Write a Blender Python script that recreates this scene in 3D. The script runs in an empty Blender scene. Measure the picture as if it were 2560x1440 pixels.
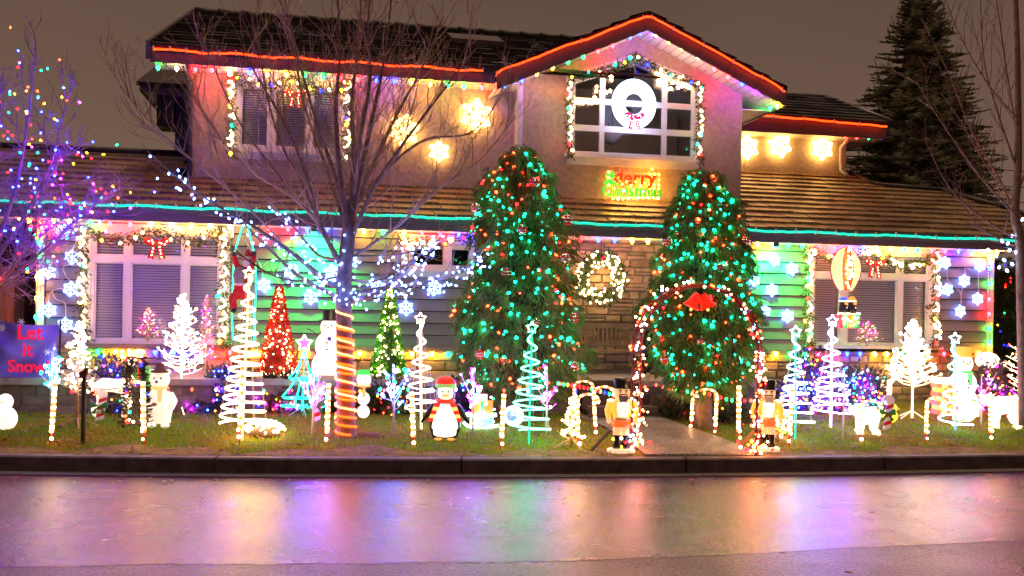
import bpy, math, random
from mathutils import Matrix, Vector
import numpy as np
random.seed(7)
SC = bpy.context.scene
COL = SC.collection
R = math.radians
# ------------------------------------------------------------------ camera, sky, exposure
F, CX, CY, EYE, ROLL = 2400.0, 1280.0, 780.0, 1.6, 0.018
cam = bpy.data.cameras.new('camera'); camo = bpy.data.objects.new('camera', cam); COL.objects.link(camo)
cam.sensor_width = 36; cam.lens = 36 * F / 2560; cam.shift_y = (CY - 720) / 2560; cam.clip_end = 1500
camo.matrix_world = Matrix.Translation((0, 0, EYE)) @ Matrix.Rotation(R(90), 4, 'X') @ Matrix.Rotation(ROLL, 4, 'Z')
SC.camera = camo
# the roll is applied about the shifted axis, so keep the optical centre consistent
world = bpy.data.worlds.new('World'); SC.world = world; world.use_nodes = True
wn, wl = world.node_tree.nodes, world.node_tree.links
wn.clear()
wo = wn.new('ShaderNodeOutputWorld'); wb = wn.new('ShaderNodeBackground'); wl.new(wb.outputs[0], wo.inputs[0])
tc = wn.new('ShaderNodeTexCoord'); sx = wn.new('ShaderNodeSeparateXYZ'); wl.new(tc.outputs['Generated'], sx.inputs[0])
mr = wn.new('ShaderNodeMapRange'); mr.inputs[1].default_value = 0.0; mr.inputs[2].default_value = 0.55
wl.new(sx.outputs[2], mr.inputs[0])
cr = wn.new('ShaderNodeValToRGB')
cr.color_ramp.elements[0].color = (0.185, 0.115, 0.082, 1)
cr.color_ramp.elements[1].color = (0.075, 0.041, 0.029, 1)
nz = wn.new('ShaderNodeTexNoise'); nz.inputs['Scale'].default_value = 1.6; nz.inputs['Detail'].default_value = 2
mx = wn.new('ShaderNodeMath'); mx.operation = 'MULTIPLY_ADD'; mx.inputs[1].default_value = 0.7; 
wl.new(tc.outputs['Generated'], nz.inputs['Vector']); wl.new(nz.outputs[0], mx.inputs[0]); wl.new(mr.outputs[0], mx.inputs[2])
sb = wn.new('ShaderNodeMath'); sb.operation = 'SUBTRACT'; sb.inputs[1].default_value = 0.34; wl.new(mx.outputs[0], sb.inputs[0])
wl.new(sb.outputs[0], cr.inputs[0]); wl.new(cr.outputs[0], wb.inputs[0]); wb.inputs[1].default_value = 0.46
sun = bpy.data.lights.new('overhead_fill', 'SUN'); suno = bpy.data.objects.new('overhead_fill', sun); COL.objects.link(suno)  # added fill from overhead, lifts roofs, lawn and trees; no such source in view
sun.energy = 0.62; sun.angle = R(12); sun.color = (1.0, 0.70, 0.45)
suno.rotation_euler = (R(-7), R(6), 0)
vs = SC.view_settings; vs.view_transform = 'Standard'; vs.look = 'None'; vs.exposure = 1.25; vs.gamma = 1; vs.use_curve_mapping = False
SC.render.engine = 'CYCLES'
cy = SC.cycles
cy.use_denoising = True
try: cy.denoiser = 'OPENIMAGEDENOISE'
except Exception: pass
cy.max_bounces = 5; cy.diffuse_bounces = 2; cy.glossy_bounces = 2; cy.transmission_bounces = 2; cy.transparent_max_bounces = 8
cy.sample_clamp_indirect = 5.0; cy.sample_clamp_direct = 0; cy.caustics_reflective = False; cy.caustics_refractive = False
cy.use_light_tree = True

# ------------------------------------------------------------------ helpers: frames
cr_, sr_ = math.cos(ROLL), math.sin(ROLL)
def ray(px, py):
    """pixel of the photo -> (x, z) slopes for unit depth"""
    a, b = px - CX, CY - py
    return (a * cr_ - b * sr_) / F, (a * sr_ + b * cr_) / F
def P(px, py, d):
    a, b = ray(px, py); return Vector((a * d, d, EYE + b * d))
def dk(x):
    x = max(-9, min(9, x)); return 9.39 + .1186 * x * 1.0 + .01 * x * x
ANG = 0.19
HO = Vector((0, 14.1, 0)); HU = Vector((math.cos(ANG), math.sin(ANG), 0)); HV = Vector((-math.sin(ANG), math.cos(ANG), 0))
HM = Matrix.Translation(HO) @ Matrix.Rotation(ANG, 4, 'Z')
def H(u, v, z): return HM @ Vector((u, v, z))
def pw(px, py, v=0.0):
    """pixel -> (u, z) on the house plane v"""
    a, b = ray(px, py)
    d = (v + HO.dot(HV)) / (Vector((a, 1, 0)).dot(HV))
    w = Vector((a * d, d, 0)) - HO
    return w.dot(HU), EYE + b * d
def PWW(px, py, v=0.0):
    u, z = pw(px, py, v); return H(u, v, z)
VW = -1.85                                                # planter wall line
def wally(x): return (VW + HO.dot(HV) + x * math.sin(ANG)) / math.cos(ANG)
def lawn(x, y):
    t = (y - dk(x)) / max(.5, wally(x) - dk(x)); t = max(0, min(1, t))
    return .150 + .17 * t + .012 * math.sin(x * 2.1 + 1) * math.sin(y * 3.0) * min(1, t * 5)
def G(px, py):
    a, b = ray(px, py); lo, hi = 6.0, 17.0
    for _ in range(40):
        m = (lo + hi) / 2
        if EYE + b * m > lawn(a * m, m): lo = m
        else: hi = m
    return Vector((a * lo, lo, lawn(a * lo, lo)))

# ------------------------------------------------------------------ helpers: objects
def lin(c): return tuple(((x / 255 + .055) / 1.055) ** 2.4 if x > 10 else x / 3294 for x in c)
PM = {}
def thing(name, label, cat, loc, rotz=0, group=None, kind=None):
    o = bpy.data.objects.new(name, None); COL.objects.link(o)
    o.location = loc; o.rotation_euler = (0, 0, rotz); o.empty_display_size = .1
    if label: o['label'] = label
    if cat: o['category'] = cat
    if group: o['group'] = group
    if kind: o['kind'] = kind
    PM[o.name] = Matrix.Translation(loc) @ Matrix.Rotation(rotz, 4, 'Z'); return o
def tag(o, label=None, cat=None, group=None, kind=None):
    for k, val in (('label', label), ('category', cat), ('group', group), ('kind', kind)):
        if val: o[k] = val
    return o
def inst(name, mesh, parent, loc, rot=(0, 0, 0), scale=(1, 1, 1), world=True):
    """link one object of shared mesh data under a parent; loc in world unless world=False"""
    o = bpy.data.objects.new(name, mesh); COL.objects.link(o)
    if isinstance(scale, (int, float)): scale = (scale,) * 3
    q = rot.to_matrix().to_4x4() if hasattr(rot, 'to_matrix') else Matrix.Rotation(rot[2], 4, 'Z') @ Matrix.Rotation(rot[1], 4, 'Y') @ Matrix.Rotation(rot[0], 4, 'X')
    m = Matrix.Translation(loc) @ q
    if parent is not None:
        o.parent = parent
        if world: m = PM[parent.name].inverted() @ m
        PM[o.name] = PM[parent.name] @ m
    else: PM[o.name] = m
    o.matrix_basis = m @ Matrix.Diagonal((*scale, 1)); return o
class MB:
    def __init__(s, mat=None): s.v = []; s.f = []; s.mi = []; s.mats = []; s.c = 0; s.sm = []; s.smooth = False; mat and s.use(mat)
    def use(s, m):
        if m not in s.mats: s.mats.append(m)
        s.c = s.mats.index(m); return s
    def add(s, vs, fs):
        n = len(s.v); s.v.extend(tuple(x) for x in vs)
        for f in fs: s.f.append(tuple(i + n for i in f)); s.mi.append(s.c); s.sm.append(s.smooth)
        return s
    def bb(s, x0, x1, y0, y1, z0, z1, M=None):
        vs = [Vector((x, y, z)) for x in (x0, x1) for y in (y0, y1) for z in (z0, z1)]
        if M: vs = [M @ q for q in vs]
        return s.add(vs, [(0, 1, 3, 2), (4, 6, 7, 5), (0, 4, 5, 1), (2, 3, 7, 6), (0, 2, 6, 4), (1, 5, 7, 3)])
    def tube(s, pts, r, n=6, cap=True):
        pts = [Vector(p) for p in pts]; k = len(pts)
        rs = r if isinstance(r, (list, tuple)) else [r] * k
        vs = []; up = None
        for i, p in enumerate(pts):
            t = (pts[min(i + 1, k - 1)] - pts[max(i - 1, 0)])
            if t.length < 1e-9: t = Vector((0, 0, 1))
            t.normalize()
            if up is None: up = Vector((1, 0, 0)) if abs(t.x) < .8 else Vector((0, 1, 0))
            a = t.cross(up)
            if a.length < 1e-5: a = t.cross(Vector((0, 1, .3)))
            a.normalize(); b = t.cross(a); up = b.cross(t) if False else up
            for j in range(n):
                th = 2 * math.pi * j / n; vs.append(p + (a * math.cos(th) + b * math.sin(th)) * rs[i])
        fs = [(i * n + j, i * n + (j + 1) % n, (i + 1) * n + (j + 1) % n, (i + 1) * n + j) for i in range(k - 1) for j in range(n)]
        if cap: fs += [tuple(range(n))[::-1], tuple((k - 1) * n + j for j in range(n))]
        sm = s.smooth; s.smooth = n > 4; s.add(vs, fs); s.smooth = sm; return s
    def lathe(s, prof, c=(0, 0, 0), n=14, sy=1.0, M=None, ax='z'):
        vs = []; c = Vector(c)
        for (r, z) in prof:
            for j in range(n):
                th = 2 * math.pi * j / n
                q = Vector((r * math.cos(th), r * math.sin(th) * sy, z))
                if ax == 'y': q = Vector((q.x, -q.z, q.y))
                if ax == 'x': q = Vector((q.z, q.y, q.x))
                q = q if M is None else M @ q
                vs.append(c + q)
        k = len(prof)
        fs = [(i * n + j, i * n + (j + 1) % n, (i + 1) * n + (j + 1) % n, (i + 1) * n + j) for i in range(k - 1) for j in range(n)]
        fs += [tuple(range(n))[::-1], tuple((k - 1) * n + j for j in range(n))]
        sm = s.smooth; s.smooth = True; s.add(vs, fs); s.smooth = sm; return s
    def ball(s, c, r, n=12, rings=8, M=None):
        if isinstance(r, (int, float)): r = (r, r, r)
        vs = []; c = Vector(c)
        for i in range(rings + 1):
            ph = math.pi * i / rings
            for j in range(n):
                th = 2 * math.pi * j / n
                q = Vector((r[0] * math.sin(ph) * math.cos(th), r[1] * math.sin(ph) * math.sin(th), -r[2] * math.cos(ph)))
                vs.append(c + (q if M is None else M @ q))
        fs = [(i * n + j, i * n + (j + 1) % n, (i + 1) * n + (j + 1) % n, (i + 1) * n + j) for i in range(rings) for j in range(n)]
        sm = s.smooth; s.smooth = True; s.add(vs, fs); s.smooth = sm; return s
    def prism(s, poly, y0, y1, M=None):
        n = len(poly); vs = [Vector((x, y0, z)) for x, z in poly] + [Vector((x, y1, z)) for x, z in poly]
        if M: vs = [M @ q for q in vs]
        return s.add(vs, [tuple(range(n)), tuple(range(2 * n - 1, n - 1, -1))] + [(i, (i + 1) % n + 0, (i + 1) % n + n, i + n) for i in range(n)])
    def quad(s, *p): return s.add(p, [tuple(range(len(p)))])
    def mesh(s, name, inv=None):
        me = bpy.data.meshes.new(name)
        vs = s.v if inv is None else [tuple(inv @ Vector(q)) for q in s.v]
        me.from_pydata(vs, [], s.f)
        for m in s.mats: me.materials.append(m)
        me.polygons.foreach_set('material_index', s.mi); me.polygons.foreach_set('use_smooth', s.sm)
        me.update(); return me
    def build(s, name, parent=None, world=True, M=None):
        """world=True: the builder's vertices are world coordinates; M: vertices are in that frame"""
        inv = None
        if M is not None: inv = (PM[parent.name].inverted() if parent else Matrix()) @ M
        elif parent is not None and world: inv = PM[parent.name].inverted()
        o = bpy.data.objects.new(name, s.mesh(name, inv)); COL.objects.link(o)
        if parent is not None: o.parent = parent; PM[o.name] = PM[parent.name]
        else: PM[o.name] = Matrix()
        return o
def cat(pts, k=6):
    pts = [Vector(p) for p in pts]; q = [pts[0]] + pts + [pts[-1]]; out = []
    for i in range(1, len(q) - 2):
        a, b, c, d = q[i - 1:i + 3]
        for j in range(k):
            t = j / k; out.append(.5 * ((2 * b) + (c - a) * t + (2 * a - 5 * b + 4 * c - d) * t * t + (3 * b - a - 3 * c + d) * t ** 3))
    out.append(pts[-1]); return out
def fast_mesh(name, verts, faces_n, mat, smooth=False):
    """verts: (N,3) array, faces_n verts per face, in order"""
    me = bpy.data.meshes.new(name); n = len(verts); k = n // faces_n
    me.vertices.add(n); me.vertices.foreach_set('co', np.asarray(verts, dtype=np.float32).ravel())
    me.loops.add(n); me.loops.foreach_set('vertex_index', np.arange(n, dtype=np.int32))
    me.polygons.add(k); me.polygons.foreach_set('loop_start', np.arange(0, n, faces_n, dtype=np.int32))
    me.update(calc_edges=True); me.materials.append(mat); me.validate(); return me

# ------------------------------------------------------------------ materials
MATS = {}
def mat(name, rgb, rough=.7, var=.15, scale=8, bump=0, spec=.5, metal=0, coat=0, rnd=0, stretch=None, coord='Object'):
    if name in MATS: return MATS[name]
    m = bpy.data.materials.new(name); m.use_nodes = True; n, l = m.node_tree.nodes, m.node_tree.links
    b = n['Principled BSDF']; b.inputs['Roughness'].default_value = rough; b.inputs['Metallic'].default_value = metal
    b.inputs['Specular IOR Level'].default_value = spec; b.inputs['Coat Weight'].default_value = coat; b.inputs['Coat Roughness'].default_value = .15
    t = n.new('ShaderNodeTexCoord'); ns = n.new('ShaderNodeTexNoise'); ns.inputs['Scale'].default_value = scale; ns.inputs['Detail'].default_value = 5
    vec = t.outputs[coord]
    if stretch:
        mp = n.new('ShaderNodeMapping'); mp.inputs['Scale'].default_value = stretch; l.new(vec, mp.inputs[0]); vec = mp.outputs[0]
    l.new(vec, ns.inputs['Vector'])
    rp = n.new('ShaderNodeValToRGB'); rp.color_ramp.elements[0].position = .3; rp.color_ramp.elements[1].position = .72
    rp.color_ramp.elements[0].color = tuple(c * (1 - var) for c in rgb) + (1,); rp.color_ramp.elements[1].color = tuple(min(1, c * (1 + var)) for c in rgb) + (1,)
    l.new(ns.outputs[0], rp.inputs[0]); out = rp.outputs[0]
    if rnd:
        oi = n.new('ShaderNodeObjectInfo'); hs = n.new('ShaderNodeHueSaturation'); ma = n.new('ShaderNodeMapRange')
        ma.inputs[3].default_value = 1 - rnd; ma.inputs[4].default_value = 1 + rnd; l.new(oi.outputs['Random'], ma.inputs[0])
        l.new(ma.outputs[0], hs.inputs['Value']); l.new(out, hs.inputs['Color']); out = hs.outputs[0]
        mh = n.new('ShaderNodeMapRange'); mh.inputs[3].default_value = .5 - rnd * .06; mh.inputs[4].default_value = .5 + rnd * .06
        fr = n.new('ShaderNodeMath'); fr.operation = 'MULTIPLY'; fr.inputs[1].default_value = 7.3; fx = n.new('ShaderNodeMath'); fx.operation = 'FRACT'
        l.new(oi.outputs['Random'], fr.inputs[0]); l.new(fr.outputs[0], fx.inputs[0]); l.new(fx.outputs[0], mh.inputs[0]); l.new(mh.outputs[0], hs.inputs['Hue'])
    l.new(out, b.inputs['Base Color'])
    if bump:
        bp = n.new('ShaderNodeBump'); bp.inputs['Strength'].default_value = min(1, bump * 2); bp.inputs['Distance'].default_value = .01 * max(1, bump * 3)
        l.new(ns.outputs[0], bp.inputs['Height']); l.new(bp.outputs[0], b.inputs['Normal'])
    MATS[name] = m; return m
def em(name, rgb, st, base=None):
    if name in MATS: return MATS[name]
    m = bpy.data.materials.new(name); m.use_nodes = True; n = m.node_tree.nodes; b = n['Principled BSDF']
    b.inputs['Base Color'].default_value = (*(base or [c * .8 for c in rgb]), 1); b.inputs['Roughness'].default_value = .4
    b.inputs['Emission Color'].default_value = (*rgb, 1); b.inputs['Emission Strength'].default_value = st
    MATS[name] = m; return m
C = dict(R=(1, .004, .006), G=(.006, 1, .10), B=(.004, .010, 1), Y=(1, .40, .012), W=(.36, .5, 1), WW=(1, .58, .24), T=(.002, .75, .36), O=(1, .032, .008), P=(.42, .002, 1), M=(1, .002, .42), CW=(.10, .20, 1))
stucco = mat('stucco', (.48, .385, .31), .85, .16, 14, .5)
siding = mat('siding_paint', (.25, .225, .20), .5, .06, 6, .05, rnd=.06)
fascia = mat('fascia_paint', (.115, .088, .10), .45, .1, 4)
trim = mat('white_trim', (.78, .76, .74), .4, .05, 8)
soffitm = mat('soffit_white', (.8, .78, .75), .5, .04, 8)
shake = mat('roof_shake_lit', (.27, .18, .085), .34, .55, 9, .6, rnd=.35, stretch=(6, 1, 1))  # golden light on the lower roof is put into this colour
shake_unlit = mat('roof_shake_unlit', (.02, .012, .010), .6, .4, 5, .5, stretch=(4, 1, 1))  # same shakes, colour darkened to stand for the unlit upper roofs
stone = mat('stone', (.48, .34, .18), .8, .35, 6, .8, rnd=.38)
mortar = mat('mortar', (.22, .19, .16), .9, .2, 20, .5)
dark = mat('dark_interior', (.03, .022, .018), .9, .2, 3)
blindm = mat('blind_slat', (.76, .72, .70), .5, .05, 5)
concrete = mat('concrete', (.30, .25, .20), .8, .2, 12, .4)
kerbm = mat('kerb_concrete', (.13, .095, .09), .7, .4, 7, .6, coord='Object')
wood = mat('fence_wood', (.36, .17, .08), .6, .3, 3, .3, rnd=.12, stretch=(6, 6, .6))
darkwood = mat('dark_wood', (.06, .035, .022), .6, .3, 6, .2)
bark = mat('bark', (.26, .165, .11), .75, .35, 14, .6)
twigm = mat('twig_bark', (.50, .34, .25), .7, .25, 5)
black = mat('black_paint', (.012, .012, .012), .35, .1, 5)
red = mat('red_paint', (.55, .015, .012), .4, .12, 5)
green = mat('green_paint', (.02, .20, .03), .4, .2, 8)
white = mat('white_paint', (.8, .8, .78), .45, .04, 5)
wire = mat('wire', (.02, .03, .02), .5, .1, 5)
whitewire = mat('white_wire', (.6, .58, .55), .5, .05, 5)
gl = bpy.data.materials.new('window_glass'); gl.use_nodes = True
_n, _l = gl.node_tree.nodes, gl.node_tree.links; _n.clear()
_o = _n.new('ShaderNodeOutputMaterial'); _m = _n.new('ShaderNodeMixShader'); _t = _n.new('ShaderNodeBsdfTransparent'); _g = _n.new('ShaderNodeBsdfGlossy'); _f = _n.new('ShaderNodeFresnel')
_g.inputs['Roughness'].default_value = .02; _f.inputs[0].default_value = 1.35; _t.inputs[0].default_value = (.93, .93, .93, 1)
_l.new(_f.outputs[0], _m.inputs[0]); _l.new(_t.outputs[0], _m.inputs[1]); _l.new(_g.outputs[0], _m.inputs[2]); _l.new(_m.outputs[0], _o.inputs[0])
# ------------------------------------------------------------------ ground, road, kerb, path
def wetroad(name, rgb, r0, r1, sc, bump, spec=.5):
    m = bpy.data.materials.new(name); m.use_nodes = True; n, l = m.node_tree.nodes, m.node_tree.links; b = n['Principled BSDF']
    t = n.new('ShaderNodeTexCoord')
    n1 = n.new('ShaderNodeTexNoise'); n1.inputs['Scale'].default_value = sc; n1.inputs['Detail'].default_value = 6
    n2 = n.new('ShaderNodeTexNoise'); n2.inputs['Scale'].default_value = .9; n2.inputs['Detail'].default_value = 4
    n3 = n.new('ShaderNodeTexVoronoi'); n3.inputs['Scale'].default_value = 75
    for q in (n1, n2, n3): l.new(t.outputs['Object'], q.inputs['Vector'])
    c = n.new('ShaderNodeValToRGB'); c.color_ramp.elements[0].position = .3; c.color_ramp.elements[1].position = .75
    c.color_ramp.elements[0].color = tuple(x * .22 for x in rgb) + (1,); c.color_ramp.elements[1].color = tuple(x * 2.3 for x in rgb) + (1,)
    l.new(n1.outputs[0], c.inputs[0])
    dn = n.new('ShaderNodeTexNoise'); dn.inputs['Scale'].default_value = 2.5; dn.inputs['Detail'].default_value = 6; l.new(t.outputs['Object'], dn.inputs['Vector'])
    vm = n.new('ShaderNodeVectorMath'); vm.operation = 'MULTIPLY_ADD'; vm.inputs[1].default_value = (1.2, 1.2, 1.2); l.new(dn.outputs['Color'], vm.inputs[0]); l.new(t.outputs['Object'], vm.inputs[2])
    ve = n.new('ShaderNodeTexVoronoi'); ve.feature = 'DISTANCE_TO_EDGE'; ve.inputs['Scale'].default_value = .55; l.new(vm.outputs[0], ve.inputs['Vector'])
    er = n.new('ShaderNodeMapRange'); er.inputs[1].default_value = .002; er.inputs[2].default_value = .009; er.inputs[3].default_value = .25; er.inputs[4].default_value = 1; l.new(ve.outputs['Distance'], er.inputs[0])
    st_ = n.new('ShaderNodeMapRange'); st_.inputs[1].default_value = .3; st_.inputs[2].default_value = .7; st_.inputs[3].default_value = .6; st_.inputs[4].default_value = 1.25; l.new(dn.outputs[0], st_.inputs[0])
    m1 = n.new('ShaderNodeMath'); m1.operation = 'MULTIPLY'; l.new(er.outputs[0], m1.inputs[0]); l.new(st_.outputs[0], m1.inputs[1])
    mc = n.new('ShaderNodeMix'); mc.data_type = 'RGBA'; mc.blend_type = 'MULTIPLY'; mc.inputs[0].default_value = 1; l.new(c.outputs[0], mc.inputs[6]); l.new(m1.outputs[0], mc.inputs[7]); l.new(mc.outputs[2], b.inputs['Base Color'])
    rr = n.new('ShaderNodeMapRange'); rr.inputs[1].default_value = .35; rr.inputs[2].default_value = .65; rr.inputs[3].default_value = r0; rr.inputs[4].default_value = r1
    l.new(n2.outputs[0], rr.inputs[0]); l.new(rr.outputs[0], b.inputs['Roughness'])
    b.inputs['Specular IOR Level'].default_value = spec
    bp = n.new('ShaderNodeBump'); bp.inputs['Strength'].default_value = bump; bp.inputs['Distance'].default_value = .006
    n4 = n.new('ShaderNodeTexNoise'); n4.inputs['Scale'].default_value = 130; n4.inputs['Detail'].default_value = 3; l.new(t.outputs['Object'], n4.inputs['Vector']); ad = n.new('ShaderNodeMath'); mm = n.new('ShaderNodeMath'); mm.operation = 'MULTIPLY_ADD'; mm.inputs[1].default_value = .35; l.new(n4.outputs[0], mm.inputs[0]); l.new(n1.outputs[0], mm.inputs[2]); l.new(mm.outputs[0], ad.inputs[0]); m3 = n.new('ShaderNodeMath'); m3.operation = 'MULTIPLY'; m3.inputs[1].default_value = .4; l.new(n3.outputs[0], m3.inputs[0]); l.new(m3.outputs[0], ad.inputs[1]); l.new(ad.outputs[0], bp.inputs['Height']); l.new(bp.outputs[0], b.inputs['Normal'])
    return m
roadm = wetroad('old_asphalt', (.14, .07, .125), .26, .40, 42, 1.0)  # violet light spill on the road is put into both asphalt colours
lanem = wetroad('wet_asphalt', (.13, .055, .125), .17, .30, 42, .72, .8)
pathm = wetroad('aggregate_path', (.20, .15, .12), .5, .7, 45, .9)
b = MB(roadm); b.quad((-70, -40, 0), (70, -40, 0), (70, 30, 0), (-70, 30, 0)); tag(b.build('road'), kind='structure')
# newer lane of asphalt, laid a little proud of the old one
def onz(px, py, z=0.0):
    a, c = ray(px, py); d = (EYE - z) / -c; return Vector((a * d, d, z))
edge = [onz(x, y) for x, y in ((-500, 1440), (0, 1418), (700, 1410), (1250, 1404), (1700, 1393), (2100, 1372), (2560, 1350), (3000, 1325))]
edge = [Vector((-30, edge[0].y - 1, 0))] + cat(edge, 5) + [Vector((30, edge[-1].y + 2.5, 0))]
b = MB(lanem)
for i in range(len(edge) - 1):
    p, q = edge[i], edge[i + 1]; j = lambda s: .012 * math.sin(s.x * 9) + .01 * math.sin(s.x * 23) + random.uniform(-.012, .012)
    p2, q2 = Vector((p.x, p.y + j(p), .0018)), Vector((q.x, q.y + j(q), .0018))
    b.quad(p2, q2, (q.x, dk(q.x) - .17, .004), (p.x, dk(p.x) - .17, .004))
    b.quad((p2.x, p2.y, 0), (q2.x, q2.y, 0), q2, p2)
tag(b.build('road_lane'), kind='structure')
gut = MB(mat('gutter_concrete', (.13, .11, .105), .5, .2, 15, .3, spec=.7))
xs = [x * .5 for x in range(-50, 51)]
for x0, x1 in zip(xs, xs[1:]):
    gut.quad((x0, dk(x0) - .17, .016), (x1, dk(x1) - .17, .016), (x1, dk(x1), .016), (x0, dk(x0), .016))
    gut.quad((x0, dk(x0) - .17, 0), (x1, dk(x1) - .17, 0), (x1, dk(x1) - .17, .016), (x0, dk(x0) - .17, .016))
tag(gut.build('gutter'), kind='structure')
kerb = thing('kerb', None, None, (0, 9.39, 0), kind='structure')
joints = [-25, -14, -8.5] + [onz(x, 1143, .16).x for x in (540, 1155, 1712, 2215)] + [8.6, 12, 25]
for a, c in zip(joints, joints[1:]):
    b = MB(kerbm); a += .009; c -= .009; k = max(2, int((c - a) / .3))
    prof = [(0, 0), (.012, .145), (.03, .16), (.15, .162), (.15, 0)]
    for i in range(k):
        xa, xb = a + (c - a) * i / k, a + (c - a) * (i + 1) / k
        for (d0, z0), (d1, z1) in zip(prof, prof[1:]): b.quad((xa, dk(xa) + d0, z0), (xb, dk(xb) + d0, z0), (xb, dk(xb) + d1, z1), (xa, dk(xa) + d1, z1))
    for xe in (a, c): b.quad(*[(xe, dk(xe) + d, z) for d, z in prof])
    b.build('kerb_stone', kerb)
soil = mat('lawn_soil', (.08, .09, .012), .95, .5, 7, .6)
b = MB(soil); N, K = 120, 60
for j in range(K + 1):
    for i in range(N + 1):
        x = -12 + 24 * i / N; y = dk(x) + .145 + 9.0 * (j / K) ** 1.5; b.v.append((x, y, lawn(x, y)))
for j in range(K):
    for i in range(N): q = j * (N + 1) + i; b.f.append((q, q + 1, q + N + 2, q + N + 1)); b.mi.append(0); b.sm.append(True)
tag(b.build('lawn'), kind='structure')
b = MB(soil); b.quad((-300, 20, .2), (300, 20, .2), (300, 900, .2), (-300, 900, .2)); b.quad((-300, 9, .12), (-12, 9, .12), (-12, 20, .2), (-300, 20, .2)); b.quad((12, 11, .12), (300, 11, .12), (300, 20, .2), (12, 20, .2)); tag(b.build('ground'), kind='structure')
# path
pL = [G(1612, 1141), G(1560, 1100), G(1500, 1065), G(1430, 1042)]; pR = [G(1905, 1139), G(1800, 1098), G(1700, 1062), G(1625, 1040)]
pL = cat(pL, 4); pR = cat(pR, 4)
b = MB(pathm)
for i in range(len(pL) - 1):
    q = [pL[i], pR[i], pR[i + 1], pL[i + 1]]
    for k in range(6):
        A = [q[0].lerp(q[1], k / 6), q[0].lerp(q[1], (k + 1) / 6), q[3].lerp(q[2], (k + 1) / 6), q[3].lerp(q[2], k / 6)]
        b.quad(*[(v.x, v.y, lawn(v.x, v.y) + .022) for v in A])
q = (pL[0], pR[0]); b.quad((q[0].x, dk(q[0].x) + .15, .17), (q[1].x, dk(q[1].x) + .15, .17), (q[1].x, q[1].y, lawn(q[1].x, q[1].y) + .022), (q[0].x, q[0].y, lawn(q[0].x, q[0].y) + .022))
tag(b.build('garden_path'), kind='structure')
def on_path(x, y):
    for i in range(len(pL) - 1):
        if pL[i].y <= y <= pL[i + 1].y or (i == 0 and y < pL[0].y):
            t = max(0, (y - pL[i].y) / max(1e-6, pL[i + 1].y - pL[i].y)); return pL[i].x + (pL[i + 1].x - pL[i].x) * t - .02 < x < pR[i].x + (pR[i + 1].x - pR[i].x) * t + .02
    return False
edm = MB(mat('bare_earth', (.20, .12, .05), .95, .5, 9, .8)); xs = [x * .2 for x in range(-60, 61)]
for x0, x1 in zip(xs, xs[1:]):
    if on_path(x0, dk(x0) + .4) or on_path(x1, dk(x1) + .4): continue
    e0, e1 = (.45 + .12 * math.sin(x * 3.1) + .1 * math.sin(x * 7.7) for x in (x0, x1)); N3 = 3
    for k in range(N3):
        q = [(x0, dk(x0) + .15 + (e0 - .15) * k / N3), (x1, dk(x1) + .15 + (e1 - .15) * k / N3), (x1, dk(x1) + .15 + (e1 - .15) * (k + 1) / N3), (x0, dk(x0) + .15 + (e0 - .15) * (k + 1) / N3)]
        edm.quad(*[(a, c, lawn(a, c) + .004) for a, c in q])
tag(edm.build('bare_earth'), kind='structure')
# grass blades
def grassmat():
    m = bpy.data.materials.new('grass_blade'); m.use_nodes = True; n, l = m.node_tree.nodes, m.node_tree.links; b = n['Principled BSDF']; b.inputs['Roughness'].default_value = .6
    t = n.new('ShaderNodeTexCoord'); ns = n.new('ShaderNodeTexNoise'); ns.inputs['Scale'].default_value = 2.2; ns.inputs['Detail'].default_value = 8; l.new(t.outputs['Object'], ns.inputs['Vector'])
    r = n.new('ShaderNodeValToRGB'); e = r.color_ramp.elements; e[0].position = .34; e[0].color = (.42, .28, .02, 1); e[1].position = .6; e[1].color = (.24, .42, .004, 1)
    l.new(ns.outputs[0], r.inputs[0]); l.new(r.outputs[0], b.inputs['Base Color']); tr = n.new('ShaderNodeBsdfTranslucent'); l.new(r.outputs[0], tr.inputs[0]); mi = n.new('ShaderNodeMixShader'); mi.inputs[0].default_value = .45; l.new(b.outputs[0], mi.inputs[1]); l.new(tr.outputs[0], mi.inputs[2]); l.new(mi.outputs[0], n['Material Output'].inputs[0]); return m
rng = np.random.default_rng(3)
M_ = 90000
X = rng.uniform(-7.5, 8.5, M_); Tt = rng.uniform(0, 1, M_) ** 1.3
dkv = 9.39 + .1186 * X + .01 * X * X; wv = (VW + HO.dot(HV) + X * math.sin(ANG)) / math.cos(ANG)
Y = dkv + .15 + Tt * np.where(X > 2.9, wv - dkv + .9, wv - dkv - .1)
keep = np.array([not on_path(x, y) for x, y in zip(X, Y)]) & ((Y - dkv > .15 + .28 + .12 * np.sin(X * 3.1) + .1 * np.sin(X * 7.7)) | (rng.uniform(0, 1, M_) < .22)); X, Y = X[keep], Y[keep]
Z = np.array([lawn(x, y) for x, y in zip(X, Y)])
hh = rng.uniform(.018, .045, len(X)); an = rng.uniform(0, 6.28, len(X)); w_ = rng.uniform(.003, .006, len(X)); le = rng.uniform(-.02, .02, (len(X), 2))
v = np.zeros((len(X), 3, 3)); v[:, 0] = np.stack([X - np.cos(an) * w_, Y - np.sin(an) * w_, Z], 1); v[:, 1] = np.stack([X + np.cos(an) * w_, Y + np.sin(an) * w_, Z], 1); v[:, 2] = np.stack([X + le[:, 0], Y + le[:, 1], Z + hh], 1)
go = bpy.data.objects.new('grass', fast_mesh('grass', v.reshape(-1, 3), 3, grassmat())); COL.objects.link(go); tag(go, 'short green lawn grass with brown thin patches', 'grass', kind='stuff')
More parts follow.
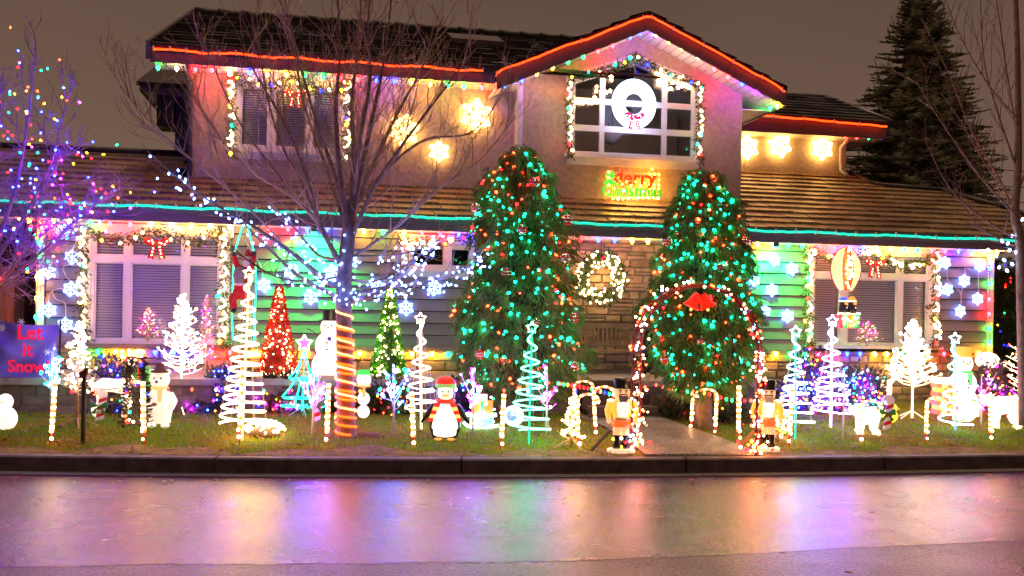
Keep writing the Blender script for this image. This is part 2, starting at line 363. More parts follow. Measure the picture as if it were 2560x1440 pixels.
# fallen leaves
lb = MB(mat('dead_leaf', (.30, .13, .05), .6, .5, 20))
for i in range(420):
    x = random.uniform(-6.5, 7.5); y = dk(x) + .2 + random.random() ** 1.2 * (wally(x) - dk(x) - .25)
    if on_path(x, y) and random.random() < .9: continue
    z = lawn(x, y) + .035; s = random.uniform(.018, .045); a = random.uniform(0, 6.28); t = random.uniform(-.4, .4)
    p = [(s, 0, 0), (.3 * s, .45 * s, .012), (-s, .1 * s, t * s), (-.2 * s, -.5 * s, .01)]
    lb.quad(*[(x + q[0] * math.cos(a) - q[1] * math.sin(a), y + q[0] * math.sin(a) + q[1] * math.cos(a), z + q[2]) for q in p])
tag(lb.build('fallen_leaves'), 'brown and pale fallen leaves scattered over the lawn', 'leaves', kind='stuff')

lr_ = MB(mat('dead_leaf', (.30, .13, .05)))
for i in range(46):
    x = random.uniform(-5, 6); y = dk(x) - .05 - abs(random.gauss(0, 1.1)); s = random.uniform(.02, .045); a = random.uniform(0, 6.28)
    if y < 5: continue
    lr_.quad(*[(x + q[0] * math.cos(a) - q[1] * math.sin(a), y + q[0] * math.sin(a) + q[1] * math.cos(a), .022 + q[2]) for q in [(s, 0, 0), (.3 * s, .45 * s, .012), (-s, .1 * s, 0), (-.2 * s, -.5 * s, .01)]])
tag(lr_.build('road_leaves'), 'wet brown leaves stuck to the road near the kerb', 'leaves', kind='stuff')
# ------------------------------------------------------------------ house
house = thing('house', 'two storey house with stucco gable, lap siding, stone base and shake roofs', 'house', HO, ANG)
HI = lambda name, mb: mb.build(name, house, M=HM)          # builder vertices in house coordinates (u, v, z)
def split_rects(u0, u1, z0, z1, holes):
    us = sorted({u0, u1, *[min(max(h[i], u0), u1) for h in holes for i in (0, 1)]}); zs = sorted({z0, z1, *[min(max(h[i], z0), z1) for h in holes for i in (2, 3)]})
    for a, b_ in zip(us, us[1:]):
        for c, d in zip(zs, zs[1:]):
            m, k = (a + b_) / 2, (c + d) / 2
            if b_ - a > 1e-4 and d - c > 1e-4 and not any(h[0] < m < h[1] and h[2] < k < h[3] for h in holes): yield a, b_, c, d
EZ1 = pw(1280, 546, -.5)[1]; EZ0 = pw(1280, 584, -.5)[1]   # lower fascia top and bottom
SZ = pw(1280, 869, 0)[1]                                    # bottom of siding
SLAB = .73
UL = pw(92, 700, 0)[0]; UR = pw(2482, 700, 0)[0]
def rect(x0, y0, x1, y1, v=0):
    a = pw(x0, (y0 + y1) / 2, v)[0]; b_ = pw(x1, (y0 + y1) / 2, v)[0]; xm = (x0 + x1) / 2
    return [a, b_, pw(xm, y1, v)[1], pw(xm, y0, v)[1]]
W1 = rect(208, 563, 575, 864); W2 = rect(1003, 588, 1185, 694); W3 = rect(2016, 618, 2346, 872)
PL, PR = pw(1362, 700)[0], pw(1722, 700)[0]                  # recessed porch between
# wall cores
sections = [(UL + .02, PL), (PR, UR - .02)]
for (a, c) in sections:
    b = MB(mat('lap_shadow_core', (.03, .025, .025), .9))  # near-black core, paints the lap shadow lines in the gaps between boards
    for r in split_rects(a, c, .2, EZ0 + .1, [W1, W2, W3]): b.bb(r[0], r[1], .02, .2, r[2], r[3])
    HI('wall', b)
# lap siding boards, each its own part
exp = .172
bm_cache = {}
def board(u0, u1, z0, z1):
    b = MB(siding); th = .034
    if z1 - z0 < .03: return
    b.add([(u0, -th, z0), (u1, -th, z0), (u1, -.004, z1), (u0, -.004, z1), (u0, .019, z0), (u1, .019, z0), (u1, .019, z1), (u0, .019, z1)],
          [(0, 1, 2, 3), (0, 4, 5, 1), (0, 3, 7, 4), (1, 5, 6, 2), (3, 2, 6, 7)])
    HI('siding_board', b)
k = 0; z = SZ
while z < EZ0 + .05:
    for (a, c) in sections:
        for h in ([[a, c]] if False else [0]):
            segs = [(a + .1 * (a == sections[0][0]) , c - .1 * (c == sections[1][1]))]
            for w in (W1, W2, W3):
                if w[2] < z + exp * .5 < w[3]:
                    segs = [s for g in segs for s in (((g[0], w[0] - .002), (w[1] + .002, g[1])) if g[0] < w[0] < g[1] else (g,))]
            for s in segs: board(s[0], s[1], z, min(z + exp - .013, EZ0 + .06))
    z += exp
b = MB(trim)
for u in (UL, UR - .1): b.bb(u, u + .1, -.03, .02, SZ - .02, EZ0)
HI('corner_board', b)
b = MB(mat('ledge_stone', (.28, .2, .15), .6, .2, 10, .3))
for (a, c) in sections: b.bb(a - .02, c + .02, -.13, .02, SZ - .055, SZ - .002)
HI('sill_ledge', b)
# stones: foundation rows and porch wall
def stones(parent_name, u0, u1, v, z0, z1, rows, wmin, wmax, holes=()):
    wall_ = MB(mortar); wall_.bb(u0, u1, v + .01, v + .12, z0, z1); host = HI(parent_name, wall_)
    h = (z1 - z0) / rows
    for r_ in range(rows):
        u = u0 + random.uniform(-wmax, 0) * .8
        while u < u1:
            w = random.uniform(wmin, wmax); a, c = max(u, u0), min(u + w, u1); u += w
            if c - a < .05: continue
            hz = h; zz = z0 + r_ * h
            if random.random() < .22 and w > wmin * 1.2:      # two thin stones in place of one
                parts_ = ((zz, zz + h * .48), (zz + h * .48, zz + h))
            else: parts_ = ((zz, zz + h),)
            for (s0, s1) in parts_:
                g = .006; p = random.uniform(.012, .035); bv = .012; J = lambda: random.uniform(-.004, .004)
                x0, x1, y0, y1 = a + g, c - g, s0 + g, s1 - g
                m = MB(stone); o = [(x0 + J(), v + .008, y0 + J()), (x1 + J(), v + .008, y0 + J()), (x1 + J(), v + .008, y1 + J()), (x0 + J(), v + .008, y1 + J())]
                f = [(x0 + bv, v - p, y0 + bv), (x1 - bv, v - p + J(), y0 + bv), (x1 - bv, v - p + J(), y1 - bv), (x0 + bv, v - p + J(), y1 - bv)]
                m.add(o + f, [(0, 1, 5, 4), (1, 2, 6, 5), (2, 3, 7, 6), (3, 0, 4, 7), (4, 5, 6, 7)])
                m.build('stone', host, M=HM)
    return host
stones('stone_base', UL + .02, PL, -.06, SLAB, SZ - .055, 2, .18, .42)
stones('stone_base', PR, UR + .05, -.06, .28, SZ - .055, 6, .16, .40)
stones('porch_wall', PL - .1, PR + .1, .40, SLAB, EZ0 + .1, 17, .16, .44)
b = MB(siding)
b.bb(PL - .02, PL + .06, .2, .40, SLAB, EZ0 + .2); HI('porch_side_wall', b); b = MB(siding); b.bb(PR - .06, PR + .02, .2, .40, SLAB, EZ0 + .2); HI('porch_side_wall', b)
b = MB(soffitm); b.bb(UL - 1.5, UR + 1.6, -.47, .02, EZ0 + .01, EZ0 + .03); b.bb(PL, PR, .02, 1.35, EZ0 + .01, EZ0 + .03); HI('soffit', b)
b = MB(concrete); b.bb(UL - .3, PR + .3, VW + .16, 1.4, SLAB - .06, SLAB); HI('porch_slab', b)
# eaves of the lower roof
b = MB(fascia); b.bb(UL - 1.6, UR + 1.7, -.5, -.47, EZ0, EZ1 - .05); HI('fascia', b)
b = MB(mat('gutter_paint', (.10, .075, .075), .35, .1, 5, spec=.6))
b.bb(UL - 1.6, UR + 1.7, -.585, -.503, EZ1 - .12, EZ1 - .01); HI('gutter', b)
# ---- lower roof
SL = .38
def rp(u, v): return EZ1 + SL * (v + .5)
def roofpix(px, py):
    a, b_ = ray(px, py); lo, hi = 9, 40
    for _ in range(50):
        m = (lo + hi) / 2; w = Vector((a * m, m, 0)) - HO; v_ = w.dot(HV)
        if EYE + b_ * m > rp(0, v_): lo = m
        else: hi = m
    w = Vector((a * lo, lo, 0)) - HO; return w.dot(HU), w.dot(HV)
UW0 = pw(472, 300, 1.0)[0]; UG0 = pw(1295, 300, .7)[0]; UG1 = pw(1853, 400, .7)[0]; UX0 = UG1; UX1 = pw(2115, 380, 3.36)[0]
sil = [roofpix(*q) for q in ((2127, 436), (2186, 465), (2355, 479), (2544, 533), (2680, 590))]
def vmax(u):
    if u < UW0 - .1: return 2.35
    if u < UG0: return 1.05
    if u < UG1: return .75
    if u < UX1: return 3.4
    for (a, b_), (c, d) in zip(sil, sil[1:]):
        if a <= u <= c: return b_ + (d - b_) * (u - a) / (c - a)
    return 3.4 if u < sil[0][0] else -.5
roof = MB(shake_unlit)
us_ = [UL - 1.6, UW0 - .1, UW0 - .0999, UG0, UG0 + .001, UG1, UG1 + .001, UX1] + [s[0] for s in sil]
for a, c in zip(us_, us_[1:]):
    va, vc = vmax(a + 1e-5), vmax(c - 1e-5)
    roof.quad((a, -.5, rp(a, -.5) - .02), (c, -.5, rp(c, -.5) - .02), (c, vc, rp(c, vc) - .02), (a, va, rp(a, va) - .02))
# back slopes of the side ridges so nothing reads hollow
roof.quad((UL - 1.6, 2.35, rp(0, 2.35) - .02), (UW0, 2.35, rp(0, 2.35) - .02), (UW0, 5.2, EZ1 - .3), (UL - 1.6, 5.2, EZ1 - .3))
roof.quad((sil[1][0], sil[1][1], rp(0, sil[1][1]) - .02), (sil[2][0], sil[2][1], rp(0, sil[2][1]) - .02), (sil[4][0], 6.5, EZ1), (UX1, 6.5, EZ1))
lroof = HI('roof', roof)
tw, tl = .37, .30
tiles = []
nrow = int(4.2 / tl)
for r_ in range(nrow):
    v0 = -.56 + r_ * tl; u = UL - 1.6 + (r_ % 2) * tw * .5
    while u < UR + 2:
        w = tw * random.uniform(.82, 1.12); m = u + w / 2
        if v0 + tl * .35 < vmax(m): tiles.append((u, v0, w))
        u += w
vis = [t for t in tiles if -6.3 < t[0] < UR + 1.4 and not (1.28 < 0)]
vis.sort(key=lambda t: (14 + t[1] + t[0] * .19))
n_ind = set(id(t) for t in vis[:295])
def tile_geo(m, u, v0, w, ragged):
    L = tl * 1.12; th = .034; e = random.uniform(-.015, .012); hgt = .036 + random.uniform(-.006, .01)
    v1 = min(v0 + L, max(vmax(u + w / 2), v0 + .1)); g = .005; uu0, uu1 = u + g, u + w - g
    k_ = 3
    vs_ = []
    for i in range(k_ + 1):
        x = uu0 + (uu1 - uu0) * i / k_; ee = e + random.uniform(-.01, .01)
        vs_ += [(x, v0 + ee, rp(0, v0) + hgt), (x, v0 + ee, rp(0, v0) + hgt - th), (x, v1, rp(0, v1) + .004)]
    fs_ = []
    for i in range(k_):
        a = i * 3; fs_ += [(a, a + 3, a + 5, a + 2), (a + 1, a + 4, a + 3, a)]
    fs_ += [(0, 2, 1), (k_ * 3, k_ * 3 + 1, k_ * 3 + 2)]
    m.add(vs_, fs_)
rest = MB(shake)
for t in tiles:
    if id(t) in n_ind:
        m = MB(shake); tile_geo(m, *t, 1); m.build('roof_tile', lroof, M=HM)
    else: tile_geo(rest, *t, 1)
tag(rest.build('roof_tiles', lroof, M=HM), kind='stuff')
# ridge caps on the left ridge and the right hips
b = MB(shake_unlit)
b.tube([(UL - 1.6, 2.38, rp(0, 2.38) + .03), (UW0 - .1, 2.38, rp(0, 2.38) + .03)], .06, 6)
b.build('ridge_cap', lroof, M=HM); b = MB(shake_unlit)
for (s, t) in zip(sil, sil[1:]): b.tube([(s[0], s[1], rp(0, s[1]) + .02), (t[0], t[1], rp(0, t[1]) + .02)], .06, 6)
b.build('ridge_cap', lroof, M=HM)
# ---- upper storey
def trimbox(b, u0, u1, z0, z1, v, w, d): pass
UE1 = pw(1240, 168, .5)[1]; UE0 = pw(1240, 209, .5)[1]; WE1 = UE1
W4 = rect(575, 212, 880, 385, 1.0); W5v = .7
b = MB(stucco)
for r in split_rects(UW0, UG0 + .05, EZ1 + .2, UE0 + .05, [W4]): b.bb(r[0], r[1], 1.0, 1.15, r[2], r[3])
HI('wall', b)
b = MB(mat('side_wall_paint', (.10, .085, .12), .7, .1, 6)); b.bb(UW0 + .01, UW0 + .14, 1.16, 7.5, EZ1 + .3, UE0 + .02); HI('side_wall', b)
# gable wall with pentagon window opening
def g(px, py, v=.7): return pw(px, py, v)
gA, gL, gR = pw(1621, 34, .2), pw(1243, 178, .2), pw(1966, 229, .2)
sl_g = ((gA[1] - gL[1]) / (gA[0] - gL[0]) + (gA[1] - gR[1]) / (gR[0] - gA[0])) / 2
def gz(u): return gA[1] - abs(u - gA[0]) * sl_g
FD = .25
wu0, wu1 = g(1432, 300)[0], g(1733, 300)[0]; wz0 = g(1580, 393)[1]
wzl, wzr, wum, wza = g(1432, 205)[1], g(1733, 222)[1], g(1588, 158)[0], g(1588, 158)[1]
wzs = (wzl + wzr) / 2; 
def wtop(u): return wzs + (wza - wzs) * (1 - abs(u - wum) / ((wu1 - wu0) / 2))
b = MB(stucco); base = EZ1 + .15
def colm(u0, u1, z0f, z1f):
    vs_ = [(u0, .7, z0f(u0)), (u1, .7, z0f(u1)), (u1, .7, z1f(u1)), (u0, .7, z1f(u0))]; vs_ += [(x, .85, z) for x, _, z in vs_]
    b.add(vs_, [(0, 1, 2, 3), (7, 6, 5, 4), (0, 4, 5, 1), (2, 6, 7, 3), (1, 5, 6, 2), (0, 3, 7, 4)])
top = lambda u: gz(u) - FD + .04
us_ = sorted([UG0, wu0, wum, wu1, UG1, gA[0]])
for a, c in zip(us_, us_[1:]):
    m = (a + c) / 2
    if wu0 < m < wu1: colm(a, c, lambda u: base, lambda u: wz0); colm(a, c, wtop, top)
    else: colm(a, c, lambda u: base, top)
b.bb(UG1 - .15, UG1, .851, 5, base, gz(UG1) - FD); b.bb(UG0, UG0 + .12, .851, 1.3, base, gz(UG0) - FD)
HI('gable_wall', b)
b = MB(trim); b.bb(UG0 - .02, UG0 + .07, .675, .70, base, gz(UG0) - FD); HI('corner_board', b)
# gable roof
def rake(b, u0, u1, v0, v1, dz0, dz1):
    z = lambda u: gz(u)
    vs_ = [(u0, v0, z(u0) + dz0), (u1, v0, z(u1) + dz0), (u1, v0, z(u1) + dz1), (u0, v0, z(u0) + dz1)]; vs_ += [(x, v1, q) for x, _, q in vs_]
    b.add(vs_, [(0, 1, 2, 3), (7, 6, 5, 4), (0, 4, 5, 1), (2, 6, 7, 3), (1, 5, 6, 2), (0, 3, 7, 4)])
for (a, c) in ((gL[0], gA[0]), (gA[0], gR[0])):
    b = MB(fascia); rake(b, a, c, .2, .23, -FD, -.02); HI('barge_board', b)
    b = MB(soffitm); rake(b, a, c, .232, 5.4, -FD + .03, -FD + .05)
    HI('soffit', b)
    b = MB(shake_unlit); rake(b, a - .0, c + .0, .17, 5.4, -.018, .03); 
    n_ = 8
    for i in range(n_):      # courses
        d = (c - a) / n_; ua = a + d * i; 
        for s in range(14):
            vv = .165 + s * .36; lo_, hi_ = (ua, ua + d) if a < gA[0] - .1 and c <= gA[0] + .01 else (ua + d, ua)
            b.quad((lo_, vv, gz(lo_) + .065 + random.uniform(0, .012)), (hi_, vv, gz(hi_) + .035), (hi_, vv + .35, gz(hi_) + .035), (lo_, vv + .35, gz(lo_) + .065))
        b.quad((lo_, .165, gz(lo_) + .03), (lo_, 5.2, gz(lo_) + .03), (lo_, 5.2, gz(lo_) + .065), (lo_, .165, gz(lo_) + .065))
    HI('gable_roof', b)
b = MB(mat('soffit_groove', (.25, .22, .2), .8, .1, 5))
for i in range(20):
    u = gA[0] + (gR[0] - gA[0]) * (i + .5) / 20; b.bb(u - .004, u + .004, .24, .69, gz(u) - FD + .026, gz(u) - FD + .031)
HI('soffit_groove', b)
b = MB(fascia); b.bb(gR[0] - .03, gR[0], .232, 3.0, gz(gR[0]) - FD, gz(gR[0]) - .03); HI('fascia', b)
b = MB(soffitm); b.bb(UG1 + .001, gR[0] - .03, .7, 3.36, gz(gR[0]) - FD + .02, gz(gR[0]) - FD + .035); HI('soffit', b)
# main upper roof
MU0 = pw(376, 125, .5)[0]
def mz(v): return UE1 + .40 * (v - .5)
RV = 4.9
b = MB(fascia); b.bb(MU0 + .0, gL[0] + .02, .5, .53, UE0, UE1 - .03); HI('fascia', b)
b = MB(soffitm); b.bb(MU0 + .04, UG0, .53, 1.0, UE0 + .015, UE0 + .03); HI('soffit', b)
b = MB(mat('gutter_paint_dark', (.05, .04, .045), .4)); b.bb(MU0, gL[0] - .01, .42, .497, UE1 - .1, UE1); HI('gutter', b)
b = MB(shake_unlit)
b.add([(MU0, .45, mz(.45) - .05), (gA[0], .45, mz(.45) - .05), (gA[0], RV, mz(RV) - .05), (MU0, RV, mz(RV) - .05)], [(0, 1, 2, 3)]); 
b.quad((MU0, RV, mz(RV) - .05), (gA[0] + 2.2, RV, mz(RV) - .05), (gA[0] + 2.2, 9.3, UE1), (MU0, 9.3, UE1))
mroof = HI('upper_roof', b)
for i in range(14):
    v0 = .42 + i * .325
    m = MB(shake_unlit); seg = 26; lo_ = MU0
    for s in range(seg):
        ua = MU0 + (gA[0] + .3 - MU0) * s / seg; ub = MU0 + (gA[0] + .3 - MU0) * (s + 1) / seg - .008
        j = random.uniform(-.012, .012); hz = .045 + random.uniform(-.01, .012)
        m.add([(ua, v0 + j, mz(v0) + hz), (ub, v0 + j, mz(v0) + hz), (ub, v0 + .36, mz(v0 + .36) + .005), (ua, v0 + .36, mz(v0 + .36) + .005), (ua, v0 + j, mz(v0) + hz - .04), (ub, v0 + j, mz(v0) + hz - .04)], [(0, 1, 2, 3), (4, 5, 1, 0)])
    m.build('tile_course', mroof, M=HM)
b = MB(shake_unlit)
uu = MU0
while uu < gA[0] + .4:
    w = .42; b.tube([(uu, RV, mz(RV) + .045), (uu + w, RV, mz(RV) + .02)], .085, 6); uu += w * .98
b.build('ridge_cap', mroof, M=HM)
b = MB(fascia)     # verge board on the left gable end
b.add([(MU0 - .05, .42, mz(.42) - .20), (MU0, .42, mz(.42) - .20), (MU0, .42, mz(.42) + .06), (MU0 - .05, .42, mz(.42) + .06),
       (MU0 - .05, RV, mz(RV) - .20), (MU0, RV, mz(RV) - .20), (MU0, RV, mz(RV) + .10), (MU0 - .05, RV, mz(RV) + .10)],
      [(0, 1, 2, 3), (7, 6, 5, 4), (0, 4, 5, 1), (2, 6, 7, 3), (1, 5, 6, 2), (0, 3, 7, 4)])
HI('barge_board', b)
# skylight on the upper roof
u0, z_ = pw(1125, 88, 3.4); 
b = MB(fascia); 
b.add([(u0, 3.1, mz(3.1) + .10), (u0 + .95, 3.1, mz(3.1) + .10), (u0 + .95, 3.9, mz(3.9) + .10), (u0, 3.9, mz(3.9) + .10), (u0, 3.1, mz(3.1)), (u0 + .95, 3.1, mz(3.1)), (u0 + .95, 3.9, mz(3.9)), (u0, 3.9, mz(3.9))],
      [(0, 1, 2, 3), (4, 5, 1, 0), (5, 6, 2, 1), (7, 4, 0, 3)])
HI('skylight', b)
# rear wing at the left, seen past the gable end
RVv = 5.0
r0, r1 = pw(349, 205, RVv), pw(500, 236, RVv)
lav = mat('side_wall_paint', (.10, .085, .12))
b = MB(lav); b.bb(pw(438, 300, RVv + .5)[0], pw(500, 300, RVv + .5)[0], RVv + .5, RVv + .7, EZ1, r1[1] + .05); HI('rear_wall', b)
b = MB(fascia); b.bb(r0[0], r1[0], RVv, RVv + .04, r1[1], r0[1]); b.bb(r0[0], r0[0] + .04, RVv + .041, RVv + 3, r1[1], r0[1]); HI('fascia', b)
b = MB(shake_unlit); b.add([(r0[0] - .05, RVv - .05, r0[1]), (r1[0], RVv - .05, r0[1]), (r1[0], RVv + 2.5, r0[1] + 1.0), (r0[0] - .05, RVv + 2.5, r0[1] + 1.0), (r0[0] - .05, RVv - .05, r0[1] - .08), (r1[0], RVv - .05, r0[1] - .08)], [(0, 1, 2, 3), (4, 5, 1, 0)]); HI('rear_roof', b)
b = MB(soffitm); b.bb(r0[0] + .05, r1[0], RVv + .045, RVv + 2.6, r1[1] + .02, r1[1] + .03); HI('soffit', b)
q0, q1 = pw(397, 236, RVv + .3), pw(437, 317, RVv + .3)
b = MB(lav); b.bb(q0[0] + .05, q1[0] - .02, RVv + .32, RVv + .9, q1[1] + .04, q0[1]); HI('bay', b)
b = MB(mat('bay_trim', (.02, .015, .02), .5)); b.bb(q0[0] - .03, q0[0] + .05, RVv + .28, RVv + .9, q1[1], q0[1]); b.bb(q0[0] + .05, q1[0], RVv + .28, RVv + .9, q1[1], q1[1] + .038); HI('bay_frame', b)
# right wing
b = MB(stucco); b.bb(UG1 - .1, UX1, 3.36, 3.5, rp(0, 3.2) - .1, WE1 - .2); b.bb(UX1 - .12, UX1, 3.501, 7, rp(0, 3.2), WE1 - .2); HI('wing_wall', b)
XE = pw(2218, 318, 2.86)
WZ0 = pw(2100, 341, 2.86)[1]; WZ1 = pw(2100, 303, 2.86)[1]
b = MB(fascia); b.bb(UG1 + .0, XE[0], 2.86, 2.89, WZ0, WZ1 - .02); b.bb(XE[0] - .03, XE[0], 2.891, 7, WZ0, WZ1 - .02); HI('fascia', b)
b = MB(soffitm); b.bb(UG1, XE[0] - .03, 2.891, 3.36, WZ0 + .012, WZ0 + .03); HI('soffit', b)
def wingpix(px, py):
    a, b_ = ray(px, py); lo, hi = 12, 40
    for _ in range(50):
        m = (lo + hi) / 2; w = Vector((a * m, m, 0)) - HO
        if EYE + b_ * m > WZ1 + .4 * (w.dot(HV) - 2.86): lo = m
        else: hi = m
    w = Vector((a * lo, lo, 0)) - HO; return w.dot(HU), w.dot(HV), EYE + b_ * lo
k1, k2 = wingpix(1800, 229), wingpix(2062, 243)
b = MB(shake_unlit); b.quad((UG1 - .3, 2.8, WZ1), (XE[0] + .03, 2.8, WZ1), k2, k1); b.quad((XE[0] + .03, 2.8, WZ1), (XE[0] + .03, 9, WZ1), k2)
wr = HI('wing_roof', b)
for i in range(int((k2[1] - 2.8) / .33)):
    v0 = 2.78 + i * .33; t = (v0 - 2.8) / (k2[1] - 2.8); ue = XE[0] + .05 + (k2[0] - XE[0]) * t; m = MB(shake_unlit)
    for s in range(12):
        ua = UG1 - .3 + (ue - UG1 + .3) * s / 12; ub = UG1 - .3 + (ue - UG1 + .3) * (s + 1) / 12 - .006; zz = WZ1 + .4 * (v0 - 2.8); hz = .05 + random.uniform(-.01, .01)
        m.add([(ua, v0, zz + hz), (ub, v0, zz + hz), (ub, v0 + .34, zz + .15), (ua, v0 + .34, zz + .15), (ua, v0, zz), (ub, v0, zz)], [(0, 1, 2, 3), (4, 5, 1, 0)])
    m.build('tile_course', wr, M=HM)
b = MB(fascia); b.tube([(XE[0] + .03, 2.8, WZ1 + .04), k2], .06, 6); b.tube([k1, k2], .06, 6); b.build('ridge_cap', wr, M=HM)
b = MB(trim); x_ = pw(2098, 380, 3.36)[0]; b.tube([(x_, 3.0, WZ0 + .02), (x_, 3.3, WZ0 - .14), (x_, 3.3, rp(0, 3.3) + .1), (x_ + .02, 3.1, rp(0, 3.1) + .06)], .035, 8); HI('downpipe', b)
b = MB(lav); x_ = UW0 + .03; b.tube([(x_, .6, UE0), (x_, .95, UE0 - .2), (x_, .95, EZ1 + .6)], .035, 8); HI('downpipe', b)
# ---- windows
def window(R_, v, cols, rows, head=.13, side=.09, sill=.12, blinds=True, recess=.06, trimw=None):
    """R_ opening rect; cols/rows: list of (a, b) pane ranges in fractions of the rect"""
    u0, u1, z0, z1 = R_; b = MB(trim); t = side
    b.bb(u0 - t, u0, v - .04, v + .0, z0, z1); b.bb(u1, u1 + t, v - .04, v + .0, z0, z1)
    b.bb(u0 - t - .04, u1 + t + .04, v - .06, v, z1 + .001, z1 + head); b.bb(u0 - t - .04, u1 + t + .04, v - .09, v + .0, z0 - .05, z0 - .001); b.bb(u0 - t, u1 + t, v - .04, v, z0 - sill, z0 - .051)
    wdw = HI('window', b)
    panes = [(u0 + (u1 - u0) * c[0], u0 + (u1 - u0) * c[1], z0 + (z1 - z0) * r_[0], z0 + (z1 - z0) * r_[1]) for c in cols for r_ in rows]
    fr = MB(trim)
    for q in split_rects(u0, u1, z0, z1, panes): fr.bb(q[0], q[1], v - .012, v + .06, q[2], q[3])
    for (a, c, d, e) in panes:
        for (x0, x1, y0, y1) in ((a, a + .02, d, e), (c - .02, c, d, e), (a + .02, c - .02, d, d + .02), (a + .02, c - .02, e - .02, e)): fr.bb(x0, x1, v + .01, v + .045, y0, y1)
    fr.build('window_frame', wdw, M=HM)
    for (a, c, d, e) in panes:
        m = MB(gl); m.quad((a, v + .03, d), (c, v + .03, d), (c, v + .03, e), (a, v + .03, e)); m.build('pane', wdw, M=HM)
        if blinds:
            m = MB(blindm); n_ = max(4, int((e - d) / .036))
            for i in range(n_):
                zz = d + (e - d) * (i + .5) / n_; ww = random.uniform(-.0015, .0015); m.quad((a + .003, v + .066, zz - .0150), (c - .003, v + .066, zz - .0150 + ww), (c - .003, v + .078, zz + .0150 + ww), (a + .003, v + .078, zz + .0150))
            for x in (a + (c - a) * .2, a + (c - a) * .8): m.tube([(x, v + .068, d), (x, v + .068, e)], .002, 3)
            tag(m.build('blinds', wdw, M=HM), kind='stuff')
    m = MB(dark); m.bb(u0 - .05, u1 + .05, v + .5, v + .52, z0 - .05, z1 + .05); m.build('room', wdw, M=HM)
    return wdw
def fr_(v, a, b_): return (v - a) / (b_ - a)
def cols_px(R_px, L): return [(fr_(a, R_px[0], R_px[1]), fr_(c, R_px[0], R_px[1])) for a, c in L]
def shrink(r, s, h, l): return [r[0] + s, r[1] - s, r[2] + l, r[3] - h]
window(shrink(W1, .1, .14, .05), 0, cols_px((225, 556), [(233, 307), (323, 451), (468, 545)]), [(0.02, .74), (.80, .985)], head=.14, side=.098, sill=.052)
window(shrink(W2, .05, .13, .13), 0, cols_px((1012, 1176), [(1030, 1110), (1126, 1174)]), [(.1, .85)], head=.13, side=.05, sill=.13, blinds=False)
window(shrink(W3, .1, .14, .05), 0, cols_px((2033, 2330), [(2037, 2100), (2118, 2240), (2254, 2316)]), [(.02, .74), (.80, .985)], head=.14, side=.098, sill=.052)
window(shrink(W4, .09, .02, .04), 1.0, cols_px((590, 862), [(601, 668), (685, 762), (778, 845)]), [(.06, .95)], head=.16, side=.09, sill=.14)
# gable window (pentagon)
b = MB(trim); v = .7; ov = .09
def strip(b, pts, w, v0, v1):      # mitred strip under/over a polyline in (u, z)
    for (a, c) in zip(pts, pts[1:]):
        b.add([(a[0], v0, a[1]), (c[0], v0, c[1]), (c[0], v0, c[1] + w), (a[0], v0, a[1] + w), (a[0], v1, a[1]), (c[0], v1, c[1]), (c[0], v1, c[1] + w), (a[0], v1, a[1] + w)],
              [(0, 1, 2, 3), (7, 6, 5, 4), (0, 4, 5, 1), (2, 6, 7, 3), (1, 5, 6, 2), (0, 3, 7, 4)])
strip(b, [(wu0 - ov - .04, wtop(wu0 - ov)), (wum, wza), (wu1 + ov + .04, wtop(wu1 + ov))], .13, v - .06, v)
b.bb(wu0 - ov, wu0, v - .04, v, wz0, wtop(wu0) - .03); b.bb(wu1, wu1 + ov, v - .04, v, wz0, wtop(wu1) - .03)
b.bb(wu0 - ov - .05, wu1 + ov + .05, v - .10, v, wz0 - .05, wz0); b.bb(wu0 - ov, wu1 + ov, v - .04, v, wz0 - .16, wz0 - .051)
gw = HI('window', b)
rows_z = [(g(1580, 384)[1], g(1580, 334)[1]), (g(1580, 319)[1], g(1580, 266)[1])]; tz0 = g(1580, 252)[1]
cols_u = [(g(1437, 300)[0], g(1499, 300)[0]), (g(1511, 300)[0], g(1655, 300)[0]), (g(1667, 300)[0], g(1728, 300)[0])]
fr = MB(trim); holes = [(c[0], c[1], r_[0], r_[1]) for c in cols_u for r_ in rows_z]
for q in split_rects(wu0, wu1, wz0, tz0, holes): fr.bb(q[0], q[1], v - .012, v + .06, q[2], q[3])
strip(fr, [(wu0, wtop(wu0) - .04), (wum, wza - .04), (wu1, wtop(wu1) - .04)], .04, v - .012, v + .06)
for (x0, x1) in ((wu0, cols_u[0][0]), (cols_u[0][1], cols_u[1][0]), (cols_u[1][1], cols_u[2][0]), (cols_u[2][1], wu1)):
    fr.add([(x0, v - .012, tz0), (x1, v - .012, tz0), (x1, v - .012, wtop(x1) - .04), (x0, v - .012, wtop(x0) - .04), (x0, v + .06, tz0), (x1, v + .06, tz0), (x1, v + .06, wtop(x1) - .04), (x0, v + .06, wtop(x0) - .04)], [(0, 1, 2, 3), (7, 6, 5, 4), (1, 5, 6, 2), (0, 3, 7, 4)])
fr.build('window_frame', gw, M=HM)
for h in holes: m = MB(gl); m.quad((h[0], v + .03, h[2]), (h[1], v + .03, h[2]), (h[1], v + .03, h[3]), (h[0], v + .03, h[3])); m.build('pane', gw, M=HM)
for c in cols_u:
    m = MB(gl); ps = [(c[0], v + .03, tz0), (c[1], v + .03, tz0), (c[1], v + .03, wtop(c[1]) - .04)] + ([(wum, v + .03, wza - .04)] if c[0] < wum < c[1] else []) + [(c[0], v + .03, wtop(c[0]) - .04)]
    m.quad(*ps); m.build('pane', gw, M=HM)
room = mat('room_paint', (.42, .29, .18), .8, .1, 3)
